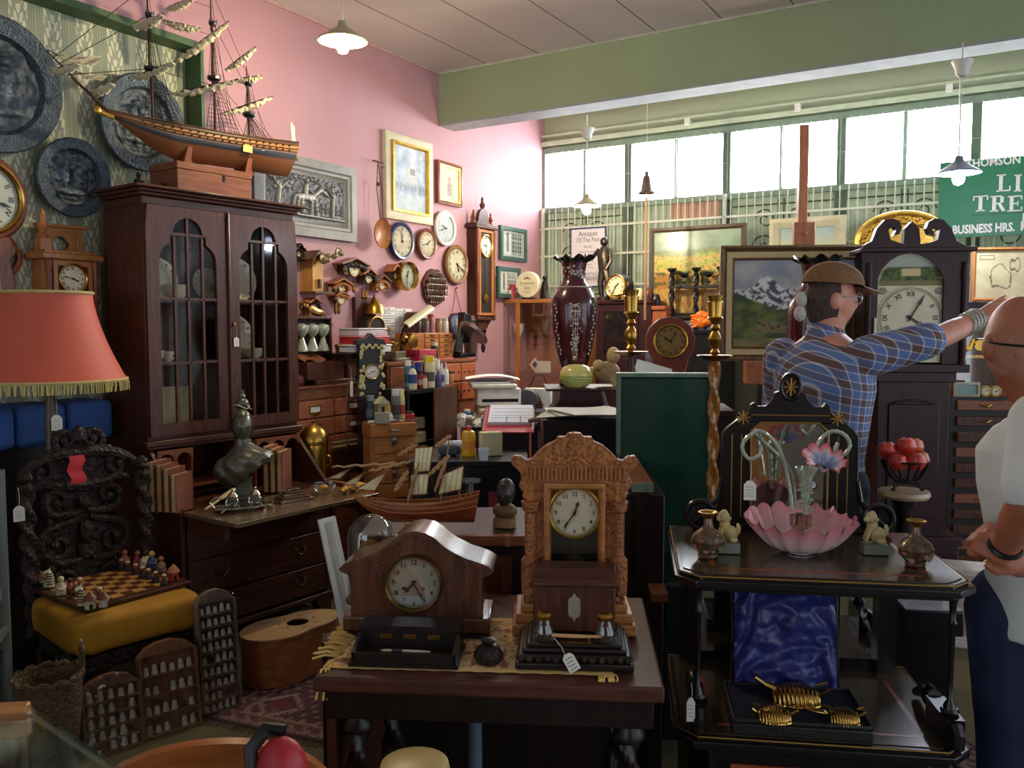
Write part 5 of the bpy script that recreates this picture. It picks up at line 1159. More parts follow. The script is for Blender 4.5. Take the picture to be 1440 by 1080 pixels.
o=onfw('bellows_lamp_tag','pale card hanging in front of the card-file drawers','price tag',493,-.33,1.09); m=M(); m.box(-.012,.012,-.002,0,0,.09); m.tube([(0,-.001,.09),(0,-.001,.16),(0,.018,.19)],.0015,4); P('card',m,TAGM,o)
o=onfw('stethoscope','thin dark cord with ear tubes and chest piece hanging down the card-file drawers','stethoscope',494,-.335,0); m=M()
m.tube([(-.05,0,.8),(-.055,0,.95),(-.05,-.0,1.08),(-.02,-.0,1.19),(.01,.015,1.20),(.05,0,1.16),(.055,0,1.0),(.05,0,.86)],.004,6); P('tube',m,pl('grey_rubber',(96,84,80),.5),o); m=M(Tm(-.05,-.004,.79)); m.lathe([(.0,0),(.022,.002),(.022,.01),(.012,.016)],16,0,AX); P('chest_piece',m,SIL,o)
# black mantel clock with bronze lion
o=onfw('black_mantel_clock','black slate mantel clock behind the open musical box','mantel clock',443,-.10,CBZ); m=M(); m.box(-.17,.13,-.0,.09,0,.06); m.box(-.13,.1,-.0,.09,.06,.3); m.box(-.155,.12,-.015,.095,.3,.335); m.box(-.17,.135,-.02,.1,.335,.35); P('case',m,pl('black_slate',(38,32,34),.3),o,bevel=.004); m=M(); m.box(-.12,.09,-.004,0,.255,.29); P('marble_band',m,pl('grey_marble',(150,140,130),.3),o); dial(o,.05,(4,20),True,T0=Tm(-.02,-.004,.17),bd=.008)
o=onfw('bronze_lion','bronze lion prowling on top of the black mantel clock','figurine',443,-.06,CBZ+.352); m=M(); m.tube([(-.075,0,.075),(-.05,0,.085),(0,0,.07),(.05,0,.06),(.075,0,.05)],[.03,.034,.028,.026,.012],10); m.ball((-.085,0,.1),.027,0,10); m.ball((-.112,0,.092),.013,0,8)
for x in (-.055,.055):
    for y in (-.014,.014): m.tube([(x,y,.06),(x-.01,y,.03),(x,y,.008)],[.013,.009,.009],7)
m.tube([(.075,0,.055),(.1,0,.04),(.115,0,.015)],.005,6); m.box(-.1,.1,-.03,.03,0,.01); P('body',m,pl('polished_bronze',(132,98,58),.3,.9,.3),o)
o=onfw('gilt_wall_clock','gilt and glass carriage-like clock behind the musical box','clock',419,-.20,CBZ+.0); m=M(); m.box(-.04,.05,.06,.13,0,.02); m.box(-.03,.04,.07,.12,.02,.16); m.box(-.04,.05,.06,.13,.16,.18); P('case',m,BRD,o); dial(o,.026,(9,5),True,T0=Tm(.005,.069,.1),bd=.004)
o=onfw('gilt_picture_frame','small gilt frame leaning on the musical box','picture frame',490,-.185,CBZ+.03); o.rotation_euler=(R_(-12),0,R_(FW.deg+6)); m=M(); m.rings((-.06,.06,0,.2),[(0,.02),(0,0),(.02,-.006),(.03,.004)]); P('frame',m,GLD,o); m=M(); m.box(-.04,.04,.008,.012,.02,.18); P('panel',m,pl('brown_panel',(110,76,50),.6),o)
for i in range(4): o=onfw('small_book','thin upright book %s from the gilt frame by the bell clock'%('first','second','third','fourth')[i],'book',509+1.9*i,-.29,CBZ+.0003,'thin books by the gilt frame'); m=M(); m.box(-.008,.008,0,.08,0,.12-.006*i); m.v=[(x,y,z) for x,y,z in m.v]; P('cover',m,pl(('tan_binding','brown_binding','red_binding','dark_binding')[i],((170,120,80),(110,70,50),(140,52,46),(70,46,40))[i]),o); m=M(); m.box(-.006,.006,-.001,.078,.004,.118-.006*i); P('pages',m,BKP,o)
# drawer chest behind the bottles
dyd=-.42; x0=fk(545,530,dyd); x1=fk(668,530,dyd); DZ=1.285
o=T('drawer_chest','low reddish chest of small drawers behind the glue bottles','chest of drawers',FW.w(x0,dyd,0),FW.deg); w=x1-x0
m=M(); m.box(0,w,.0,.38,.903,DZ-.02); m.box(-.01,w+.01,-.012,.385,DZ-.02,DZ); P('case',m,WMX,o,bevel=.002); m=M(); m.box(.02,w*.3,-.008,0,.9,DZ-.03); P('side_door',m,WMX,o,bevel=.003)
for c in range(2):
    for r in range(2): a=w*.62+c*w*.19; z1=DZ-.03-r*.13; m=M(); m.box(a,a+w*.18,-.012,0,z1-.12,z1); d=P('drawer',m,pl('orange_pine',(160,86,50),.45,0,.2,12),o,bevel=.003); m=M(); [m.ball((a+w*.03+q*w*.06,-.016,z1-.06),.007,0,8) for q in range(3)]; P('knob',m,BLK,d)
TCO=at(521,600,4.62); TCR=25
o=T('low_work_table','dark low table carrying the tool chest','table',(TCO.x,TCO.y,0),TCR); m=M(); m.box(-.01,.265,-.02,.17,.52,.55); P('top',m,WBK,o)
for x in (.02,.24):
    for y in (.02,.14): m=M(); m.box(x-.02,x+.02,y-.02,y+.02,0,.52); P('leg',m,WBK,o)
TZ=.972
o=T('tool_chest','golden wooden machinist tool chest with latches below the spray cans','tool chest',(TCO.x,TCO.y,.5515),TCR); w=.255; h=TZ-.5515
m=M(); m.box(0,w,.0,.16,0,h-.075); P('case',m,WLX,o,bevel=.003); m=M(); m.box(-.004,w+.004,-.016,.164,h-.072,h); P('lid',m,WLX,o,bevel=.004)
for r in range(4): z1=h-.09-r*.083; m=M(); m.box(.02,w-.008,-.009,0,z1-.075,z1); P('drawer',m,WLX,o,bevel=.003)
for z,xx in ((h-.09,.5),(h-.27,.5)): m=M(); m.box(w*xx-.012,w*xx+.012,-.022,-.009,z-.03,z+.03); m.lathe([(.012,0),(.012,.012),(.004,.016)],10,0,Tm(w*xx,-.02,z-.0)@AX); P('latch',m,pl('steel_latch',(150,146,140),.3,.9),o)
m=M(); m.tube([(w*.42,-.016,h-.03),(w*.42,-.04,h-.035),(w*.6,-.04,h-.035),(w*.6,-.016,h-.03)],.006,6); P('handle',m,pl('steel_latch',(150,146,140)),o)
# black shelf unit with front board, paper rolls
dys=-.70; x0=fk(573,550,dys); x1=fk(640,550,dys); SZ=1.135
o=T('shelf_unit','black shelf with a brown upright end board beneath the glue bottles','shelf',FW.w(x0,dys,0),FW.deg); w=x1-x0
m=M(); m.box(0,w,0,.26,SZ-.022,SZ); m.box(0,w*.62,.0,.26,.62,.64); m.box(0,w,.25,.26,0,SZ-.022); m.box(0,.018,.0,.26,0,SZ-.022); m.box(w-.018,w,.001,.26,.3,SZ-.022); P('carcass',m,BLK,o)
m=M(); m.box(w*.52,w,-.014,.0,.3,SZ-.001); P('end_board',m,wood('brown_laminate',(84,58,46),(106,76,60)),o); m=M(); m.box(w*.54,w*.98,.0,.26,.0,.3); P('lower_box',m,BLK,o)
for i in range(4): o=T('paper_pack','flat pack of old papers, layer %s under the bottle shelf'%('one','two','three','four')[i],'papers',FW.w(x0+.04+.01*i,dys+.03,.642+.085*i),FW.deg,'paper packs under the bottle shelf'); m=M(); m.box(0,w*.42-.02*i,0,.2,0,.07); P('pack',m,pl('kraft_paper_%d'%(i%2),((150,122,84),(112,88,62))[i%2],.8,0,.3,30),o,bevel=.01)
# bottles and cans
def bottle(px,dy,z,wpx,hpx,kind,c,cap,label,name='bottle',band=None,grp=None):
    x=fk(px,500,dy); p=FW.w(x,dy,z+.0015)
    if z==TZ: p=Vector((TCO.x,TCO.y,z+.0015))+(lambda t,q:Vector((math.cos(R_(TCR))*t-math.sin(R_(TCR))*q,math.sin(R_(TCR))*t+math.cos(R_(TCR))*q,0)))(.012+(px-521)*.0043,.035+(dy+.84)*.45)
    Y=p.y; w=wpx*Y/FPX/2; h=hpx*Y/FPX; o=T(name,label,name.split('_')[-1],p,random.uniform(-40,40),grp)
    M1=pl('plastic_%d_%d_%d'%c,c,.35); M2=pl('plastic_%d_%d_%d'%cap,cap,.4)
    if kind=='can':
        m=M(); m.lathe([(w,0),(w*1.02,.004),(w,.01),(w,h*.74),(w*.85,h*.8)],18); P('body',m,M1,o); m=M(); m.lathe([(w*.86,h*.8),(w*.86,h),(w*.8,h)],18); P('cap',m,M2,o)
    elif kind=='spray':
        m=M(); m.lathe([(w*.95,0),(w,.01),(w,h*.5),(w*.75,h*.62),(w*.35,h*.7)],18); P('body',m,M1,o); m=M(); m.lathe([(w*.38,h*.7),(w*.4,h*.8),(w*.15,h*.84),(w*.1,h)],12); m.tube([(0,0,h*.84),(-w*.5,-w*.4,h*.93)],w*.18,6); P('cap',m,M2,o)
    elif kind=='jar':
        m=M(); m.lathe([(w*.95,0),(w,.005),(w,h*.72),(w*.8,h*.8)],18); P('body',m,M1,o); m=M(); m.lathe([(w*.86,h*.8),(w*.86,h),(w*.8,h)],18); P('cap',m,M2,o)
    else:
        m=M(); m.lathe([(w*.9,0),(w,.012),(w*.85,h*.3),(w,h*.55),(w*.7,h*.75),(w*.32,h*.82)],18,wob=lambda a,z:1-.25*abs(math.sin(a))); P('body',m,M1,o); m=M(); m.lathe([(w*.34,h*.8),(w*.34,h*.92),(w*.15,h)],12); P('cap',m,M2,o)
    if band: m=M(); m.lathe([(w*1.012,h*.2),(w*1.012,h*.5)],18,cap=False); P('label_band',m,pl('band_%d_%d_%d'%band,band,.5),o)
    return o
GB='bottles on the black shelf'
for px,dy,wp,hp,k,c,cp,l,b in ((574,-.62,11,38,'can',(70,120,140),(232,226,208),'teal aerosol can with a cream cap, leftmost on the black shelf',(40,80,96)),(580,-.73,12,42,'spray',(214,206,178),(40,80,150),'cream bottle with a blue nozzle on the black shelf',(40,70,130)),
    (588,-.62,10,34,'jar',(40,60,120),(30,50,140),'dark blue tin behind the red jar on the black shelf',None),(591,-.72,9,25,'jar',(150,36,44),(110,30,36),'small red jar on the black shelf',(196,160,150)),(597,-.74,7,18,'jar',(214,200,176),(176,80,60),'tiny cream pot beside the red jar',None),
    (598,-.62,9,46,'spray',(60,70,90),(70,170,70),'bottle with a bright green nozzle on the black shelf',None),(604,-.73,14,44,'can',(206,198,162),(244,208,30),'cream spray can with a bright yellow cap on the black shelf',(90,84,74)),
    (613,-.64,13,36,'can',(198,196,190),(226,222,214),'white-capped tin behind the violet bottle',None),(616,-.72,9,26,'spray',(104,96,170),(120,110,180),'violet bottle on the black shelf',None),(621,-.73,9,33,'squeeze',(214,212,210),(226,224,230),'white squeeze bottle on the black shelf',(96,90,150)),(627,-.65,8,32,'spray',(226,224,220),(216,206,214),'slim white nozzle bottle near the end board',None),(633,-.64,9,18,'jar',(176,116,60),(84,48,34),'brown jar with dark lid at the right end of the black shelf',None)):
    bottle(px,dy+.08,SZ,wp,hp,k,c,cp,l,'bottle',b,GB)
def ontc(name,label,cat,px,dy,z,grp): q=Vector((TCO.x,TCO.y,z+.0015)); t=.012+(px-521)*.0043; return T(name,label,cat,q+Vector((math.cos(R_(TCR))*t-math.sin(R_(TCR))*.015,math.sin(R_(TCR))*t+math.cos(R_(TCR))*.015,0)),TCR+random.uniform(-15,15),grp)
GC='cans and pots on the tool chest'
for px,dy,wp,hp,k,c,cp,l,nm,b in ((558,-.7,12,45,'can',(92,96,100),(196,192,196),'tall grey spray can on the tool chest','spray_can',(60,50,60)),(567,-.66,11,44,'can',(196,180,120),(222,206,150),'tall cream spray can with a red band on the tool chest','spray_can',(150,60,50)),(574,-.8,13,14,'jar',(176,40,40),(60,30,30),'small red reel on the right end of the tool chest','reel',None),
    (538,-.62,14,20,'jar',(150,150,160),(180,178,186),'small grey jar in the middle of the tool chest','jar',None),(546,-.74,16,12,'jar',(210,208,206),(224,222,224),'low white tub on the tool chest','tub',None),(524,-.72,12,38,'jar',(44,52,60),(120,130,140),'tall dark glass jar left on the tool chest','jar',(90,100,112)),(533,-.72,12,32,'jar',(96,112,130),(150,160,170),'blue-grey tall tin on the tool chest','jar',(140,150,160)),(550,-.68,9,28,'squeeze',(188,160,60),(196,170,70),'mustard oil bottle behind the white tub','bottle',None)):
    bottle(px,dy,TZ,wp,hp,k,c,cp,l,nm,b,GC)
for i,(px,dy,c) in enumerate(((528,-.80,(220,216,210)),(540,-.81,(60,60,66)),(552,-.81,(206,190,170)),(563,-.80,(84,84,90)))):
    o=ontc('small_tool',('pale rag','black pliers','wooden-handled brush','grey file')[i]+' at the front of the tool chest top','tool',px,dy,TZ,'bits on the tool chest'); m=M()
    m.tube([(-.05,0,.008),(-.01,.01,.01),(.05,-.005,.007)],[.008,.008,.004],7); P('grip',m,pl('tool_%d'%i,c,.5),o); m=M(); m.tube([(.045,-.005,.007),(.085,-.002,.005)],.003,6); P('shank',m,pl('steel_latch',(150,146,140)),o)
# ornate black and brass clock, little house
o=onfw('ornate_shelf_clock','tall ornate black and cream pierced clock between musical box and drawer chest','clock',522,-.47,1.075,rz=-36); zz=.36
m=M(); m.box(-.085,.085,0,.1,0,.03); m.box(-.07,.07,.01,.09,.03,zz-.04); m.prism([(-.09,zz-.04),(.09,zz-.04),(.08,zz-.01),(.03,zz),(0,zz+.03),(-.03,zz),(-.08,zz-.01)],0,.1); P('case',m,pl('dark_green_black',(38,42,36),.4),o,bevel=.003)
m=M(); random.seed(11)
for k in range(46): s=random.choice((-1,1)); m.ball((s*random.uniform(.045,.075),-.004,random.uniform(.03,zz-.05)),(.009,.007,.012),0,6)
for k in range(14): m.ball((-.06+.009*k,-.004,zz-.05+.01*math.sin(k*1.5)),(.008,.006,.009),0,6)
P('pierced_ornament',m,pl('cream_bone_inlay',(196,186,140),.5),o); dial(o,.042,(2,40),True,face=WHT,T0=Tm(0,-.008,.165),bd=.006)
o=onfw('clock_stand','dark pedestal shelf carrying the ornate pierced clock','stand',522,-.47,0,rz=-36); m=M(); m.box(-.065,.065,0,.1,0,1.074); P('body',m,WBK,o)
o=ontc('model_house','tiny carved house in front of the ornate pierced clock','model house',534,0,TZ+.064,None); m=M(); m.box(-.028,.028,-.02,.02,0,.05); P('walls',m,pl('house_cream',(170,150,104),.6),o); m=M(); m.prism([(-.04,.045),(.04,.045),(0,.085)],-.026,.026); P('roof',m,pl('house_roof',(196,188,150),.6),o); m=M(); m.box(-.008,.008,-.022,-.02,0,.028); P('doorway',m,BLK,o)
o=ontc('marble_block','pale marble block under the tiny carved house','block',534,0,TZ,None); m=M(); m.box(-.04,.04,-.04,.04,0,.0625); P('body',m,pl('pale_marble',(150,146,132),.3),o,bevel=.004)
# red and clear storage boxes under the bell clock
for i,(px,dz,c,l,w_) in enumerate(((528,0,(206,206,212),'clear plastic box, lowest below the bell clock',.15),(527,.052,(190,44,48),'red plastic box in the middle below the bell clock',.14),(526,.1,(200,190,196),'pale lidded plastic box on top of the red box below the bell clock',.135))):
    o=onfw('storage_box',l,'storage box',px,-.36+.01*i,DZ+.06+dz,'plastic boxes below the bell clock'); m=M(); m.box(-w_,w_,0,.16,0,.038); P('tub',m,pl('box_plastic_%d'%i,c,.35),o,bevel=.006); m=M(); m.box(-w_-.004,w_+.004,-.004,.164,.0385,.048); P('lid',m,pl('box_lid_%d'%i,mix(c,(255,255,255),.35),.35),o,bevel=.003)
o=onfw('wall_shelf','dark shelf board under the plastic boxes','shelf',524,-.37,DZ+.035); m=M(); m.box(-.19,.19,0,.36,0,.023); P('board',m,WBK,o)
# fretwork drill / watchmaker's lathe, desk lamp
o=onfw('watch_lathe','small brass watchmaking machine with crank on the drawer chest','machine',567,-.36,DZ); m=M(); m.box(-.07,.07,0,.1,0,.02); m.box(-.05,.05,.02,.08,.02,.06); P('base',m,pl('machine_green',(120,112,84),.45,.3),o,bevel=.004); m=M(); m.tube([(-.04,.05,.05),(-.03,.05,.1),(.03,.05,.12)],[.02,.022,.014],10); m.lathe([(.016,0),(.03,.01),(.03,.03),(.016,.04)],14,0,Tm(.05,.05,.13)@AX); P('head',m,BRD,o); m=M(); m.tube([(-.03,.05,.12),(-.1,.03,.12),(-.12,.02,.15),(-.12,.02,.19)],.005,6); m.ball((-.12,.02,.2),.016,0,8); P('crank',m,BRS,o); m=M(); m.lathe([(.026,0),(.045,.004),(.045,.016),(.026,.02)],18,0,Tm(.085,.0,.12)@AX); P('pulley',m,BRS,o)
o=onfw('desk_lamp','cream fluorescent desk lamp reaching over the small machine','desk lamp',572,-.29,DZ); m=M(); m.tube([(0,.05,0),(0,.05,.14),(.0,.03,.2),(.05,.0,.25)],.007,8); P('arm',m,IRN,o); m=M(); m.lathe([(.05,0),(.05,.015),(.02,.02)],16,0,Tm(0,.05,0)); P('base',m,IRN,o)
m=M(Tm(.11,-.01,.285,ry=-24)); m.grid(10,3,lambda u,v:(-.16+.3*v,-.035*math.cos(PI*u),.035*math.sin(PI*u)-.012)); m.grid(10,1,lambda u,v:(-.16+.3*v,-.032*math.cos(PI*u),.030*math.sin(PI*u)-.012)); P('lamp_head',m,pl('cream_lamp_metal',(206,198,164),.35),o)
# red boxes, black jar, mini drawers with cups on the chest
for i,(px,dz,c,l) in enumerate(((597,0,(160,40,60),'dark red flat box on the drawer chest'),(598,.035,(180,52,70),'pinkish red flat box topmost on the drawer chest'))): o=onfw('flat_box',l,'box',px+3,-.40,DZ+dz,'red boxes on the drawer chest'); m=M(); m.box(-.08,.1,0,.11,0,.033); P('body',m,pl('flat_box_%d'%i,c,.45),o,bevel=.003)
for i,(px,dz,c,l) in enumerate(((608,0,(150,150,156),'grey booklet lying on the front of the drawer chest'),(612,.012,(196,90,70),'white and red booklet lying on the drawer chest'))): o=onfw('booklet',l,'booklet',px+14*i,-.425,DZ+.0005+dz*0,'booklets on the drawer chest',rz=3); m=M(); m.box(-.09,.09,-.005,.02,0,.012); P('cover',m,pl('booklet_%d'%i,c,.6),o)
bottle(611,-.36,DZ,10,24,'jar',(36,36,40),(210,204,190),'black jar with a white lid before the small drawer cabinet','jar',None)
x0=fk(579,490,-.28); x1=fk(637,490,-.28); o=T('mini_drawer_cabinet','small golden cabinet of tiny drawers on the drawer chest','cabinet',FW.w(x0,-.28,DZ+.0015),FW.deg); w=x1-x0; h=.175
m=M(); m.box(0,w,0,.14,0,h); P('case',m,WLX,o,bevel=.003)
for c in range(2):
    for r in range(5): a=w*.3+c*w*.35; z=.01+r*.033; m=M(); m.box(a,a+w*.33,-.006,0,z,z+.029); d=P('drawer',m,WLX,o,bevel=.002); m=M(); m.tube([(a+w*.12,-.006,z+.018),(a+w*.165,-.02,z+.012),(a+w*.21,-.006,z+.018)],.004,5); P('pull',m,IRN,d)
for i,(px,kd,c,l) in enumerate(((588,'jar',(70,40,36),'dark wooden pot, leftmost on the small drawer cabinet'),(599,'jar',(110,100,96),'grey metal pot on the small drawer cabinet'),(606,'can',(150,80,70),'reddish grinder on the small drawer cabinet'),(617,'jar',(150,120,80),'brass ring pot on the small drawer cabinet'),(626,'jar',(196,190,180),'silver cup at the right end of the small drawer cabinet'))): bottle(px,-.22,DZ+h,10,20+ (i==2)*6,kd,c,c,l,'pot',None,'pots on the small drawer cabinet')
o=onfw('wooden_mantel_case','dark arched clock case behind the pots on the small drawer cabinet','clock case',588,-.13,DZ); m=M(); m.prism([(-.06,0),(.06,0),(.06,.27)]+[(.06*math.cos(PI*k/8),.27+.05*math.sin(PI*k/8)) for k in range(1,8)]+[(-.06,.27)],0,.08); P('body',m,WD,o)
# cast iron press with oval tray
o=onfw('mincer_press','black cast-iron machine with a slanted oval tray at the end of the drawer chest','machine',659,-.34,DZ); m=M(); m.box(-.09,.09,0,.12,0,.03); m.tube([(-.05,.06,.03),(-.03,.06,.12),(0,.06,.25)],[.035,.03,.02],8); m.prism([(-.03,.1),(.06,.1),(.08,.3),(.0,.32)],.03,.09); P('body',m,BLK,o,bevel=.004)
m=M(Tm(.02,-.03,.16,ry=32)); m.lathe([(0,0),(.13,.0),(.15,.014),(.15,.02),(.125,.012),(0,.012)],24,0,Tm(sc=(1,.5,1))); P('oval_tray',m,pl('steel_tray',(150,130,124),.3,.7),o)
m=M(); m.tube([(.09+.06*math.cos(a),.02,.2+.06*math.sin(a)) for a in [2*PI*k/20 for k in range(20)]],.007,6,closed=True); P('flywheel',m,IRN,o)
o=onfw('leather_bundle','brown leather roll standing behind the cast-iron machine','bundle',661,-.16,DZ); m=M(); m.lathe([(.04,0),(.05,.1),(.045,.25),(.035,.3)],14); P('body',m,pl('brown_leather',(70,42,34),.5),o)
# right-hand bench with printer, papers and oddments
BZ=.9
o=T('work_bench','dark cluttered bench in front of the display case','bench',(-.13,5.55,0),8); m=M(); m.box(-.215,.42,-.45,.5,BZ-.03,BZ); P('top',m,BLK,o); m=M(); m.box(-.2,.0,-.42,.1,.0,BZ-.031); P('side_box',m,WMD,o)
for x in (.36,): 
    for y in (-.4,.45): m=M(); m.box(x-.03,x+.03,y-.03,y+.03,0,BZ-.031); P('leg',m,BLK,o)
def onb(name,label,cat,px,py,z,grp=None,rz=0): return T(name,label,cat,atz(px,py,z+.001),rz,grp)
o=T('carton','flat carton under the white printer','box',(at(699,500,5.6).x,5.6,BZ+.001),8); m=M(); m.box(-.13,.14,0,.22,0,.075); P('body',m,pl('kraft_carton',(150,124,92),.8),o); o=T('printer','white printer on the cluttered bench in front of the display case','printer',(at(699,500,5.6).x,5.6,BZ+.078),8); m=M(); m.box(-.13,.16,0,.25,0,.12); m.box(-.17,.13,-.03,.25,.12,.15); P('body',m,WHT,o,bevel=.01); m=M(); m.box(-.1,.14,-.004,0,.03,.05); P('slot',m,BLK,o)
p=o.location; o=T('paper_heap','loose white papers draped over the printer','papers',(p.x-.02,p.y+.02,p.z+.152),10); m=M(); m.grid(10,8,lambda u,v:(-.19+.36*u,-.03+.24*v,.03+.02*math.sin(u*PI)-.03*max(0,u-.75)+.01*math.sin(v*5))); m.grid(10,8,lambda u,v:(-.17+.33*u,-.025+.22*v,.012+.012*math.sin(u*PI))); m.box(-.16,.1,-.02,.2,0.,.01); P('sheets',m,PPR,o)
random.seed(21); ODD=[((226,222,216),'white'),((70,110,170),'blue'),((200,190,176),'beige'),((120,110,100),'grey'),((190,120,90),'terracotta'),((240,238,232),'bright white'),((90,130,150),'teal')]
for i in range(16):
    px=(646+ (i%8)*7.2 if i//8 else 650+(i%8)*7)+random.uniform(-1,1); py=591+9*(i//8)+random.uniform(-1,1); c,cn=ODD[i%7]
    o=onb('crumpled_cloth' if i%3==0 else 'small_pot' if i%3==1 else 'tube_of_glue','%s %s on the cluttered bench, %s row'%(cn,('crumpled rag','little pot','tube')[i%3],('back','front')[i//8])+(' near the pine boxes','')[int(i%8>3)],('cloth','pot','tube')[i%3],px,py,BZ,'oddments on the cluttered bench',random.uniform(0,90)); m=M()
    if i%3==0: m.grid(12,7,lambda u,v:((.045+.012*math.sin(u*19+i))*math.sin(PI*(.5+.5*v))*math.cos(2*PI*u),.045*math.sin(PI*(.5+.5*v))*math.sin(2*PI*u),-.04*math.cos(PI*(.5+.5*v))*(1+.3*math.sin(u*25))),wrap=True); P('cloth',m,pl('odd_%d'%(i%7),c,.7),o)
    elif i%3==1: m.lathe([(.02,0),(.024,.005),(.024,.05),(.018,.055)],14); P('pot',m,pl('odd_%d'%(i%7),c,.5),o); m=M(); m.lathe([(.02,.0555),(.02,.068),(.016,.07)],14); P('lid',m,WHT,o)
    else: m.tube([(-.05,0,.014),(.03,0,.014),(.055,0,.01)],[.004,.013,.006],8); P('tube',m,pl('odd_%d'%(i%7),c,.5),o); m=M(); m.tube([(.056,0,.01),(.075,0,.01)],.005,7); P('cap',m,RED,o)

# rabbit-like beige crockery, map bag and dark round case on bench right end
o=onb('beige_bowl','beige speckled bowl on the bench behind the red ring binder','bowl',716,590,BZ); m=M(); m.lathe([(.05,0),(.09,.03),(.1,.06),(.09,.06),(.05,.02)],18); P('bowl',m,pl('speckled_beige',(170,150,124),.5,0,.4,40),o)
o=onb('black_headphone_case','round dark case leaning on the bench below the display case','case',741,582,BZ); m=M(Tm(0,0,.09,rx=75)); m.lathe([(0,-.03),(.07,-.03),(.085,-.01),(.085,.01),(.07,.03),(0,.03)],22); P('body',m,pl('dark_case',(50,46,54),.5),o)
o=onb('printed_bag','white paper bag printed with a red pagoda on the bench','bag',757,580,BZ,rz=-12); m=M(); m.box(-.1,.09,0,.06,0,.17); P('bag',m,PPR,o,bevel=.006)
m=M(); m.prism([(-.03,.03),(.03,.03),(.03,.05),(.04,.055),(.022,.07),(.03,.075),(.014,.09),(.02,.095),(.004,.115),(0,.14),(-.004,.115),(-.02,.095),(-.014,.09),(-.03,.075),(-.022,.07),(-.04,.055),(-.03,.05)],-.002,-.0005); P('printed_pagoda',m,pl('pagoda_red',(140,60,50),.6),o)
m=M(); m.tube([(-.07,.03,.17),(-.03,.03,.26),(.03,.03,.26),(.07,.03,.17)],.004,6); P('handle',m,IRN,o)
# dark front bench with yellow bottle etc.
o=T('dark_cabinet','low dark cabinet carrying the yellow bottle behind the small ship model','cabinet',(at(640,640,3.95).x-.2,3.80,0),0)
m=M(); m.box(0,.53,.0,.4,.0,.875); m.box(-.01,.54,-.012,.41,.876,.9); P('case',m,WEB,o,bevel=.003); m=M(); m.box(.36,.45,-.006,-.0,.60,.76); P('red_panel',m,pl('dull_red',(130,36,50),.5),o)
for px,py,wp,hp,k,c,cp,l,nm,b in ((659,641,22,43,'squeeze',(236,176,24),(206,50,36),'bright yellow squeeze bottle with red cap on the dark cabinet','bottle',(226,120,40)),(676,632,14,26,'jar',(34,34,40),(60,60,66),'black tin behind the clear tumbler','tin',None),(680,647,15,17,'jar',(206,210,222),(222,226,236),'pale plastic tumbler right of the yellow bottle','tumbler',None)):
    p=atz(px,py,.901); o=T(nm,l,nm,p,20); w=wp*p.y/FPX/2; h=hp*p.y/FPX; C1=pl('p_%d_%d_%d'%c,c,.35); C2=pl('p_%d_%d_%d'%cp,cp,.35); m=M()
    if k=='squeeze': m.lathe([(w*.9,0),(w,.012),(w*.8,h*.35),(w*.95,h*.6),(w*.8,h*.8),(w*.35,h*.86)],20,wob=lambda a,z:1-.2*abs(math.sin(a))); P('body',m,C1,o); m=M(); m.lathe([(w*.36,h*.86),(w*.36,h*.96),(w*.2,h)],12); P('cap',m,C2,o); m=M(); m.lathe([(w*.97,h*.1),(w*.84,h*.33),(w*.9,h*.5)],20,cap=False,wob=lambda a,z:1-.2*abs(math.sin(a))); P('label_band',m,pl('orange_band',(230,140,40),.5),o)
    else: m.lathe([(w*.85,0),(w*.9,.004),(w,h),(w*.94,h),(w*.84,.006)],20); P('body',m,C1,o); m=M(); m.lathe([(w*1.03,h*.86),(w*1.03,h*.97)],20,cap=False); P('rim',m,C2,o)
for i,(px,py,c,l) in enumerate(((640,634,(190,206,220),'pale blue rag on the dark cabinet'),(632,640,(60,70,80),'dark cloth bundle on the dark cabinet'),(690,640,(206,196,150),'cream card box right of the pale tumbler'))): 
    o=T('folded_cloth' if i<2 else 'card_box',l,'cloth' if i<2 else 'box',atz(px,py,.9015),15); m=M(); m.box(-.05,.05,-.03,.03,0,.05 if i<2 else .11); P('body',m,pl('cloth_%d'%i,c,.8),o,bevel=.018 if i<2 else .003)
# kettle-like grey funnel on lower shelf front
o=T('grey_funnel','grey metal funnel lamp standing before the dark cabinet','funnel',Vector((at(662,690,3.7).x,3.70,0)),0); m=M(); m.lathe([(.06,0),(.06,.02),(.015,.03),(.015,.58),(.06,.6),(.05,.63),(.015,.7),(.012,.82),(.045,.825),(.045,.835)],18); P('body',m,pl('grey_metal_funnel',(120,122,128),.4,.6),o)
# ================= back wall: glass case, cabinets, pictures, easel
def bw(name,label,cat,x0,y0,x1,y1,dy,group=None): return W(name,label,cat,FB,x0,y0,x1,y1,dy,group)
# glazed display case in the corner
xa=FB.uv(697,470,-.7)[0]; xb=FB.uv(812,470,-.7)[0]; ZC=1.727
o=T('display_case','wooden display case with sliding glass in the corner by the pink wall','display cabinet',FB.w(xa,-.7,0),FB.deg); w=xb-xa
m=M(); m.box(0,w,0,.4,ZC-.03,ZC); m.box(0,w,.39,.4,0,ZC-.03); m.box(0,.03,0,.4,0,ZC-.03); m.box(w-.03,w,0,.4,0,ZC-.03); m.box(.03,w-.03,0,.39,0,.75); P('case',m,WLX,o)
for z in (1.12,1.42): m=M(); m.box(.03,w-.03,.03,.39,z,z+.008); P('shelf',m,GLS,o)
m=M(); m.box(.2,.235,-.012,.0,.75,ZC-.03); P('glass_stile',m,WLT,o)
for a,b in ((.03,.2),(.235,w-.03)): m=M(); m.box(a,b,.004,.008,.76,ZC-.03); P('glass_door',m,GLS,o)
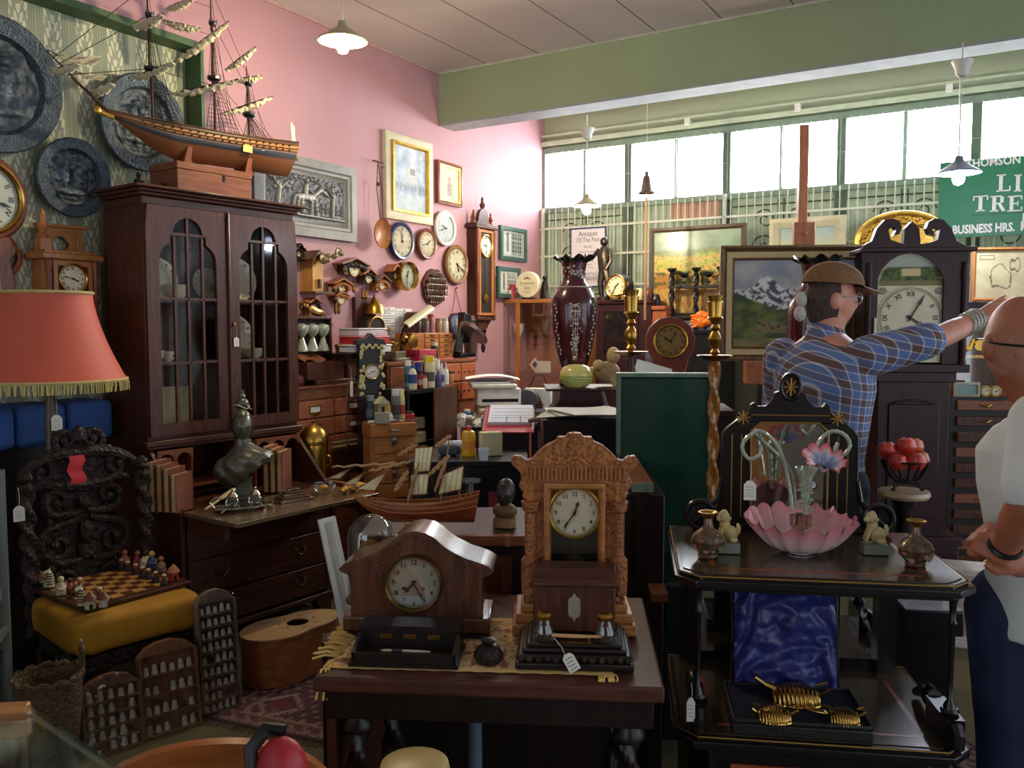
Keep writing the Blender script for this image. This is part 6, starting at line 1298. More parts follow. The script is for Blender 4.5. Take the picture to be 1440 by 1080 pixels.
for i,(x,z,kd,l) in enumerate(((.13,1.428,'cup','white cup on the top shelf of the corner display case'),(.33,1.128,'card','cream card in the corner display case, middle shelf'),(.29,1.128,'diamond','white diamond-shaped card in the corner display case'),(.14,.751,'trophy','brass trophy cup at the bottom of the corner display case'),(.4,1.128,'card','second cream card in the corner display case, near its right side'))):
    o2=T({'cup':'cup','card':'card','diamond':'card','trophy':'trophy_cup'}[kd],l,{'trophy':'trophy'}.get(kd,'card' if kd!='cup' else 'cup'),FB.w(xa+x,-.55,z+.001),FB.deg); m=M()
    if kd=='cup': m.lathe([(.02,0),(.045,.05),(.05,.1),(.046,.1),(.04,.05)],16); P('bowl',m,WHT,o2)
    elif kd=='trophy': m.lathe([(.045,0),(.045,.02),(.012,.05),(.03,.12),(.05,.2),(.046,.2)],16); P('bowl',m,BRS,o2)
    elif kd=='card': m.box(-.04,.04,0,.004,0,.09); P('sheet',m,TAGM,o2)
    else: m.prism([(0,0),(.05,.06),(0,.12),(-.05,.06)],0,.004); P('sheet',m,TAGM,o2); m=M(); m.prism([(0,.03),(.025,.06),(0,.09),(-.025,.06)],-.001,0); P('print',m,BLK,o2)
def onc(name,label,cat,px,dy,z,group=None,rz=0,xpx=None): return T(name,label,cat,FB.w(FB.uv(px,440,dy)[0],dy,z+.0015),FB.deg+rz,group)
# things on the case: cream round jar lid with lettering, red tin, little figure
o=onc('round_plaque','cream round plaque with gold lettering on a stand, on the corner display case','plaque',744,-.62,ZC); r=.108; m=M(Tm(0,0,r+.01)); m.lathe([(0,-.02),(r*.96,-.02),(r,-.01),(r,.03),(r*.95,.035),(0,.035)],36,0,AX); P('disc',m,pl('cream_ceramic',(228,218,188),.35),o)
m=M(); text_m(m,'Ravenstein',.036,0,-.0355,r+.012,sx=.85); text_m(m,'1878',.026,0,-.0355,r-.028); 
m.tube([(-.03+.06*k/8,-.036,r-.046-.006*math.sin(PI*k/8)) for k in range(9)],.0016,4); m.ball((0,-.036,r+.064),(.016,.001,.009),0,8); m.ball((-.022,-.036,r+.058),(.01,.001,.006),0,8); m.ball((.022,-.036,r+.058),(.01,.001,.006),0,8); P('gold_lettering',m,pl('gold_ink',(150,110,60),.5),o)
m=M(); m.box(-.05,.05,-.04,.04,0,.012); P('stand',m,BLK,o)
o=onc('red_tin','red tin jug beside the cream round plaque','tin',719,-.66,ZC); m=M(); m.lathe([(.035,0),(.032,.1),(.035,.12),(.028,.125)],18); m.tube([(.03,0,.1),(.055,0,.09),(.055,0,.05),(.03,0,.03)],.005,6); m.tube([(-.03,0,.1),(-.055,0,.13)],[.012,.006],7); P('body',m,pl('tin_red',(150,40,40),.4),o); m=M(); m.box(-.02,.02,-.034,-.032,.03,.075); P('label_band',m,TAGM,o)
o=onc('dark_figurine','small dark figurine right of the cream round plaque','figurine',766,-.6,ZC); m=M(); m.lathe([(.04,0),(.035,.06),(.025,.12),(.015,.15)],12); m.ball((0,0,.17),.02,0,10); P('body',m,IRN,o)
o=onc('glass_bottle','small clear bottle right of the dark figurine','bottle',771,-.66,ZC); m=M(); m.lathe([(.02,0),(.022,.05),(.008,.07),(.008,.09)],12); P('body',m,GLC,o)
# poster
o,w,h=bw('shop_poster','blue-bordered poster lettered Antiques Of The Past among the window bars','poster',802,320,852,404,-.10)
m=M(); m.box(-w/2,w/2,0,.008,0,h); P('border',m,pl('poster_blue',(56,62,120),.6),o); m=M(); m.box(-w/2+.012,w/2-.012,-.002,0,.012,h-.012); P('sheet',m,pl('poster_paper',(226,220,226),.7,var=.03),o)
m=M(); 
for s,sz,z in (('Antiques',.066,.86),('Of The Past',.06,.76),('We do!',.034,.66),('Fixing and Restoration of',.023,.585),('Antique Furniture',.026,.525),('French Polishing',.022,.43),('Upholstery',.022,.375),('Wood Turning',.022,.32),('Quality work done',.024,.22),('Contact us',.022,.12)): text_m(m,s,sz*h/.55,0,-.0025,h*z,sx=.82)
P('lettering',m,pl('poster_ink',(84,76,104),.7),o)
# dark bookcase cabinets below the windows
def cab(px0,px1,dy,ZT,label,mat,dep=.4,panel=True):
    xa=FB.uv(px0,470,dy)[0]; xb=FB.uv(px1,470,dy)[0]; o=T('tall_cabinet',label,'cabinet',FB.w(xa,dy,0),FB.deg); w=xb-xa; m=M(); m.box(0,w,0,dep,0,ZT-.03); m.box(-.002,w+.002,-.015,dep+.005,ZT-.03,ZT); P('case',m,mat,o,bevel=.003); return o,w
ZD=1.71
o,w=cab(838,915,-.62,ZD,'plum-coloured cabinet with a dark glazed door behind the brass candlestick',WPU,.18)
m=M(); m.rings((.03,w-.1,.75,ZD-.06),[(0,0),(0,-.012),(.03,-.012),(.035,-.002)]); d=P('door',m,WPU,o); m=M(); m.box(.06,w-.13,-.006,-.002,1.30,ZD-.09); P('glass',m,pl('black_glass',(24,20,26),.1,coat=.5),d); m=M(); m.box(.06,w-.13,-.01,-.002,.8,1.26); P('door_panel',m,WPU,d,bevel=.01)
o,w=cab(917,936,-.6,ZD-.05,'narrow orange cabinet of stacked shallow drawers beside the plum cabinet',pl('orange_pine',(160,86,50)),.16)
for k in range(10): m=M(); m.box(.004,w-.004,-.016,0,ZD-.19-.045*k,ZD-.15-.045*k); P('drawer',m,pl('brick_drawer',(150,72,46),.5),o,bevel=.002)
o,w=cab(939,1012,-.58,1.48,'black cloth-covered cabinet carrying the black candelabra',WEB)
# on the plum cabinet: statue, drum clock, brass plane model
o=onc('bronze_statuette','dark bronze figure of a walking man beside the poster','figurine',849,-.55,ZD); 
m=M(); m.lathe([(.06,0),(.06,.02),(.05,.03)],12); m.tube([(-.02,0,.03),(-.03,0,.14),(-.01,0,.25)],[.02,.026,.032],8); m.tube([(.05,-.01,.03),(.04,-.01,.13),(.01,0,.25)],[.02,.024,.032],8); m.tube([(0,0,.24),(.0,0,.36),(.005,0,.42)],[.045,.056,.03],10); m.tube([(-.04,0,.4),(-.1,-.02,.33),(-.15,-.03,.35)],[.02,.016,.012],8); m.tube([(.045,0,.4),(.07,-.03,.3),(.04,-.05,.24)],[.02,.016,.012],8); m.ball((.0,0,.46),(.032,.034,.04)); m.tube([(-.15,-.03,.37),(-.16,-.03,.2)],.006,6); P('body',m,BRZ,o)
o=onc('drum_clock','brass drum clock tilted on top of the plum cabinet','clock',872,-.6,ZD,rz=-14); m=M(Tm(0,0,.098)); m.lathe([(0,-.06),(.085,-.06),(.095,-.05),(.095,.05),(.09,.055)],32,0,AX); P('drum',m,pl('blued_steel_drum',(70,76,80),.3,.8),o); dial(o,.086,(1,35),True,T0=Tm(0,-.056,.098),bd=.01)
m=M(); 
for s in (-.05,.05): m.tube([(s,-.03,.02),(s*1.2,-.04,0)],.01,6)
P('foot',m,BRS,o)
o=onc('brass_scale_plane','small brass and ivory model aeroplane in front of the drum clock','model',876,-.76+.15,ZD,rz=20); m=M(); m.tube([(-.09,-.05,.03),(0,-.06,.045),(.1,-.05,.035)],[.006,.016,.006],8); m.prism([(-.02,.03),(.02,.03),(.05,.13),(.03,.13)],-.06,-.05); m.box(-.01,.01,-.07,-.05,0,.04); P('body',m,BRS,o)
for i,(px,l) in enumerate(((898,'ivory-coloured horn standing right of the drum clock'),(912,'dark wooden mug on the plum cabinet'),(922,'dark round pot on the orange drawer cabinet'))): o=onc('horn_cup',l,'cup',px,-.5,ZD if i<2 else ZD-.05,'cups on the plum cabinet'); m=M(); m.lathe([(.035,0),(.04,.03),(.03,.08),(.02,.09)],14); P('body',m,(pl('ivory_bone',(222,208,160)),WD,BLK)[i],o)
# candelabra of twisted black wood, blue cloth, orange gloves
ZB=1.48
o=onc('blue_cloth','blue cloth bundled on the black cabinet under the candelabra','cloth',983,-.52,ZB); m=M(); m.grid(26,8,lambda u,v:(-.22+.44*u,-.05+.065*v,.05*math.sin(PI*v)*(1+.5*math.sin(u*17))+.012*math.sin(u*31+v*5)+.0008*0+.012)); m.grid(26,8,lambda u,v:(-.22+.44*u,-.05+.065*v,.0)); P('cloth',m,pl('steel_blue_cloth',(84,112,160),.8),o)
o=onc('candelabra','black carved wooden candelabra with six cups in front of the farmland painting','candelabra',987,-.475,ZB+.0); w=.26
m=M(); m.box(-w,w,-.02,.02,.10,.125); m.box(-w,w,-.02,.02,.31,.33); P('rails',m,BLK,o)
for k in range(6):
    x=-w+.02+(2*w-.04)*k/5; hh=.43 if k%2==0 else .39; m=M()
    if k%2==0: twist(m,x,0,.0,hh,.018,.12)
    else: m.lathe([(.014,.31),(.012,.35),(.02,.36)],10,0,Tm(x,0,0))
    m.lathe([(.012,hh),(.034,hh+.02),(.036,hh+.035),(.02,hh+.035)],12,0,Tm(x,0,0)); P('candle_holder',m,BLK,o)
o=onc('orange_glove','pair of orange rubber gloves lying by the candelabra','gloves',986,-.60,ZB+.001,rz=10); 
for q in range(2):
    m=M(); m.ball((.0,-.0+.02*q,.05+.05*q),(.05,.018,.04),0,12)
    for k in range(4): a=R_(150+22*k+q*30); m.tube([(0,.02*q,.05+.05*q),(.05*math.cos(a),.02*q,.05+.05*q+.05*math.sin(a)*.9),(.085*math.cos(a),.02*q-.01,max(.012,.05+.05*q+.085*math.sin(a)*.8))],[.02,.014,.011],8)
    m.tube([(.0,.02*q,.05+.05*q),(.08,.02*q,.06+.04*q)],[.03,.036],10); P('glove',m,pl('orange_rubber',(236,116,24),.4),o,sub=1)
# balloon clock and white paper behind the green chair
o=A('balloon_clock','inlaid balloon-shaped mahogany clock behind the green leather panel','mantel clock',941,528,4.35,0,0,deg=-6)[0]; zz=o.location.z
m=M(); ol=[(-.13,-.16),(.13,-.16),(.13,-.13),(.085,-.06),(.075,.02),(.09,.07)]+[(.125*math.cos(a),.175+.125*math.sin(a)) for a in [R_(-45+27*k) for k in range(11)]]+[(-.09,.07),(-.075,.02),(-.085,-.06),(-.13,-.13)]
m.prism(ol,-.06,.06); P('case',m,pl('inlaid_mahogany',(122,56,44),.3,0,.2,16,coat=.4),o,bevel=.004); dial(o,.078,(10,5),True,face=pl('gilt_dial',(150,120,66),.35,.5),T0=Tm(0,-.063,.175),bd=.01)
m=M(); m.ball((0,-.062,.0),(.022,.003,.034),0,12); m.ball((-.1,-.062,-.07),(.03,.003,.016),0,8); m.ball((.1,-.062,-.07),(.03,.003,.016),0,8); P('inlay',m,pl('boxwood_inlay',(190,140,90),.4),o)
o=T('side_cabinet','dark side cabinet under the balloon clock','cabinet',(at(941,528,4.35).x,4.35,0),-6); zt=zz-.162; m=M(); m.box(-.17,.30,-.16,.25,0,zt-.03); m.box(-.175,.31,-.17,.26,zt-.03,zt); P('case',m,WPU,o,bevel=.003)
SCZ=zt
def onsc(name,label,cat,px,Y,rz=0,grp=None): p=at(px,500,Y); return T(name,label,cat,(p.x,Y,SCZ+.0015),rz,grp)
o=onsc('white_envelope','stack of white envelopes leaning beside the balloon clock','papers',908,4.22,-6); o.rotation_euler=(R_(-20),R_(16),R_(-6)); o.location.z+=.05; m=M(); m.box(-.09,.09,0,.012,0,.19); P('sheets',m,PPR,o)
o=onsc('card_drawer_set','grey set of tiny card drawers beside the balloon clock','drawers',918,4.42,-20); m=M(); m.box(-.04,.04,0,.08,0,.3); P('case',m,pl('grey_card',(120,124,136),.6),o)
for k in range(5): m=M(); m.box(-.034,.034,-.006,0,.01+.058*k,.06+.058*k); d=P('drawer',m,pl('pale_card',(150,154,166),.6),o); m=M(); m.box(-.008,.008,-.012,-.006,.03+.058*k,.042+.058*k); P('pull',m,BLK,d)
# farmland painting
def land(u,v):
    n=fb(u*5,v*9,1,5,4); hz=.72+.03*fb(u*4,0,1,3,9)
    if v>hz+.06: return mix((128,150,128),(150,172,150),.5+n)
    if v>hz: return mix((104,124,84),(136,148,100),.5+fb(u*22,v*20)*1.2)
    if v>.5: c=mix((176,176,84),(214,176,96),.5+.5*math.sin(v*48+4*fb(u*3,v*3)))
    else: c=mix((200,160,84),(176,124,60),.5+n*1.4)
    if .33<v<.52 and fb(u*7,v*16,1,4,6)>.05: c=mix(c,(70,84,54),.8)
    if v<.34: c=mix(c,(214,176,110) if fb(u*60,v*12)>0 else (160,116,62),.55)
    if .52<v<.72 and fb(u*30,v*50,1,3,8)>.34: c=mix(c,(90,104,62),.7)
    return c
o=T('farmland_painting','large painting of yellow farmland in a thin dark frame before the window bars','painting',FB.w((FB.uv(908,375,-.5)[0]+FB.uv(1042,372,-.5)[0])/2,-.40,0),FB.deg); zb=ZB+.07; o.location.z=zb; zt=FB.uv(975,317,-.45)[1]; w=FB.uv(1042,372,-.42)[0]-FB.uv(908,375,-.42)[0]; h=zt-zb
m=M(); m.rings((-w/2,w/2,0,h),[(0,.02),(0,-.02),(.02,-.022),(.03,-.012),(.036,-.004)]); P('frame',m,wood('grey_brown_frame',(72,56,48),(104,84,70)),o); canvas('painted_panel',o,-w/2+.03,w/2-.03,.03,h-.03,-.004,80,60,land,vcol('varnished_canvas',.25,coat=.5)); m=M(); m.box(-w/2+.01,w/2-.01,.0,.02,.01,h-.01); P('backing',m,WBK,o)
# small brown frame prop behind; cream framed pair of seascapes
def sea(u,v):
    if v>.5: return mix((214,206,160),(158,186,196),(v-.5)*2+fb(u*4,v*5)*.3)
    if v>.42: return mix((104,116,110),(80,90,92),fb(u*20,v*9)+.5)
    return mix((124,136,124),(176,168,128),fb(u*9,v*22,1,3,3)+.45)
x0,z0=FB.uv(1082,372,-.3); x1,z1=FB.uv(1190,306,-.3); o=T('seascape_painting','pale framed seascape behind the easel post','painting',FB.w((x0+x1)/2,-.3,z0-.1),FB.deg); w=x1-x0; h=z1-z0+.12
m=M(); m.rings((-w/2,w/2,0,h),[(0,.02),(0,-.02),(.03,-.03),(.07,-.012),(.075,-.004)]); P('frame',m,pl('cream_frame',(206,196,160),.5),o); canvas('painted_panel',o,-w/2+.06,w/2-.06,.06,h-.06,-.002,40,26,sea); m=M(); m.box(-w/2+.01,w/2-.01,.0,.02,.01,h-.01); P('backing',m,WBK,o)
o=T('picture_ledge','dark ledge cabinet behind the mountain painting','cabinet',FB.w((x0+x1)/2,-.44,0),FB.deg); m=M(); m.box(-.30,.18,0,.3,0,z0-.102); P('case',m,WBK,o)
# easel with mountain painting
EY=4.62; ex=at(1130,400,EY).x; EA=-6
o=T('easel','tall orange-brown wooden studio easel behind the plaid-shirted man','easel',(ex,EY,0),EA); ez=lambda y: EYE+(460-y)/FPX*EY*1.0
PNE=wood('easel_beech',(156,92,60),(190,122,84)); m=M(); m.box(-.024,.024,.05,.09,.2,ez(178)); P('mast',m,PNE,o,bevel=.003)
m=M(); m.box(-.055,.055,.0,.05,ez(348),ez(314)); m.lathe([(.006,0),(.012,.01),(.008,.016)],10,0,Tm(0,0,ez(330))@AX); P('top_clamp',m,PNE,o,bevel=.004)
m=M(); m.box(-.3,.3,-.06,.06,ez(540),ez(508)); P('tray',m,PNE,o,bevel=.004)
for s in (-1,1): m=M(); m.tube([(s*.1,.06,ez(540)),(s*.28,-.0,.02)],.022,4); m.box(s*.28-.025,s*.28+.025,-.15,.2,0,.03); P('leg',m,PNE,o)
m=M(); m.box(-.3,.3,.05,.08,.18,.22); P('cross_bar',m,PNE,o)
def mount(u,v):
    n=fb(u*6,v*6,1,5,2); r1=.62+.16*math.exp(-((u-.3)/.16)**2)+.2*math.exp(-((u-.72)/.14)**2)+.07*fb(u*9,0,1,4,5)
    if v>r1: return mix((150,158,178),(206,200,196),.5+fb(u*3,v*4,1,4,1)*1.1)
    d=r1-v; s=fb(u*16+v*9,v*14-u*5,1,4,3)
    if v>.36+.22*abs(u-.75)+.1*(u<.35)*(.35-u)*3:
        c=mix((74,80,92),(128,132,140),.5+s); 
        if s>-.02 and d<.34: c=mix((200,204,210),(238,238,238),.6+s)
        return c
    if v<.12: return mix((150,140,96),(116,106,72),.5+n)
    c=mix((66,82,52),(116,124,66),.5+n*1.5)
    if abs(u-.33)<.12 and .18<v<.30: c=mix(c,(150,130,96),.75) if fb(u*20,v*20)>-.2 else (84,66,50)
    if u>.74 and fb(u*12,v*12,1,3,7)>-.1 and v<.4: c=(52,60,46)
    return c
PX=lambda px:(px-1130)/FPX*EY
o=T('mountain_painting','framed painting of snowy mountains standing on the easel','painting',(ex,EY,0),EA); o.location.z=ez(508)+.002; o.location.y=EY-.008
xL,xR=PX(1014),PX(1216); h=ez(346)-ez(508)-.005; m=M(); m.rings((xL,xR,0,h),[(0,.0),(0,-.04),(.012,-.045),(.03,-.03),(.036,-.034),(.046,-.02),(.07,-.03),(.08,-.008)]); f=P('frame',m,pl('brown_gilt_frame',(120,92,62),.45,.3,.3,40,bump=.4),o)
m=M(); m.rings((xL+.034,xR-.034,.034,h-.034),[(0,-.034),(.0,-.036),(.03,-.03),(.034,-.016)]); P('linen_slip',m,pl('linen_slip',(206,180,132),.6),o); canvas('painted_panel',o,xL+.066,xR-.066,.066,h-.066,-.012,96,72,mount); m=M(); m.box(xL+.01,xR-.01,-.004,.0,.01,h-.01); P('backing',m,WBK,o)
# bell hanging, with rope
b=at(909,272,6.3); o=T('hanging_bell','dark bronze bell hanging in front of the high windows','bell',b,0); r=.055; m=M(); m.lathe([(r*.2,.13),(r*.45,.12),(r*.6,.07),(r*.75,.02),(r*1.2,-.0),(r*1.1,.0),(r*.6,.03)],22); m.lathe([(.012,.13),(.018,.145),(.006,.16)],10); P('body',m,pl('dark_bell_bronze',(84,66,62),.5,.5),o)
m=M(); m.tube([(0,0,.16),(0,0,CE-.005-b.z)],.0025,5); P('cord',m,STR,o); m=M(); m.tube([(0,0,.02),(0,0,-.03)],.004,6); m.tube([(0,0,-.03),(.0,.01,-.4),(.0,.0,-.92)],.009,6); P('bell_rope',m,pl('brown_rope',(150,110,84),.9),o)
# gilt mirror top behind the grandfather clock
x0,z0=FB.uv(1206,345,-.35); x1,z1=FB.uv(1330,300,-.35); o=T('gilt_overmantel','gilded arched frame standing behind the tall clock hood','mirror',FB.w((x0+x1)/2,-.35,z0-.25),FB.deg); w=x1-x0
ol=[(-w/2,0),(w/2,0),(w/2,.28)]+[(w/2*math.cos(PI*k/16),.28+.17*math.sin(PI*k/16)) for k in range(1,16)]+[(-w/2,.28)]
m=M(); m.prism(ol,-.0,.03); P('backing',m,GLD,o); m=M(); m.tube([(x,-.005,z) for x,z in ol],.022,8,closed=True); m.tube([(x*.8,-.005,z*.86) for x,z in ol],.012,8,closed=True)
for k in range(40): a=PI*k/39; m.ball((w*.45*math.cos(a)+random.uniform(-.02,.02),-.008,.28+.13*math.sin(a)+random.uniform(-.02,.02)),(.022,.012,.014),0,7)
P('carved_ornament',m,GLD,o)
o=T('mirror_stand','plain cabinet under the gilded arched frame','cabinet',FB.w((x0+x1)/2,-.46,0),FB.deg); m=M(); m.box(-.22,.4,-.0,.3,0,z0-.278); P('case',m,WBK,o)
# green shop sign
SY=-.42; x0,zt=FB.uv(1322,227,SY); _,zb=FB.uv(1340,334,SY); o=T('shop_sign','green shop sign with white lettering hanging at the right of the windows','sign',FB.w(x0,SY,zb),FB.deg); h=FB.uv(1330,226,SY)[1]-FB.uv(1330,332,SY)[1]
m=M(); m.box(0,1.3,0,.015,0,h); P('board',m,pl('sign_green',(20,112,72),.5,0,.05),o); m=M()
def sg(s,px,pyb,cap,sx=1,al='LEFT',bold=0):
    xx,z=FB.uv(px,pyb,SY); _,z2=FB.uv(px,pyb-cap,SY); text_m(m,s,(z2-z)/.7,xx-x0,-.002,z-zb,align=al,sx=sx,bold=bold)
sg('THOMSON ST. C',1358,236,11,.86,bold=.002); GLY={'I':[(.3,.7,0,1),(.12,.88,0,.08),(.12,.88,.92,1)],'L':[(.2,.44,0,1),(.05,.62,.92,1),(.05,.95,0,.08),(.86,.95,0,.3)],'T':[(.38,.62,0,1),(.22,.78,0,.08),(.03,.97,.92,1),(.03,.11,.7,1),(.89,.97,.7,1)],'E':[(.15,.39,0,1),(.02,.95,0,.08),(.02,.92,.92,1),(.38,.7,.46,.54),(.62,.7,.36,.64),(.87,.95,0,.28),(.84,.92,.74,1)],'R':[(.15,.39,0,1),(.02,.54,0,.08),(.02,.72,.92,1),(.38,.7,.46,.54),(.64,.86,.54,.93)]}
def slabs(s,px,pyb,cap,adv):
    for k,c in enumerate(s):
        a,z=FB.uv(px+adv*k,pyb,SY); a2,z2=FB.uv(px+adv*k+adv*(.62 if c=='I' else .96),pyb-cap,SY); W_,H_=a2-a,FB.uv(px+adv*k,pyb-cap,SY)[1]-z
        for q in GLY[c]: m.box(a-x0+q[0]*W_,a-x0+q[1]*W_,-.003,0,z-zb+q[2]*H_,z-zb+q[3]*H_)
        if c=='R': m.prism([(a-x0+u*W_,z-zb+v*H_) for u,v in ((.48,.5),(.68,.5),(1.0,0),(.76,0))],-.003,0)
slabs('LI',1400,270,24,24); slabs('TRE',1367,298,22,24.5); sg('I',1436,313,13); sg('BUSINESS HRS.  MO',1339,329,11.5,.72,bold=.003); P('lettering',m,WHT,o)
m=M(); xx,z=FB.uv(1367,300.5,SY); m.box(xx-x0,1.25,-.003,0,z-zb-.012,z-zb-.008); P('rule',m,pl('dark_green_rule',(16,70,48),.5),o)
m=M()
for q in (.1,1.1): m.tube([(q,.0,h),(q,.0,CE-.006-zb)],.003,5)
P('hanging_wire',m,STR,o)
# ================= centre: lectern pedestal with bowl, vase, ring binder
PY=4.45; px_=lambda p:(p-720)/FPX*PY; pz_=lambda y:EYE+(460-y)/FPX*PY
o=T('vase_pedestal','plum wooden pedestal with flared scrolled shoulders under the maroon vase','pedestal',(px_(812),PY,0),0); zt=pz_(547)
def flare(hw,z): return hw
prof=[(.098,zt),(.10,zt-.03),(.115,zt-.07),(.15,zt-.12),(.20,zt-.155),(.22,zt-.165)]
m=M(); m.prism([(x,z) for x,z in prof]+[(-x,z) for x,z in reversed(prof)],-.16,.16); P('shoulder',m,WPU,o); m=M(); m.box(-.20,.20,-.14,.16,.0,zt-.167); m.box(-.225,.225,-.17,.17,zt-.19,zt-.166); P('body',m,WPU,o,bevel=.003); m=M(); m.box(-.17,.22,-.18,.22,zt+.001,zt+.012); P('top_board',m,WPU,o,bevel=.003)
m=M()
for s in (-1,1): m.tube([(s*.26,-.16,zt-.15),(s*.2,-.165,zt-.14),(s*.13,-.165,zt-.07),(s*.115,-.165,zt+.0)],[.008,.016,.014,.01],8)
P('scroll_edge',m,pl('worn_plum_edge',(110,84,84),.4),o)
zt+=.0135
o=T('glass_bowl','round yellow and green banded glass bowl on the plum pedestal','bowl',(px_(809),PY-.08,zt),0); r=23/FPX*PY; m=M(); m.lathe([(r*.55,0),(r*.8,.015),(r,.055),(r*.98,.08),(r*.8,.105),(r*.45,.118),(r*.42,.112),(r*.75,.098),(r*.9,.07),(r*.6,.02)],32); P('bowl',m,pl('yellow_glass',(212,200,120),.25,0,.08,coat=.5),o)
m=M(); 
for q,z in ((.985,.045),(1.005,.058),(.9,.03)): m.lathe([(r*q,z-.004),(r*q*1.01,z),(r*q,z+.004)],32,cap=False)
P('green_bands',m,pl('green_glass_band',(140,160,70),.3),o)
def bigvase(o,s=1.):
    Mv=pl('maroon_glaze',(74,16,28),.22,0,.25,10,coat=.6); Bv=pl('black_green_glaze',(16,20,22),.2,coat=.6); Wv=pl('white_enamel_flowers',(206,190,176),.5)
    V_=[(.075,0),(.082,.01),(.07,.06),(.06,.085),(.075,.11),(.10,.2),(.122,.32),(.128,.42),(.12,.47),(.09,.52),(.068,.55),(.06,.58),(.062,.62),(.07,.66)]
    m=M(); m.lathe([(r*s,z*s) for r,z in V_],36,cap=False); m.lathe([(.07*s,0),(.0,0)],36,cap=False); P('body',m,Mv,o)
    m=M(); m.grid(48,4,lambda u,v:((.07+.034*v)*s*math.cos(2*PI*u)*(1+.10*v*math.sin(9*2*PI*u)),(.07+.034*v)*s*math.sin(2*PI*u)*(1+.10*v*math.sin(9*2*PI*u)),(.655+.03*v+.012*v*math.cos(9*2*PI*u))*s),wrap=True); P('frilled_rim',m,Bv,o)
    def R(z):
        for (r0,z0),(r1,z1) in zip(V_,V_[1:]):
            if z0<=z<=z1: return r0+(r1-r0)*(z-z0)/(z1-z0+1e-9)
        return .07
    m=M()
    for a0 in (-90-52,-90+52):
        n=14
        for k in range(n): 
            z=.14+.33*k/n; z2=.14+.33*(k+1)/n; d=lambda q:R_(13)*math.sin(PI*(q-.12)/.37)**.6
            pts=[]
            for zz,sg_ in ((z,-1),(z,1),(z2,1),(z2,-1)): a=R_(a0)+sg_*d(zz); rr=R(zz)+.0012; pts.append((rr*s*math.cos(a),rr*s*math.sin(a),zz*s))
            m.add(pts,[(0,1,2,3)])
    P('dark_panel',m,Bv,o)
    m=M(); rnd=random.Random(5)
    def dot(a,z,w,h): rr=R(z)+.002; m.ball((rr*s*math.cos(a),rr*s*math.sin(a),z*s),(w*s,w*s,h*s),0,6)
    for k in range(70): z=rnd.uniform(.15,.44); dot(R_(-90+rnd.gauss(0,6.5)*(1 if k%5 else .3)),z,rnd.uniform(.003,.008),rnd.uniform(.003,.008))
    for k in range(26): dot(R_(-90+6*math.sin(k//9*2.2)),.15+.03*(k%9),.002,.016)
    for a0 in (-142,-38):
        for k in range(14): dot(R_(a0+4*math.sin(k*1.8)),.17+.02*k,.0045,.007)
    for k in range(26): dot(R_(-180+180*k/25),.525,.006,.004)
    for k in range(24): dot(R_(-180+180*k/23),.075,.005,.004)
    for k in range(30): dot(R_(rnd.uniform(-160,-20)),rnd.uniform(.565,.64),.004,.006)
    m.lathe([(.1*s,.5*s),(.094*s,.512*s),(.09*s,.52*s)],32,cap=False); P('enamel_flowers',m,Wv,o)
o=T('maroon_vase','tall maroon vase with white enamel flowers and frilled rim on the plum pedestal','vase',(px_(809),PY+.115,zt),0); bigvase(o,(pz_(362)-zt)/.692*1.02)
o=T('maroon_vase','second maroon vase with frilled rim, mostly hidden behind the man in the cap','vase',(at(1148,380,4.0).x,4.0,1.13),20); bigvase(o,(at(1148,361,4.0).z-1.13)/.69)
o=T('vase_stand','dark stand carrying the second maroon vase','stand',(at(1148,380,4.0).x,4.0,0),0); m=M(); m.box(-.11,.11,-.11,.11,0,1.129); P('body',m,WPU,o,bevel=.003)
o=T('plaster_lion','cream and brown carved animal ornament behind the green leather panel','figurine',(.50,4.47,pz_(547)+.0145),0); m=M(); m.ball((0,0,.07),(.07,.045,.06)); m.ball((.03,0,.16),(.035,.035,.045)); m.tube([(-.06,0,.08),(-.12,-.02,.09),(-.15,-.02,.07)],[.018,.012,.01],8); m.ball((-.05,-.03,.11),(.03,.02,.03),0,10); m.tube([(.0,-.02,.1),(.05,-.03,.0)],[.03,.02],8); P('body',m,pl('cream_and_tan',(190,158,112),.6,0,.4,12),o)
# folder lectern
LY=4.25; lx=lambda p:(p-720)/FPX*LY
o=T('music_lectern','dark maroon lectern cabinet with the red ring binder on its sloping top','lectern',(lx(712),LY,0),0); zf=EYE-143/FPX*LY; m=M(); m.add([(x,y,z) for x in (-.125,.115) for y,z in ((0,0),(0,zf-.02),(.34,zf+.06),(.34,0))],[(0,1,2,3),(7,6,5,4),(0,4,5,1),(1,5,6,2),(2,6,7,3),(3,7,4,0)]); P('body',m,pl('maroon_black_panel',(46,24,34),.5),o); 
o=T('ring_binder','open red ring binder with white pages on the maroon lectern','binder',(lx(717),LY-.01,zf-.012),0); o.rotation_euler=(R_(14),0,R_(-2)); m=M(); m.box(-.14,.12,-.03,.34,0,.006); P('cover',m,pl('binder_red',(176,56,72),.5),o); m=M(); m.box(-.115,.112,.07,.335,.0065,.022); P('pages',m,pl('blue_white_pages',(206,214,236),.7,var=.03),o)
m=M()
for x in (-.02,.05): m.box(x-.003,x+.003,.07,.16,.0222,.0235)
for y in (.13,.17,.22,.27): m.box(-.1,.115,y,y+.003,.0222,.0228)
P('ruled_lines',m,pl('pale_blue_ink',(120,130,170),.7),o)
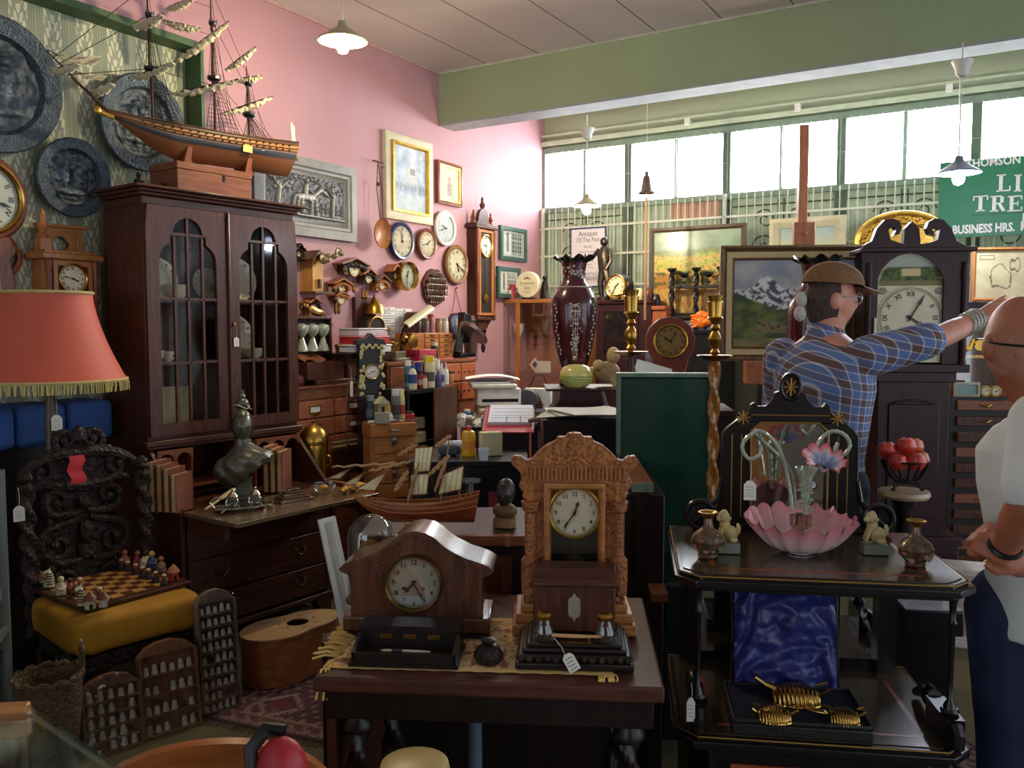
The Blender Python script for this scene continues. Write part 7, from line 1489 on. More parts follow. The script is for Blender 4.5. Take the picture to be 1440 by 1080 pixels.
# dark box with loose white papers
o=T('black_plinth','black plinth cabinet with white papers before the plum pedestal','plinth',(at(816,590,3.85).x,3.85,0),0); zb=EYE-131/FPX*3.85; m=M(); m.box(-.17,.17,0,.36,0,zb); P('body',m,WEB,o,bevel=.004)
o=T('paper_sheaf','loose bright white papers fanned on the black plinth','papers',(at(816,590,3.85).x,3.85,zb+.001),0); 
for i in range(4): m=M(Tm(.0+.02*i,.17-.02*i,.004+.009*i,rz=-14+13*i)); m.grid(6,6,lambda u,v:(-.17+.34*u,-.15+.3*v,.012*math.sin(u*3+i)*u+.008*v)); P('sheet',m,PPR,o)
# green leather settle
GY=3.3; gx=lambda p:(p-720)/FPX*GY; gz=lambda y:EYE+(460-y)/FPX*GY
GLM=pl('green_leather',(26,66,54),.32,0,.2,7,bump=.25,bscale=18,coat=.3); GLE=pl('worn_green_edge',(104,130,110),.5,0,.3,30)
o=T('green_settle','green leather settle with tall panelled back and wooden arm, right of the oak clock','settle',(gx(936),GY,0),-3)
m=M(); m.box(-.185,.185,.02,.07,.05,gz(530)); P('back_panel',m,GLM,o,bevel=.012); m=M(); m.box(-.187,.187,.005,.085,gz(530)-.003,gz(530)+.014); m.box(.172,.19,.0,.02,gz(645),gz(530)); m.box(-.187,-.17,.0,.02,gz(640),gz(530)); P('worn_edge',m,GLE,o,bevel=.004)
m=M(); m.box(-.058,.05,-.42,.0,.06,.62); P('seat_box',m,pl('dark_green_leather',(16,38,38),.4),o,bevel=.015)
m=M(); m.box(-.20,-.06,-.50,.0,.0,gz(640)-.06); P('side_panel',m,pl('dark_wine_panel',(44,18,24),.45),o,bevel=.004)
m=M(Tm(-.13,-.27,gz(640)-.04,rz=0)); m.box(-.045,.03,-.26,.27,0,.022); P('arm',m,wood('settle_arm_wood',(120,72,40),(166,106,64),axis='y',coat=.5),o,bevel=.004); m=M(); m.box(-.172,-.102,-.54,-.532,gz(640)-.045,gz(640)-.016); P('arm_end',m,GLE,o)
m=M(); m.box(-.16,-.12,-.53,-.49,.0,gz(640)-.041); P('arm_post',m,WBK,o); m=M(); m.box(-.115,-.06,-.62,-.35,.62,.645); P('lower_rail',m,wood('settle_arm_wood',(120,72,40),(166,106,64)),o)
m=M(); m.tube([(.21,-.01,.02),(.19,-.01,.3)],.02,6); m.tube([(-.18,-.01,.02),(-.18,-.01,.05)],.02,6); P('foot',m,WBK,o)
# brass candlesticks
def candlestick(px,Y,yt,yd,yb,label,twisty=False):
    p=at(px,yd,Y); o=T('brass_candlestick',label,'candlestick',(p.x,Y,0),0,'tall brass candlesticks'); z=lambda y:EYE+(460-y)/FPX*Y
    u=Y/FPX; zt_,zd=z(yt),z(yd); H=zt_-zd
    m=M(); m.lathe([(11*u,zt_),(10*u,zt_-.01),(9*u,zt_-.09*H),(11*u,zt_-.1*H),(10*u,zt_-.2*H),(9.5*u,zt_-.34*H),(11*u,zt_-.36*H),(8*u,zt_-.4*H),(4.5*u,zt_-.46*H),(7*u,zt_-.52*H),(4*u,zt_-.57*H),(7*u,zt_-.62*H),(9.5*u,zt_-.70*H),(7*u,zt_-.80*H),(4*u,zt_-.86*H),(7*u,zt_-.91*H),(4*u,zt_-.96*H),(5*u,zd)],24); P('stem',m,BRS,o)
    m=M(); m.lathe([(3*u,zd-.012),(16*u,zd-.006),(25*u,zd+.008),(24*u,zd+.010),(5*u,zd+.002)],32); P('drip_pan',m,BRD,o)
    m=M(); 
    if twisty: twist(m,0,0,.16,zd-.012,.017,.13)
    else: m.lathe([(.03,.16),(.018,.4),(.026,.7),(.014,.9),(.026,zd-.1),(.012,zd-.012)],16)
    P('column',m,wood('amber_twist',(110,64,24),(190,124,54),rough=.2,coat=.6) if twisty else WD,o)
    m=M(); m.lathe([(.066,0),(.07,.02),(.06,.06),(.035,.1),(.026,.16)],24); P('base',m,BRD,o); return o
candlestick(887,3.75,408,497,0,'tall brass candlestick with wide drip pan in front of the plum cabinet')
candlestick(1005,3.05,416,503,0,'tall brass candlestick on an amber twisted column beside the green settle',True)
# ================= foreground table and what stands on it
TZ0=.75
tfl=atz(440,952,TZ0); tfr=atz(935,968,TZ0); TA=math.degrees(math.atan2(tfr.y-tfl.y,tfr.x-tfl.x)); TWD=(tfr-tfl).length
o=T('display_table','dark oak side table with barley-twist columns holding clocks and inkstands','table',(tfl.x,tfl.y,0),TA)
WTT=wood('table_top_mahogany',(62,32,25),(96,54,42),axis='x',rough=.55,coat=.0)
m=M(); m.box(-.0,TWD,0,.6,TZ0-.035,TZ0); P('top',m,WTT,o,bevel=.006)
m=M(); m.box(.02,TWD-.02,.02,.58,TZ0-.10,TZ0-.036); P('apron',m,WBK,o,bevel=.003); m=M(); m.box(.02,.04,.03,.57,.1,TZ0-.1); P('side_panel',m,WD,o); m=M(); m.box(.02,TWD-.02,.04,.57,.08,.11); P('bottom_shelf',m,WBK,o); m=M(); m.box(.04,TWD-.03,.55,.57,.11,TZ0-.1); P('back_panel',m,WBK,o)
for x,y in ((.085,.05),(TWD-.07,.05),(.14,.16),(TWD-.07,.54)):
    m=M(); twist(m,x,y,.14,TZ0-.14,.022,.1); m.box(x-.03,x+.03,y-.03,y+.03,0,.14); m.lathe([(.022,TZ0-.14),(.034,TZ0-.13),(.034,TZ0-.12),(.024,TZ0-.1)],14,0,Tm(x,y,0)); P('column',m,WBK,o)
# runner with fringe
q=[atz(*p,TZ0+.001) for p in ((462,940),(864,951),(842,868),(520,872))]
o=T('table_runner','cream table runner with faint red pattern and knotted fringe on the dark table','table runner',(q[0].x,q[0].y,TZ0+.001),0); q=[v-q[0] for v in q]
def run(u,v): a=q[0].lerp(q[1],u); b=q[3].lerp(q[2],u); c=a.lerp(b,v); return (c.x,c.y,.0012+.0006*math.sin(u*80))
def rc(u,v):
    if v<.08 or v>.92 : return (236,196,124)
    n=fb(u*22,v*10,1,3,3); return (176,100,72) if n>.22 or (abs(u*9%1-.5)<.03 and v<.4) else (240,208,156) if n>-.2 else (212,172,120)
m=M(); m.grid(110,34,run); P('cloth',m,vcol('runner_weave',.9,bump=.3),o,cols=[rgb(*rc(i/110,j/34)) for j in range(35) for i in range(111)])
m=M(); fr_=pl('straw_fringe',(226,186,106),.9)
for k in range(46):
    t=k/45; a=q[0].lerp(q[3],t)+V((0,0,.002)); d=V((-.045-.014*random.random(),-.012+random.uniform(-.012,.012),random.uniform(.001,.012)))
    if t<.2: d=V((-.02+.02*random.random(),-.03,.0)); m.tube([a,a+d*.6+V((0,0,.003)),a+d+V((0,-.008,-.035-.03*random.random()))],.003,4)
    else: m.tube([a,a+d*.5+V((0,0,.006)),a+d],.003,4)
for k in range(20): a=q[1]+V((-.035+.002*k,0,.003)); b=a+V((random.uniform(-.012,.008),-.024,.002)); m.tube([a,b,b+V((random.uniform(-.01,.008),-.006,-.025-.02*random.random()))],.002,4)
P('fringe',m,fr_,o)
def ont(name,label,cat,px,pyb,rz=0,z=TZ0+.0045): p=atz(px,pyb,z); o=T(name,label,cat,p,TA+rz); return o,p.y/FPX
# napoleon mantel clock
o,s=ont('mantel_clock','dark mantel clock with wavy shoulders and silvered round dial behind the pen tray','mantel clock',586,893,1); s*=1.02
half=[(0,-149),(14,-147),(27,-140),(38,-130),(50,-122),(70,-112),(90,-106),(102,-101),(109,-94),(106,-90),(96,-86),(94,-82),(94,-26)]
ol=[(x*s,-y*s) for x,y in half]; ol=ol+[(-x,z) for x,z in reversed(ol[1:])]
MCW=wood('mantel_clock_walnut',(66,38,28),(104,64,46),rough=.22,coat=.6); m=M(); m.prism(ol,.0,.13); P('case',m,MCW,o,bevel=.003)
m=M(); m.prism([(p_[0]*1.0,p_[1]) for p_ in ol[:12]]+[(x*s,-(y)*s) for x,y in reversed([(0,-142),(13,-140),(25,-133),(36,-123),(49,-115),(70,-105),(89,-99),(98,-96)])],-.008,.0); m.prism([(-x,z) for x,z in ([(p_[0]*1.0,p_[1]) for p_ in ol[:12]]+[(x*s,-(y)*s) for x,y in reversed([(0,-142),(13,-140),(25,-133),(36,-123),(49,-115),(70,-105),(89,-99),(98,-96)])])],-.008,.0); P('edge_moulding',m,MCW,o)
m=M(); m.box(-104*s,104*s,-.012,.142,5*s,27*s); P('plinth',m,MCW,o,bevel=.005)
for x in (-84,84): m=M(); m.box((x-20)*s,(x+20)*s,-.016,.02,0,5*s); P('foot',m,WBK,o)
dial(o,38*s,(7,25),False,face=pl('silvered_dial',(176,172,152),.35,.2),bez=BRD,T0=Tm(-3*s,-.004,76*s),bw=.08,glass=True)
m=M(); [m.lathe([(.004,0),(.004,.003)],10,0,Tm(x*s,-.0065,68*s)@AX) for x in (-17,11)]; P('winding_hole',m,BLK,o)
m=M(); [m.ball((x*s+random.uniform(-.008,.008),-.001,(86+y)*s),(.003,.002,.003),0,6) for x in (-52,48) for y in range(-12,14,3)]; P('applied_carving',m,MCW,o)
# pen tray
o,s=ont('pen_tray','black wooden pen tray with three brass plates and a pen, front left of the table','pen tray',567,938,0); w=76*s
m=M(); m.add([(x,y,z) for x in (-w,w) for y,z in ((0,0),(0,.028),(.012,.028),(.018,.012),(.075,.02),(.075,.055),(.125,.062),(.125,0))],[(0,1,2,3,4,5,6,7),(15,14,13,12,11,10,9,8)]+[(i,8+i,8+(i+1)%8,(i+1)%8) for i in range(8)])
for x in (-w,w-.008): m.add([(a,y,z) for a in (x,x+.008) for y,z in ((0,0),(0,.03),(.075,.056),(.13,.063),(.13,0))],[(0,1,2,3,4),(9,8,7,6,5)]+[(i,5+i,5+(i+1)%5,(i+1)%5) for i in range(5)])
m.box(-w-.006,w+.006,-.006,.13,0,.008); m.box(-w*1.0,w*1.0,.07,.135,.056,.066); P('body',m,WBK,o)
for x in (-.055,0,.055): m=M(); m.box(x-.014,x+.014,.0735,.0745,.036,.046); [m.box(x-.011+.004*k,x-.009+.004*k,.0725,.0735,.038,.044,1) for k in range(6)]; P('brass_plate',m,[BRS,BRD],o)
p=o.matrix_basis if False else None; c=o.location; k=T('dip_pen','pale dip pen with white nib lying in the black pen tray','pen',(c.x,c.y+.035,c.z+.0225),TA-1); m=M(); m.tube([(-.055,0,0),(-.045,0,0),(.02,0,.0),(.05,0,0),(.058,0,0)],[.001,.003,.0035,.0025,.001],8); P('holder',m,pl('pen_ivory',(206,190,164),.4),k); m=M(); m.tube([(-.03,0,.0),(-.006,0,.0)],.0042,8); P('grip',m,BLK,k)
o,s=ont('ink_pot','small round carved black ink pot between pen tray and oak inkstand','ink pot',687,930); r=20*s; m=M(); m.lathe([(r*.85,0),(r,.006),(r*1.02,.02),(r*.8,.032)],24,wob=lambda a,z:1+.05*math.cos(10*a)*(z<.03)); P('body',m,WCB,o); m=M(); m.lathe([(r*.84,.0325),(r*.6,.038),(r*.3,.04),(r*.5,.045),(r*.55,.05),(r*.2,.054)],24); P('lid',m,WBK,o)
# pressed-oak kitchen clock
o,s=ont('oak_kitchen_clock','tall pressed golden-oak kitchen clock with wavy crest in the middle of the table','mantel clock',807,888,3); Y=lambda y:(888-y)*s
hf=[(0,601),(9,602),(13,607),(24,607),(27,613),(40,619),(52,629),(61,639),(68,641),(76,635),(86,634),(91,640),(88,648),(80,655),(76,662),(76,672),(79,676),(77,682),(73,686),(72,700),(70,706),(62,706),(62,832),(72,832),(74,858)]
ol=[(x*s,Y(y)) for x,y in hf]; ol=ol+[(-x,z) for x,z in reversed(ol[1:])]
m=M(); m.prism(ol,0,.03); P('carved_front',m,WCV,o,bevel=.002); m=M(); m.box(-62*s,62*s,.03,.12,Y(845),Y(660)); P('case',m,WLT,o)
m=M()
for k in range(24): x=(-69+6*k)*s; m.box(x,x+.0035,-.004,.001,Y(668),Y(650))
P('reeded_frieze',m,WLT,o)
m=M(); rnd=random.Random(9)
for k in range(60):
    x=rnd.uniform(0,60); y0=601+ (x/62)**1.6*38+7; yy=rnd.uniform(y0,644)
    for sx in (-1,1): m.ball((sx*x*s,-.001,Y(yy)),(.0065,.004,.0045),0,6)
for x0 in (-66,66):
    for k in range(24): m.ball(((x0+rnd.uniform(-6,6))*s,-.0,Y(rnd.uniform(674,704))),(.006,.004,.006),0,6)
P('pressed_leaves',m,WLT,o)
for sx in (-1,1):
    m=M(Tm(sx*63*s,-.006,0)); m.lathe([(.017,Y(712)),(.02,Y(708)),(.02,Y(704)),(.022,Y(700)),(.022,Y(698))],14); m.lathe([(.013,Y(776)),(.0135,Y(714))],14); m.lathe([(.014,Y(776)),(.022,Y(782)),(.022,Y(812)),(.02,Y(832))],14)
    for k in range(9): m.ball((0,-.012,Y(720+6.6*k)),(.007,.004,.006),0,7)
    P('column',m,WCV,o)
m=M(); m.rings((-43*s,43*s,Y(840),Y(672)),[(0,-.0),(0,-.016),(4*s,-.018),(8*s,-.012),(10*s,-.004)]); 
for k in range(34): x=(-38+76*k/33)*s; m.ball((x,-.0175,Y(677)),.0035,0,6)
for k in range(60): z=Y(838-156*k/59); [m.ball((sx*39*s,-.0175,z),.0035,0,6) for sx in (-1,1)]
P('door_frame',m,WLX,o)
m=M(); m.box(-34*s,34*s,-.003,-.001,Y(838),Y(681)); P('door_back',m,pl('black_clock_interior',(14,18,20),.3),o); m=M(); m.lathe([(.024,0),(.026,.002),(.0,.004)],26,0,Tm(0,-.003,Y(790))@AX); m.box(-.002,.002,-.005,-.003,Y(790),Y(752)); P('pendulum',m,pl('dim_brass',(90,80,56),.4,.8),o)
dial(o,35*s,(12,36),False,face=CRM,bez=BRS,T0=Tm(0,-.006,Y(714)),bw=.1,bd=.008,num=.95); m=M(); m.box(-34*s,34*s,-.016,-.0155,Y(838),Y(681)); P('glass',m,GLS,o)
m=M()
for k,(hw,y0,y1) in enumerate(((76,858,846),(84,872,858),(88,888,872))): m.box(-hw*s,hw*s,-.012-.012*k,.13,Y(y0),Y(y1)); 
P('stepped_base',m,WLX,o,bevel=.004)
# oak inkstand with stationery box
o,s=ont('oak_inkstand','dark carved oak inkstand with stationery box and two glass wells on the table','inkstand',808,944,1)
m=M(); 
for k,(hw,d0,z0,z1) in enumerate(((86,0,0,.016),(82,.006,.016,.032),(76,.016,.032,.042),(70,.024,.042,.05))): m.box(-hw*s,hw*s,d0,.2-d0,z0,z1)
P('base',m,WBK,o,bevel=.004)
m=M()
for k in range(13): m.ball(((-78+13*k)*s,.004,.024),(.0085,.006,.008),0,8)
P('gadroon_moulding',m,WCB,o)
m=M(); m.box(-62*s,62*s,.1,.19,.051,.155); P('box',m,WD,o,bevel=.003); m=M(); m.add([(x,y,z) for x in (-64*s,64*s) for y,z in ((.096,.156),(.096,.164),(.13,.19),(.194,.19),(.194,.156))],[(0,1,2,3,4),(9,8,7,6,5)]+[(i,5+i,5+(i+1)%5,(i+1)%5) for i in range(5)]); P('lid',m,WDX,o,bevel=.002)
m=M(); m.prism([(-.014,.095),(-.01,.086),(.01,.086),(.014,.095),(.014,.12),(.012,.13),(.006,.132),(0,.142),(-.006,.132),(-.012,.13),(-.014,.12)],.097,.0995); m.prism([(-.005,.086),(0,.074),(.005,.086)],.097,.0995); P('silver_shield',m,pl('dull_silver',(160,150,122),.45,.35),o)
for x in (-.068,.068):
    m=M(Tm(x,.05,.0505,sc=(1.3,1.3,1.08))); m.lathe([(.017,0),(.019,.004),(.018,.02),(.012,.038),(.010,.044),(.0,.044)],12); w_=P('glass_well',m,GLC,o); m=M(Tm(x,.05,.0515,sc=(1.3,1.3,1))); m.lathe([(.012,.0),(.013,.016),(.0,.017)],12); P('ink',m,pl('old_ink',(60,52,44),.3),w_); m=M(Tm(x,.05,.0985,sc=(1.3,1.3,1.1))); m.lathe([(.012,0),(.0135,.003),(.0135,.008),(.01,.013),(.0,.015)],16); P('brass_cap',m,BRS,w_)
m=M(); m.tube([(-.05,.035,.056),(-.045,.034,.06),(-.05,.034,.052)],.002,5); m.box(.03,.034,.03,.05,.05,.062); m.box(-.04,.04,.03,.04,.0505,.052); P('pen_rest',m,BRS,o)
c=o.location; k=T('wooden_pen','plain wooden pen resting across the oak inkstand','pen',(c.x+.002,c.y+.036,c.z+.0655),TA-1); m=M(); m.tube([(-.05,0,0),(.0,0,-.001),(.06,0,0)],[.0042,.0046,.003],8); P('holder',m,pl('pale_pen_wood',(206,158,110),.4),k)
m=M(); a=V((-.045,.03,.062)); m.tube([a,V((-.028,.006,.05)),V((-.02,-.004,.035))],.001,4,1); T0=Tm(-.008,-.010,.0235,rx=-14,ry=-32); m.prism([(-.013,-.02),(.013,-.02),(.013,.013),(.006,.02),(-.006,.02),(-.013,.013)],-.001,.0,0,T0); [m.box(-.009,.008,-.0016,-.001,.009-.008*k_,.0105-.008*k_,2,T0) for k_ in range(4)]; P('price_tag',m,[TAGM,STR,MT['pencil_ink']],o)
# glass dome with skeleton movement, pale disc
o=T('glass_dome','tall clear glass dome over a brass movement behind the mantel clock','glass dome',V((at(522,790,2.30).x,2.30,TZ0+.002)),0); r=.062; hh=at(522,724,2.30).z-TZ0
m=M(); m.lathe([(r,.012),(r,hh-r)]+[(r*math.cos(PI/2*k/8),hh-r+r*math.sin(PI/2*k/8)) for k in range(1,9)],32,cap=False); P('dome',m,thin('dome_glass',(.95,.97,.97),.14,.03),o); m=M(); m.lathe([(r*1.12,0),(r*1.14,.006),(r*1.04,.012),(0,.013)],32); P('base',m,WD,o)
m=M(); m.box(-.035,.035,-.01,.01,.013,.03); m.box(-.03,-.024,-.01,.01,.03,.15); m.box(.024,.03,-.01,.01,.03,.15); m.lathe([(.03,0),(.033,.006),(.0,.006)],24,0,Tm(0,-.008,.14)@AX); m.ball((0,0,.06),.02,0,12); P('movement',m,BRD,o)
o=T('picture_board','white-edged framed board leaning between bureau and table','picture frame',V((at(478,800,2.52).x+.045,2.44,.60)),28); o.rotation_euler=(R_(-9),R_(-9),R_(28)); m=M(); m.rings((-.02,.03,0,.35),[(0,.02),(0,0),(.012,-.003),(.014,.008)]); m.box(-.02,.03,.008,.02,0,.35); P('frame',m,WHT,o)
o=T('board_crate','dark crate holding the leaning white-edged board','crate',V((at(478,800,2.52).x+.03,2.46,0)),10); m=M(); m.box(-.07,.025,-.04,.04,0,.59); P('body',m,WBK,o)
# low chest behind the table with small ship, hair-brush bust
CY=2.5; CHZ=.88
o=T('storage_chest','dark red chest with a taped front rail behind the table, under the small ship model','chest',(0,CY,0),0); m=M(); m.box(-.46,.24,.012,.42,0,CHZ-.002); P('case',m,WBK,o,bevel=.003); m=M(); m.box(-.30,.24,-.0,.03,CHZ-.03,CHZ); P('front_rail',m,WMX,o,bevel=.002); m=M(); m.box(-.28,-.0,.004,.012,.2,CHZ-.06); m.rings((-.28,.0,.2,CHZ-.06),[(0,.004),(0,-.002),(.03,-.002),(.034,.004)]); P('front_panel',m,WD,o); m=M(); m.box(-.022,-.005,-.0015,.031,CHZ-.031,CHZ+.001); P('packing_tape',m,pl('brown_tape',(150,100,60),.4),o)
o=T('bristle_figurine','small dark carved head on a ribbed bristle base behind the chest rail','figurine',V((at(710,740,2.62).x,2.62,CHZ+.001)),-15); m=M(); m.grid(20,10,lambda u,v:((.036+.004*math.sin(u*60))*math.cos(2*PI*u)*(1-.1*v),(.026)*math.sin(2*PI*u),.03*v),wrap=True); m.lathe([(.036,.03),(0,.03)],20,cap=False); P('bristle_base',m,pl('tan_bristles',(150,116,72),.8),o); m=M(); m.ball((0,0,.05),(.04,.03,.026)); P('shoulder',m,pl('tan_carving',(110,78,48),.5),o); m=M(Tm(0,0,.1)); bust_head(m,.034,0); m.ball((.0,.012,.01),(.03,.034,.04)); P('head',m,pl('dark_carving',(44,36,34),.4),o)
# small two-masted ship
KS=Fr((0,CY+.08),0); SX,SZ_=KS.uv(590,740)
o=T('small_ship_model','small brown sailing ship model with cream sails on a wooden stand behind the mantel clock','model ship',(SX,CY+.08,CHZ+.001),0)
def kp(px,py,dy=0): x,z=KS.uv(px,py,dy); return V((x-SX,dy,z-CHZ-.001))
b0,b1=kp(512,694),kp(666,716); L2=(b1-b0).length; fn2=hull(L2,.085,.062,.026); mid=(b0.x+b1.x)/2; zk=.022
m=M()
for sd in (-1,1): m.grid(34,12,lambda u,v:(lambda q_:(q_[0]+mid,q_[1],q_[2]+zk))(fn2(u,v,sd)))
P('hull',m,wood('ship_red_planking',(110,48,26),(152,80,46),axis='x',rough=.3,coat=.4),o,ang=50); m=M(); m.grid(26,2,lambda u,v:(lambda q_:(q_[0]+mid,q_[1]*(2*v-1),q_[2]+zk))(fn2(u,.86,1))); P('deck',m,MT['ship_deck'],o)
m=M()
for v_ in (.6,.8,1.): 
    for sd in (-1,1): m.tube([(lambda q_:(q_[0]+mid,q_[1]+sd*.001,q_[2]+zk))(fn2(k/24,v_,sd)) for k in range(25)],.002,5)
for k in range(22): q_=fn2(.1+.04*k,1,-1); m.tube([(q_[0]+mid,q_[1],q_[2]+zk),(q_[0]+mid,q_[1],q_[2]+zk+.01)],.0012,4)
P('rails',m,pl('pale_rail',(176,112,66),.5),o); m=M(); m.ball(kp(664,716),(.012,.012,.012)); P('stern_lantern',m,pl('cream_stern',(200,170,130),.5),o)
m=M(); m.tube([kp(525,694),kp(492,680),kp(456,674)],[.004,.0035,.002],7); m.tube([kp(490,681),kp(490,702)],.0018,5); m.tube([kp(492,683),kp(512,694)],.002,5); P('bowsprit',m,WLT,o)
MST=wood('small_mast',(120,76,42),(160,108,64))
for a,b_ in (((577,705),(587,622)),((618,712),(633,612)),((645,705),(648,660))): m=M(); m.tube([kp(*a),kp(*b_)],[.0035,.002],7); P('mast',m,MST,o)
CRS=pl('cream_sailcloth',(238,226,178),.8,0,.08,40)
def sail(pts,nm='sail',bulge=.012,dy=-.006,tw=0):
    c=[kp(p_[0],p_[1],dy+(p_[2] if len(p_)>2 else 0)) for p_ in pts]; m=M()
    def f(u,v): a=c[0].lerp(c[1],u); b=c[3].lerp(c[2],u) if len(c)>3 else c[2]; e=a.lerp(b,v); return (e.x,e.y-bulge*math.sin(PI*u)*math.sin(PI*min(1,v)),e.z)
    m.grid(8,8,f); s_=P(nm,m,CRS,o); m=M(); ring=[f(k/6,0) for k in range(6)]+[f(1,k/6) for k in range(6)]+[f(1-k/6,1) for k in range(6)]+[f(0,1-k/6) for k in range(6)]; m.tube(ring,.0018,5,closed=True)
    for k in (1,2,3): m.tube([V(f(k/4,t/5))+V((0,-.002,0)) for t in range(6)],.0006,3)
    P('bolt_rope',m,MST,s_)
sail([(582,664),(604,662),(609,628),(584,630)]); sail([(577,696),(600,695),(603,666),(578,668)]); sail([(617,695),(648,688),(652,655),(622,668)])
for t_ in ([(461,673),(478,673),(491,660)],[(482,682),(500,681),(513,664)],[(502,688),(527,690),(545,662)]): sail(t_,'jib',.004)
m=M()
for a,b_,r_ in (((560,640),(586,624),.006),((556,690),(574,662),.008),((613,628),(634,612),.007),((603,668),(632,640),.007),((574,704),(590,650),.006),((520,662),(578,648),.005),((468,656),(570,650),.004),((612,690),(630,640),.006)):
    n=12; m.tube([kp(*a).lerp(kp(*b_),k/n)+V((0,-.012,.003*math.sin(k*2.1))) for k in range(n+1)],[r_*(.6+.4*math.sin(PI*k/n))*(1+.2*math.sin(k*2.7)) for k in range(n+1)],7)
P('furled_sails',m,pl('tan_furled_sail',(176,134,92),.8,0,.2,50),o)
m=M(); sp=[((458,674),(587,622)),((490,681),(586,640)),((512,692),(584,655)),((587,622),(633,612)),((633,612),(664,712)),((587,622),(618,705)),((648,660),(664,690)),((630,660),(652,655)),((617,697),(664,688)),((664,688),(664,712))]
for a,b_ in sp: m.tube([kp(*a),kp(*b_)],.0008,4)
for x0,xt_,yt_ in ((580,585,650),(618,624,650)):
    for k in range(6):
        for sd in (-1,1): m.tube([kp(x0-8+4*k,706,sd*.036),kp(xt_,yt_)],.0006,3)
P('rigging',m,pl('brown_rigging',(84,58,40),.8),o)
m=M(); 
for px_q in (571,606): e=kp(px_q,740); m.prism([(e.x-.004,0),(e.x+.004,0),(e.x+.004,.05),(e.x-.004,.05)],-.012,.012)
e0,e1=kp(568,745).x,kp(612,745).x; m.box(e0,e1,-.018,.018,0,.012); P('stand',m,WLT,o)
# pale stool back under the table front, and things glimpsed below
o=T('pale_stool','pale wooden stool top at the bottom edge below the table','stool',V((at(583,1068,1.52).x,1.52,0)),4); zt=at(583,1070,1.52).z; m=M(); m.lathe([(0,zt-.03),(.06,zt-.03),(.066,zt-.02),(.062,zt-.004),(.05,zt),(0,zt)],32); P('seat',m,pl('pale_varnished_wood',(196,170,104),.35),o)
for k in range(3): a=2*PI*k/3+.5; m=M(); m.tube([(.12*math.cos(a),.12*math.sin(a),0),(.045*math.cos(a),.045*math.sin(a),zt-.03)],.012,8); P('leg',m,WLT,o)
o=T('paper_roll','tall pale blue roll standing inside the dark table','paper roll',V((at(668,1000,2.0).x,2.0,.1115)),0); m=M(); m.lathe([(.017,0),(.017,.50)],14); P('roll',m,pl('pale_blue_roll',(84,106,122),.5),o)
# ================= ebonised whatnot on the right
WA=-8; wo=atz(974,808,.9); WF=Fr((wo.x,wo.y),WA)
def wz(px,py,z): p=atz(px,py,z); d=(p.x-wo.x,p.y-wo.y); return (d[0]*WF.x[0]+d[1]*WF.x[1],d[0]*WF.y[0]+d[1]*WF.y[1])
WW=wz(1345,815,.9)[0]; DD=.52
GLI=pl('gilt_bead_line',(170,130,66),.4,.6); INL=pl('orange_inlay',(150,78,44),.35,0,.2,20)
BUR=wood('burr_veneer',(50,38,28),(88,70,50),axis='x',rough=.16,coat=.8,scale=9)
WN=o=T('whatnot','ebonised inlaid whatnot with carved mirror back holding the pink glass centrepiece','whatnot',(wo.x,wo.y,0),WA)
def oct_(g=0,c=.05): return [(-.03-g+c,0-g),(WW+.03+g-c,0-g),(WW+.03+g,c-g),(WW+.03+g,DD),(-.03-g,DD),(-.03-g,c-g)]
for nm,z in (('upper_shelf',.9),('lower_shelf',.5)):
    m=M(); m.slab(oct_(),z-.04,z-.003); m.slab(oct_(.012),z-.03,z-.012); s_=P(nm,m,WEB,o,bevel=.003)
    m=M(); m.slab([(x*.985+.005,y*.97+.008) for x,y in oct_(-.006)],z-.003,z); P('veneer_top',m,BUR,s_)
    m=M(); k=[(.07,.06),(WW-.07,.06),(WW-.07,.07),(.07,.07)]
    m.slab(k,z,z+.0006); m.slab([(.05,.09),(.062,.09),(.062,.36),(.05,.36)],z,z+.0006); m.slab([(WW-.06,.09),(WW-.048,.09),(WW-.048,.4),(WW-.06,.4)],z,z+.0006); P('inlay_band',m,INL,s_)
    m=M(); ed=oct_(.002); m.tube([(x,y,z-.004) for x,y in ed],.0022,5,closed=True); P('gilt_beading',m,GLI,s_)
m=M(); m.slab(oct_(-.03),.03,.459); P('base_cupboard',m,WEB,o,bevel=.004); m=M(); m.slab(oct_(-.005),.0,.03); P('plinth',m,WEB,o,bevel=.004)
m=M(); m.rings((.1,WW-.1,.08,.42),[(0,.028),(0,.022),(.01,.022),(.012,.028)]); P('door_inlay',m,INL,o)
# back of open stage: mirror panels
m=M(); m.box(0,WW,DD-.035,DD-.01,.5,.86); P('stage_back',m,WEB,o); MIR=pl('mirror_silver',(200,204,204),.03,1,.02)
for a,b in ((.02,.16),(WW-.16,WW-.02)): m=M(); m.box(a,b,DD-.038,DD-.0352,.53,.84); P('mirror',m,MIR,o)
for x in (.02,WW-.0):
    m=M(Tm(x,.06,0)); m.lathe([(.016,.86),(.012,.85),(.009,.84),(.007,.8),(.012,.79),(.008,.78),(.006,.66),(.007,.6),(.013,.59),(.017,.575),(.012,.565)],14); P('colonette',m,WEB,o)
    m=M(); m.box(x-.022,x+.022,.02,.16,.502,.566); m.tube([(x,.02,.55),(x,-.0,.535),(x,.0,.515),(x,.01,.508)],[.018,.016,.016,.014],8); m.tube([(x,.16,.56),(x,.24,.545),(x,.3,.515)],[.02,.018,.012],8); m.ball((x,.2,.55),(.02,.03,.03)); m.lathe([(.018,.566),(.022,.573),(.018,.58)],12,0,Tm(x,.06,0)); P('scroll_bracket',m,WEB,o)
for x in (.04,WW-.04): m=M(); m.box(x-.02,x+.02,DD-.07,DD-.03,.5,.86); P('rear_post',m,WEB,o)
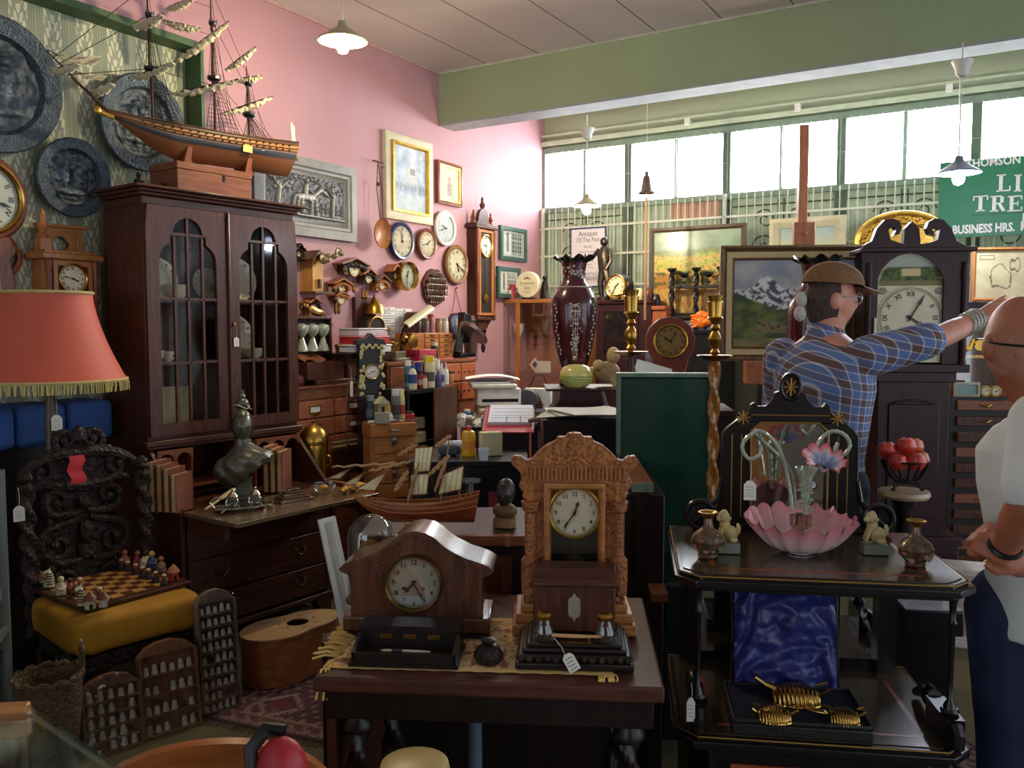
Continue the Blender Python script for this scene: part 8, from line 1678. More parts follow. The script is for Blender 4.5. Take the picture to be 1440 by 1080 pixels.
# mirror back
MB=Fr((wo.x+WF.y[0]*(DD-.04),wo.y+WF.y[1]*(DD-.04)),WA)
def mb(px,py): return MB.uv(px,py)
cx=mb(1110,640)[0]
def sym(L): return [(cx+x,z) for x,z in L]+[(cx-x,z) for x,z in reversed(L) if x>0]
hp=[(mb(1110+dx,y)[0]-cx,mb(1110,y)[1]) for dx,y in ((0,524),(9,526),(15,535),(17,550),(24,553),(27,562),(36,572),(48,572),(52,566),(58,570),(60,580),(74,590),(92,604),(98,612),(98,655),(96,700),(102,722),(112,735),(126,742))]
hp.append((hp[-1][0],.9)); out=sym(hp)
ip=[(0,596),(42,596),(54,606),(54,728),(0,728)]; 
x1=mb(1110+54,650)[0]-cx; x0=x1*.76; zt_,zb_=mb(1110,595)[1],mb(1110,729)[1]; zc=mb(1110,606)[1]
# frame built from slabs round the opening
m=M(); top=[p for p in hp if p[1]>=zt_]; m.prism(sym(top[:13])+[] if False else sym([p for p in hp[:11]]+[(hp[11][0],zt_)]),0,.03)
sd=[(x1,zb_),(x1,zc),(x0,zt_),(hp[11][0],zt_+.0)]+hp[11:]; sd+= [(x1,.9)]
for sg_ in (1,-1): m.prism([(cx+sg_*x,z) for x,z in sd],0,.03)
m.box(cx-x1,cx+x1,0,.03,.9,zb_); P('mirror_frame',m,WEB,o,bevel=.003).location=(0,DD-.04,0)
m=M(); m.box(cx-x1-.002,cx+x1+.002,.018,.022,zb_-.005,zt_+.002); k=P('mirror_glass',m,MIR,o); k.location=(0,DD-.04,0)
m=M(); m.tube([(cx+a*x1,-.001,b) for a,b in ((-1,zb_),(-1,zc),(-.76,zt_),(.76,zt_),(1,zc),(1,zb_))],.0035,6,closed=True)
for dx in (68,82): 
    for sg_ in (-1,1): xx=(mb(1110+dx,650)[0]-cx)*sg_+cx; m.tube([(xx,-.001,mb(1110,612)[1]),(xx,-.001,zb_)],.0018,5)
m.tube([(cx-.11,-.001,mb(1110,584)[1]),(cx+.11,-.001,mb(1110,584)[1])],.0018,5); k=P('gilt_lines',m,GLI,o); k.location=(0,DD-.04,0)
m=M(); zr=mb(1110,544)[1]; m.tube([(cx+.027*math.cos(a),-.004,zr+.036*math.sin(a)) for a in [2*PI*q/24 for q in range(24)]],.006,7,closed=True)
for q in range(8): a=q*PI/4; m.tube([(cx,-.004,zr),(cx+.02*math.cos(a),-.003,zr+.026*math.sin(a))],.003,5,1)
for sg_ in (-1,1):
    for q in range(8): a=q*PI/4; xx=cx+sg_*(mb(1178,585)[0]-cx); zz=mb(1110,588)[1]; m.tube([(xx,-.002,zz),(xx+.02*math.cos(a),-.001,zz+.02*math.sin(a))],.003,5,1)
k=P('carved_rosettes',m,[WEB,GLI],o); k.location=(0,DD-.04,0)
for sg_ in (-1,1):
    m=M(); xx=cx+sg_*(mb(1235,725)[0]-cx); zz=.945; m.tube([(xx+.04*math.cos(2*PI*q/28),-.004,zz+.04*math.sin(2*PI*q/28)) for q in range(28)],.009,8,closed=True); m.lathe([(.036,0),(.034,.01),(.0,.014)],22,0,Tm(xx,.006,zz)@AX)
    for q in range(8): a=q*PI/4; m.tube([(xx,-.01,zz),(xx+.026*math.cos(a),-.008,zz+.026*math.sin(a))],.004,5)
    m.tube([(xx-sg_*.03,0,zz+.03),(xx-sg_*.05,0,zz+.05),(xx-sg_*.06,0,zz+.11)],[.012,.008,.006],7); k=P('scroll_roundel',m,WEB,o); k.location=(0,DD-.04,0)
price_tag(o,(.0,-.005,.63),L=.035,w=.02,h=.06)
def onw(name,label,cat,px,pyb,z=.9,rz=0,grp=None): p=atz(px,pyb,z+.0018); return T(name,label,cat,p,WA+rz,grp),p.y/FPX
# pink glass centrepiece
o,s=onw('glass_centrepiece','pink ruffled glass centrepiece with trumpet flower and twisted canes on the whatnot','centrepiece',1125,776)
PKG=vcol('pink_opal_glass',.15,coat=.7)
m=M(); cols=[]; R1=75*s
def bowl(u,v): a=2*PI*u; r=R1*(.22+.78*v**.75)*(1+.055*v*v*math.sin(17*a)); return (r*math.cos(a),r*math.sin(a)*.86,.005+.085*v**1.7+.009*v*v*math.cos(17*a)+.012*v*math.sin(a))
m.grid(136,14,bowl,wrap=True); m.grid(136,14,lambda u,v:(lambda q:(q[0]*.98,q[1]*.98,q[2]+.0035))(bowl(u,1-v)),wrap=True)
f=lambda v:mix((236,218,214),(232,140,152),v**2.6)
cols=[rgb(*f(j/14)) for j in range(15) for i in range(136)]+[rgb(*mix((236,222,218),(228,140,152),(1-j/14)**2)) for j in range(15) for i in range(136)]; P('bowl',m,PKG,o,cols=cols,ang=80)
m=M(); m.lathe([(R1*.24,.0),(R1*.24,.008),(0,.008)],28,cap=True); P('foot',m,PKG,o,cols=[rgb(226,206,206)]*len(m.v))
m=M(); m.lathe([(.012,.008),(.01,.06),(.022,.066),(.022,.075)],12)
for a in range(4): m.lathe([(.010,.07),(.011,.1),(.009,.1)],10,0,Tm(.018*math.cos(a*PI/2),.018*math.sin(a*PI/2),0))
P('silver_socket',m,SIL,o)
C_=lambda px,py,dy=0:V(((px-1125)*s,dy,(776-py)*s))
CG=thin('twisted_glass_cane',(.9,.93,.9),.35,.08)
def cane(pts,r=.005):
    P0=[C_(*p) for p in pts]; fine=[]
    for i in range(len(P0)-1):
        a0=P0[max(0,i-1)];a=P0[i];b=P0[i+1];b2=P0[min(len(P0)-1,i+2)]
        for k in range(5): t=k/5; fine.append(.5*((2*a)+(b-a0)*t+(2*a0-5*a+4*b-b2)*t*t+(3*a-a0-3*b+b2)*t**3))
    fine.append(P0[-1]); m=M(); m.tube(fine,[r*(1+.16*(i%2)) for i in range(len(fine))],8); P('glass_cane',m,pl('milky_glass_cane',(196,206,186),.12,0,.1,80,trans=.5,coat=.6),o)
cane([(1114,716),(1108,680),(1100,645),(1088,620),(1068,604),(1050,612),(1042,628),(1052,644),(1066,638),(1068,624)]); cane([(1136,716,.02),(1139,660,.02),(1148,622,.02),(1166,604,.02),(1184,608,.02),(1192,624,.02),(1182,638,.02),(1172,630,.02),(1176,620,.02)])
cane([(1120,716,.03),(1112,660,.03),(1076,622,.03),(1066,606,.03)],.004)
m=M(); m.lathe([(.007,55*s),(.009,72*s),(.012,88*s),(.018,108*s),(.03,122*s)],20,0,Tm(.01,-.005,0),cap=False); P('trumpet_stem',m,pl('milky_glass_cane',(196,206,186)),o); m=M()
for k in range(16): a=k*2.4; m.ball((.01+.014*math.cos(a),-.005+.014*math.sin(a),(62+3*k)*s),(.009,.009,.004),0,6)
P('glass_frill',m,pl('pale_green_frill',(196,206,176),.2,trans=.3),o)
m=M(Tm(28*s,-.01,122*s,rx=28,ry=8)); m.grid(80,8,lambda u,v:((.012+.044*v)*(1+.13*v*math.sin(9*2*PI*u))*math.cos(2*PI*u),(.012+.044*v)*(1+.13*v*math.sin(9*2*PI*u))*math.sin(2*PI*u),.034*v**.6+.008*v*math.cos(9*2*PI*u)),wrap=True); P('trumpet_flower',m,PKG,o,cols=[rgb(*(mix((110,116,160),(196,198,214),j/5) if j<5 else mix((232,190,190),(222,88,102),(j-5)/3))) for j in range(9) for i in range(80)],ang=80)
tg=C_(1053,646); price_tag(o,(tg.x,-.012,tg.z),L=28*s,w=17*s,h=28*s)
# foo dogs and cloisonne vases
IVS=pl('yellow_soapstone',(206,184,128),.4,0,.2,30,bump=.3); GRS=pl('grey_green_soapstone',(120,126,110),.45,0,.35,18)
def foo(px,pyb,label,flip):
    o,s=onw('stone_lion',label,'figurine',px,pyb,rz=0,grp='carved stone temple lions'); f=flip
    m=M(); m.box(-.032,.032,-.022,.022,0,.028); P('plinth',m,GRS,o,bevel=.002); m=M()
    m.ball((f*.008,0,.05),(.022,.017,.022)); m.ball((-f*.006,0,.07),(.015,.014,.022)); m.ball((-f*.01,-.004,.096),(.016,.016,.017)); m.ball((-f*.022,-.008,.092),(.009,.009,.009),0,8); m.ball((-f*.008,-.004,.108),(.01,.011,.007),0,8)
    for y in (-.01,.01): m.tube([(-f*.012,y,.07),(-f*.02,y,.045),(-f*.024,y*1.1,.031)],[.007,.006,.0065],7); m.ball((f*.015,y*1.4,.036),(.014,.007,.009),0,8)
    m.tube([(f*.026,0,.045),(f*.032,0,.065),(f*.026,0,.08)],[.006,.008,.004],7)
    for k in range(8): a=k*.8; m.ball((-f*.006+.013*math.cos(a),.013*math.sin(a),.09),.005,0,6)
    P('body',m,IVS,o,sub=1)
foo(1022,776,'left-facing yellow stone lion beside the near cloisonne vase at the left end of the whatnot',1); foo(1229,778,'yellow stone lion right of the pink glass bowl',1)
CLO=pl('cloisonne_enamel',(108,84,64),.25,.3,.6,60,coat=.5)
def clo(px,pyb,label):
    o,s=onw('cloisonne_vase',label,'vase',px,pyb,grp='cloisonne bottle vases'); k=s*66/.1; m=M(); m.lathe([(r*k,z*k) for r,z in ((.02,0),(.022,.004),(.02,.008),(.034,.025),(.037,.038),(.03,.052),(.016,.062),(.010,.07),(.009,.085))],28); P('body',m,CLO,o); m=M(); m.lathe([(r*k,z*k) for r,z in ((.009,.085),(.011,.09),(.02,.096),(.021,.099),(.018,.099),(.008,.09))],24,cap=False); P('flared_rim',m,BRS,o)
    m=M(); rnd=random.Random(px)
    for q in range(14): a=rnd.uniform(PI,2*PI); z=rnd.uniform(.016,.05); rr=.0345 if .022<z<.046 else .029; m.lathe([(.006*k,0),(.0055*k,.0012),(.002*k,.0012)],10,q%2,Tm(rr*k*math.cos(a),rr*k*math.sin(a),z*k)@Euler((0,PI/2,a)).to_matrix().to_4x4()@Matrix.Identity(4))
    P('enamel_flowers',m,[pl('enamel_rose',(176,104,96),.3),pl('enamel_green',(110,120,84),.3)],o)
clo(995,783,'cloisonne bottle vase at the left end of the whatnot'); clo(1287,795,'cloisonne bottle vase at the right end of the whatnot')
# tea set case
o,s=onw('tea_set_case','open black case lined with blue satin and velvet on the lower shelf','case',1128,1040,.5); hw=.165; cd=.23
m=M(); m.box(-hw,hw,0,cd,0,.03); m.rings((-hw,hw,0,.0),[(0,0)]) if False else None; m.box(-hw,-hw+.008,0,cd,.03,.042); m.box(hw-.008,hw,0,cd,.03,.042); m.box(-hw,hw,0,.008,.03,.042); m.box(-hw,hw,cd-.008,cd,.03,.042); P('tray_base',m,pl('black_leatherette',(24,22,24),.45,bump=.3,bscale=150),o,bevel=.004); m=M(); m.box(-hw+.008,hw-.008,.008,cd-.008,.030,.034); P('velvet_lining',m,pl('dark_blue_velvet',(20,20,44),.9),o)
T1=Tm(0,cd-.01,.042,rx=-10); m=M(T1); m.box(-hw+.02,hw-.03,.012,.03,0,.27); m.box(-hw+.02,-hw+.028,-.01,.012,0,.27); m.box(hw-.038,hw-.03,-.01,.012,0,.27); m.box(-hw+.02,hw-.03,-.01,.012,.262,.27); P('lid',m,MT['black_leatherette'],o,bevel=.004)
def sat(u,v): x=-hw+.028+(2*hw-.066)*u; z=.004+.256*v; f=.010*math.sin(9*v+5*(u-.5)**2*8+3*fb(u*3,v*3,1,3,2))*(1-.3*v)+.012*fb(u*2.6,v*3.4,1,3,7)*1.7; return (x,-.012-f-.006*math.sin(PI*v),z)
m=M(T1); m.grid(50,50,sat); SATM=pl('blue_satin',(44,48,118),.42,0,.08,6,coat=.12); P('satin_lining',m,SATM,o,ang=80)
c=o.location; GLT=pl('gilded_silver',(190,152,84),.24,1,.15)
def pot(px,pyb,w,h,d,label,name,cat,spout=False):
    p=atz(px,pyb,.540); o=T(name,label,cat,p,WA,'gilt fluted tea set'); m=M()
    def f(u,v): s=(1-(.86*(2*u-1))**2)**.4*(1+.045*math.sin(2*PI*11*u+5*v)); return (w*(2*u-1),-d*1.25*math.cos(PI*v)*s,h*.8*math.sin(PI*v)*s)
    m.grid(88,14,f); m.tube([f(k/20,0) for k in range(21)],.003,6); m.tube([f(k/20,1) for k in range(21)],.003,6); P('body',m,GLT,o)
    m=M(); m.tube([(w*.9,0,h*.8),(w*1.35,0,h*.95),(w*1.5,0,h*.6),(w*1.0,0,h*.25)],.004,7); P('handle',m,GLT,o)
    m=M(); m.tube([(-w*.85,0,h*.5),(-w*1.3,0,h*.7),(-w*1.75,0,h*1.02)],[.011,.008,.005],8) if spout else m.tube([(-w*.9,0,h*.8),(-w*1.35,0,h*.95),(-w*1.4,0,h*.6),(-w*.95,0,h*.25)],.0035,7); P('spout' if spout else 'handle',m,GLT,o)
pot(1118,985,.058,.055,.036,'largest gilt fluted teapot at the back of the blue-lined case','teapot','teapot',True); pot(1088,1010,.038,.038,.028,'gilt fluted sugar bowl at the front left of the blue-lined case','sugar_bowl','bowl'); pot(1186,1013,.034,.038,.026,'gilt fluted cream jug at the right of the blue-lined case','cream_jug','jug')
p=atz(1150,1003,.537); o=T('sugar_tongs','small gilt tongs lying between the bowl and the jug','tongs',p,WA-35); m=M(); m.tube([(-.04,.004,.003),(.0,.008,.006),(.04,.0,.008),(.0,-.008,.006),(-.04,-.004,.003)],.003,6); P('body',m,GLT,o)
# ================= tall clock, right-hand shelves
gc=at(1285,450,4.2); GF=Fr((gc.x,gc.y),-8)
def g(px,py,dy=0): return GF.uv(px,py,dy)
def gp(L): return [g(x,y) for x,y in L]
o=T('grandfather_clock','tall dark grandfather clock with painted arched dial and swan-neck hood behind the pointing man','longcase clock',(gc.x,gc.y,0),-8)
GW=WPU; xl,xr=g(1216,400)[0],g(1360,400)[0]; xc=g(1280,400)[0]; hb=g(1280,512)[1]; ha=g(1280,352)[1]
m=M(); m.box(xl,xl+.05,0,.2,hb,ha); m.box(xr-.05,xr,0,.2,hb,ha); m.box(xl,xr,.19,.2,hb,ha); m.box(xl-.02,xr+.02,-.02,.2,hb-.04,hb); m.box(xl,xr,.02,.2,ha-.1,ha)
m.box(xl,g(1234,400)[0],-.01,.02,hb,ha); m.box(g(1326,400)[0],xr,-.01,.02,hb,ha); P('hood',m,GW,o,bevel=.003)
L=[(1196,352),(1212,346),(1224,340),(1231,322),(1242,310),(1254,308),(1263,313),(1266,322),(1262,330),(1254,332),(1258,324),(1254,319),(1247,324),(1250,338),(1262,342)]
m=M(); ar=[(1280-50*math.cos(PI*k/10),412-56*math.sin(PI*k/10)) for k in range(11)]
dx=lambda p:(2560-p[0]+6,p[1])
m.prism(gp([(1212,352)]+L[1:]+[(1268,344),(1270,322),(1280,312),(1290,322),(1292,344)]+[dx(p) for p in reversed(L)]+[(1352,352)]),-.03,.02); P('swan_neck_pediment',m,GW,o)
m=M(); m.prism(gp([(1212,350),(1212,412)]+ar+[(1348,412),(1348,350)]),-.012,.0); P('arched_door_head',m,GW,o)
m=M(); m.box(xl-.03,xr+.03,-.04,.2,ha-.01,ha+.012); P('cornice',m,GW,o,bevel=.004)
for px in (1221,1355): m=M(Tm(g(px,400)[0],-.02,0)); m.lathe([(.018,hb),(.012,hb+.03),(.015,hb+.05),(.013,hb+.2),(.012,ha-.16),(.017,ha-.12),(.012,ha-.08),(.016,ha-.06)],12); P('hood_column',m,GW,o)
x0,z1=g(1233,402); x1,z0=g(1327,510); m=M(); m.box(x0,x1,.008,.012,z0,z1); P('dial_plate',m,pl('cream_dial',(224,214,182),.4),o)
canvas('painted_arch',o,x0,x1,z1,z1+(x1-x0)*.5,.009,40,22,lambda u,v:(54,30,32) if (u-.5)**2*4+v*v*1.0>1 else (202,196,160) if (u-.5)**2*4+v*v>.86 else mix((150,176,170),(196,200,176),v) if v>.55 else (222,206,150) if abs(u-.5)<.13 and .3<v<.52 else mix((52,66,36),(120,130,66),fb(u*12,v*10)+.5) if v>.18 else (132,126,80))
cz=g(1280,447)[1]; R0=(x1-x0)*.5
dial(o,R0*.96,(4,5),True,face=MT['cream_dial'],bez=MT['cream_dial'],T0=Tm((x0+x1)/2,.006,cz),bw=.01,bd=.002,num=.9)
m=M(); [m.ball((a,.007,b),(.022,.002,.018),0,8) for a in (x0+.03,x1-.03) for b in (z1-.025,)]; P('corner_flowers',m,pl('faded_flowers',(150,150,130),.6),o)
tl,tr=g(1236,600)[0],g(1338,600)[0]; m=M(); m.box(tl,tr,.03,.2,.45,hb-.04); m.box(tl-.02,tr+.02,.01,.2,hb-.09,hb-.04); P('trunk',m,GW,o,bevel=.004); m=M(); m.box(tl+.05,tr-.05,.016,.03,.55,hb-.2); m.tube([(tl+.06+.02*k,.014,hb-.20+.02*math.sin(PI*k/((tr-tl-.12)/.02))) for k in range(int((tr-tl-.12)/.02)+1)],.006,5); P('trunk_door',m,GW,o,bevel=.006)
m=M(); m.box(xl,xr,-.01,.2,0,.45); m.box(xl-.015,xr+.015,-.025,.2,.42,.46); P('base',m,GW,o,bevel=.004)
m=M(); a,b=g(1228,470); m.tube([(a,-.03,b+.08),(a,-.03,b)],.006,6); m.lathe([(.01,b-.03),(.014,b-.01),(.006,b)],10,0,Tm(a,-.03,0)); P('key_tassel',m,TAGM,o)
# drawer tower, glazed gilt case, map
DX=at(1340,500,4.5); DTZ=EYE-98/FPX*4.5
o=T('drawer_tower','dark cabinet of shallow brown drawers at the right of the tall clock','chest of drawers',(DX.x,4.5,0),-6)
m=M(); m.box(0,.62,.01,.3,0,DTZ); P('case',m,WBK,o)
for k in range(11): z=DTZ-.02-k*.083; m=M(); m.box(.03,.58,(-.03 if k in(2,) else -.005),.01,z-.05,z); d=P('drawer',m,WD if k%3 else WMX,o,bevel=.003); m=M(); m.tube([(.14,-.006,z-.02),(.17,-.03,z-.03),(.2,-.006,z-.02)],.004,6); P('handle',m,BRS,d)
c4_=Fr((DX.x,4.5),-6)
def ondt(name,label,cat,px,dy=.05,z=None,grp=None): x,_=c4_.uv(px,500,dy); return T(name,label,cat,c4_.w(x,dy,(DTZ if z is None else z)+.0015),-6,grp)
o=ondt('glazed_clock_case','mahogany and gilt glazed clock case behind the bald man','clock',1372,.1); m=M(); m.box(-.16,.22,.12,.13,0,.4); m.box(-.16,-.14,0,.13,0,.4); m.box(.2,.22,0,.13,0,.4); m.box(-.17,.23,-.01,.14,.4,.46); m.box(-.17,.23,-.01,.14,0,.03); P('case',m,WMD,o); m=M()
for x in (-.12,.16): m.lathe([(.012,.04),(.012,.2),(.016,.21)],10,0,Tm(x,.03,0))
m.box(-.14,.2,.01,.1,.2,.215); [m.tube([(.02+s_*(.02+.05*k/6),.0,.27+.03*math.sin(k)) for k in range(7)],.012,6) for s_ in (-1,1)]; m.lathe([(.0,0),(.035,.004),(.03,.012)],18,0,Tm(.02,.01,.27)@AX); P('gilt_mounts',m,GLD,o); m=M(); m.box(-.14,.2,.0,.003,.03,.4); P('glass',m,GLS,o)
o=ondt('small_sketch','small framed pale-blue sketch standing on the drawer tower','picture frame',1362,.0); m=M(); m.rings((-.065,.065,0,.075),[(0,.01),(0,0),(.012,-.002),(.014,.004)]); m.box(-.055,.055,.005,.008,.01,.065,1); P('frame',m,[pl('pale_frame',(170,164,140),.5),pl('pale_blue_sketch',(136,166,160),.6)],o)
for i,px in enumerate((1386,1400)): o=ondt('small_gauge','small round gauge on the drawer tower, '+('left','right')[i]+' of two','gauge',px,.02); m=M(Tm(0,0,.03)); m.lathe([(0,-.01),(.026,-.01),(.028,.0),(.028,.02),(0,.02)],20,0,AX); P('case',m,BRS,o); dial(o,.022,(2+3*i,10),True,T0=Tm(0,-.0215,.03),bd=.003,num=0)
x0,z0=c4_.uv(1366,424,.18); x1,z1=c4_.uv(1470,347,.18); o=T('map_print','brown-framed antique map print right of the tall clock','map',c4_.w((x0+x1)/2,.18,z0),-6); w=x1-x0; h=z1-z0
m=M(); m.rings((-w/2,w/2,0,h),[(0,.02),(0,0),(.01,-.006),(.02,.004)]); P('frame',m,WLT,o)
def mp(u,v):
    d=abs(math.hypot((u-.4)*1.5,v-.42+.06*math.sin(u*14))-.24-.05*fb(u*7,v*7,1,4,2)); e=abs(math.hypot((u-.62)*1.6,v-.7)-.12-.03*math.sin(u*60))
    return (110,86,60) if d<.012 or e<.02 or (abs(v-.86)<.05 and .06<u<.3 and (abs(v-.86)>.04 or u<.075 or u>.285)) else mix((196,178,132),(214,196,150),fb(u*4,v*4)+.5)
canvas('map_sheet',o,-w/2+.018,w/2-.018,.018,h-.018,.006,90,60,mp); m=M(); m.box(-w/2+.005,w/2-.005,.008,.018,.005,h-.005); P('backing',m,WBK,o)
o=ondt('map_shelf','dark upper shelf holding the map print over the glazed case','shelf',1372,.20); o.location.z=0; m=M(); m.box(-.2,.5,.0,.1,DTZ+.47,z0-.003); m.box(-.2,-.17,.08,.1,DTZ+.003,DTZ+.47); m.box(.4,.43,.08,.1,DTZ+.003,DTZ+.47); P('board',m,WBK,o)
# fruit bowl on round table
fp=atz(1271,689,.925); o=T('pedestal_table','small round pale-topped pedestal table holding the fruit basket','table',(fp.x,fp.y,0),0); m=M(); m.lathe([(0,.90),(.082,.90),(.088,.91),(.085,.923),(0,.924)],32); P('top',m,pl('pale_top',(176,150,122),.3),o); m=M(); m.lathe([(.12,0),(.1,.03),(.02,.08),(.025,.4),(.016,.6),(.03,.85),(.05,.899)],16); P('pedestal',m,WEB,o)
o=T('iron_fruit_basket','black iron wire basket heaped with red fruit on the small round table','basket',(fp.x,fp.y,.9255),0); m=M()
for k in range(14): a=2*PI*k/14; m.tube([(r*math.cos(a),r*math.sin(a),z) for r,z in ((.025,.03),(.05,.045),(.07,.08),(.078,.105))],.003,5)
for r,z in ((.078,.105),(.03,.03)): m.tube([(r*math.cos(2*PI*k/28),r*math.sin(2*PI*k/28),z) for k in range(28)],.004,6,closed=True)
P('wire_bowl',m,IRN,o)
for a in (-150,-30,90): c,s=math.cos(R_(a)),math.sin(R_(a)); m=M(); m.tube([(.02*c,.02*s,.03),(.05*c,.05*s,.025),(.055*c,.055*s,.004),(.065*c,.065*s,.008)],.005,6); P('leg',m,IRN,o)
for i,(x,y,z,c,l) in enumerate(((-.04,-.035,.105,(196,54,36),'red apple at the left front of the fruit basket'),(.02,-.045,.11,(204,60,40),'red apple at the centre front of the fruit basket'),(.052,.0,.108,(200,84,40),'orange-red apple at the right of the fruit basket'),(-.02,.03,.105,(190,44,34),'red apple at the back of the fruit basket'),(-.058,.012,.14,(206,150,60),'yellowish cut fruit at the upper left of the fruit basket'),(.0,-.01,.158,(200,50,36),'large red apple on top of the fruit basket'),(.045,.03,.15,(196,50,40),'red apple behind the top one in the fruit basket'))):
    o=T('apple',l,'apple',(fp.x+x,fp.y+y,.9255+z),40*i,'red fruit in the iron basket'); r=.034; m=M(); m.lathe([(r*.15,-r*.78),(r*.5,-r*.86),(r*.95,-r*.3),(r,r*.1),(r*.8,r*.65),(r*.4,r*.85),(r*.1,r*.68)],18); P('flesh',m,pl('apple_skin_%d'%(i%4),c,.3,0,.3,30,coat=.4),o); m=M(); m.tube([(0,0,r*.68),(.003,0,r*1.05)],.002,5); P('stalk',m,WBK,o)
o=T('black_pier_stand','black glossy-topped stand on the carpet behind the right end of the whatnot','stand',(1.30,2.66,0),-8); m=M(); m.box(-.05,.13,0,.16,.52,.60); m.box(-.04,.11,.02,.15,0,.52); P('body',m,WEB,o,bevel=.004); m=M(); m.box(-.045,.125,.005,.155,.6005,.604); P('glossy_top',m,pl('painted_reflection_top',(150,156,166),.15,coat=.6),o)  # light grey of the glossy top is a white reflection put into its colour
wp=atz(1365,914,0); o=T('white_fluted_column','white panelled column base on the carpet beside the jeans','column base',(wp.x+.02,wp.y+.1,0),-20); m=M(); m.box(-.13,.13,-.09,.1,0,.03); m.box(-.1,.1,-.06,.1,.03,.34); m.box(-.12,.12,-.08,.1,.34,.37); P('body',m,pl('chalky_white',(206,196,188),.6),o,bevel=.003); m=M(); [m.box(x-.008,x+.008,-.068,-.06,.05,.32) for x in (-.07,-.035,0,.035,.07)]; P('flutes',m,pl('greyed_white',(176,160,152),.6),o)
# ================= rear of the room
m=M(); 
for a,b,z0,z1 in ((-5,5.5,2.7,CE),(-5,5.5,0,.5),(-5,-4.2,.5,2.7),(-1.2,1.9,.5,2.7),(4.6,5.5,.5,2.7)): m.box(a,b,-2.7,-2.55,z0,z1)
struct(P('wall_front',m,wallmat('warm_grey_wall',(120,108,98))))
m=M(); m.box(.05,.95,-2.54,-2.5,0,2.1); [m.box(.15+.4*i,.45+.4*i,-2.5,-2.49,.2+1*j,1.0+.9*j) for i in range(2) for j in range(2)]; struct(P('unseen_wardrobe',m,WLT))  # unseen wardrobe front, added to put a brown strip in the whatnot mirror
# ================= people
SK=pl('skin',(206,140,116),.5,0,.1,20); SKT=pl('tanned_skin',(176,106,80),.5,0,.12,20)
def rem(name,m,mat,par,vox=.007,it=5):
    o=P(name,m,mat,par); r=o.modifiers.new('Remesh','REMESH'); r.mode='VOXEL'; r.voxel_size=vox; r.use_smooth_shade=True
    if it: s=o.modifiers.new('Smooth','SMOOTH'); s.factor=.5; s.iterations=it
    return o
def chain(m,pts,rs,sq=1.):
    P_=[V(p) for p in pts]; n=[];rr=[]
    for i in range(len(P_)-1):
        for k in range(4): n.append(P_[i].lerp(P_[i+1],k/4)); rr.append(rs[i]+(rs[i+1]-rs[i])*k/4)
    n.append(P_[-1]); rr.append(rs[-1]); m.tube(n,rr,14,sq=sq); m.ball(P_[0],rs[0]*.98,0,14); m.ball(P_[-1],rs[-1]*.98,0,14)
def hand(m,w,d,up,curl,side=1,point=False):
    """palm and five fingers from wrist w along d; up = back-of-hand side"""
    w=V(w); d=V(d).normalized(); s_=d.cross(V(up)).normalized()*side; u=s_.cross(d).normalized()*side
    for k in range(4): chain(m,[w+s_*(-.015+.010*k),w+d*.085+s_*(-.027+.018*k)],[.017,.013])
    for k,L_ in enumerate((.072,.082,.076,.058)):
        c=curl*(.15 if point and k==0 else 1); b=w+d*.085+s_*(-.03+.02*k); p=[b]; a=0
        for f_ in (.45,.32,.23): a+=c; p.append(p[-1]+(d*math.cos(a)-u*math.sin(a))*L_*f_)
        chain(m,p,[.0100,.0095,.0088,.0075])
    b=w+d*.03-s_*.024; chain(m,[b,b-s_*.025+d*.03-u*.012,b-s_*.026+d*.06-u*.02],[.014,.011,.009])
def trunk(m,hip,ch,nk,yaw,k=1.,g=0.):
    """torso of stacked flattened rings; yaw = facing direction"""
    h,c,n=V(hip),V(ch),V(nk); X=V((math.sin(yaw),-math.cos(yaw),0)); F=V((math.cos(yaw),math.sin(yaw),0))
    S=[(h-V((0,0,.08)),.165,.125),(h,.168,.13),(h.lerp(c,.4),.15,.115),(h.lerp(c,.8),.172,.125),(c,.186,.13),(c.lerp(n,.5),.18,.11),(c.lerp(n,.8),.13,.085),(n,.065,.065)]
    def f(u,v): t=v*(len(S)-1); i=min(len(S)-2,int(t)); q=t-i; p=S[i][0].lerp(S[i+1][0],q); a=S[i][1]+(S[i+1][1]-S[i][1])*q+g; b=S[i][2]+(S[i+1][2]-S[i][2])*q+g; A_=2*PI*u; return p+X*(a*k*math.cos(A_))+F*(b*k*math.sin(A_))
    m.grid(28,21,f,wrap=True)
    for e in (0,1): m.add([f(i/28,e) for i in range(28)],[tuple(range(28))])
def head(m,c,yaw,pitch=0,r=.095):
    t=Matrix.Translation(c)@Euler((R_(pitch),0,yaw+PI/2)).to_matrix().to_4x4(); q=M(t); bust_head(q,r,0); 
    for s in (-1,1): q.ball((s*r*.78,.01,-.005),(.012,.022,.032),0,10)
    m.add(q.v,q.f); return t
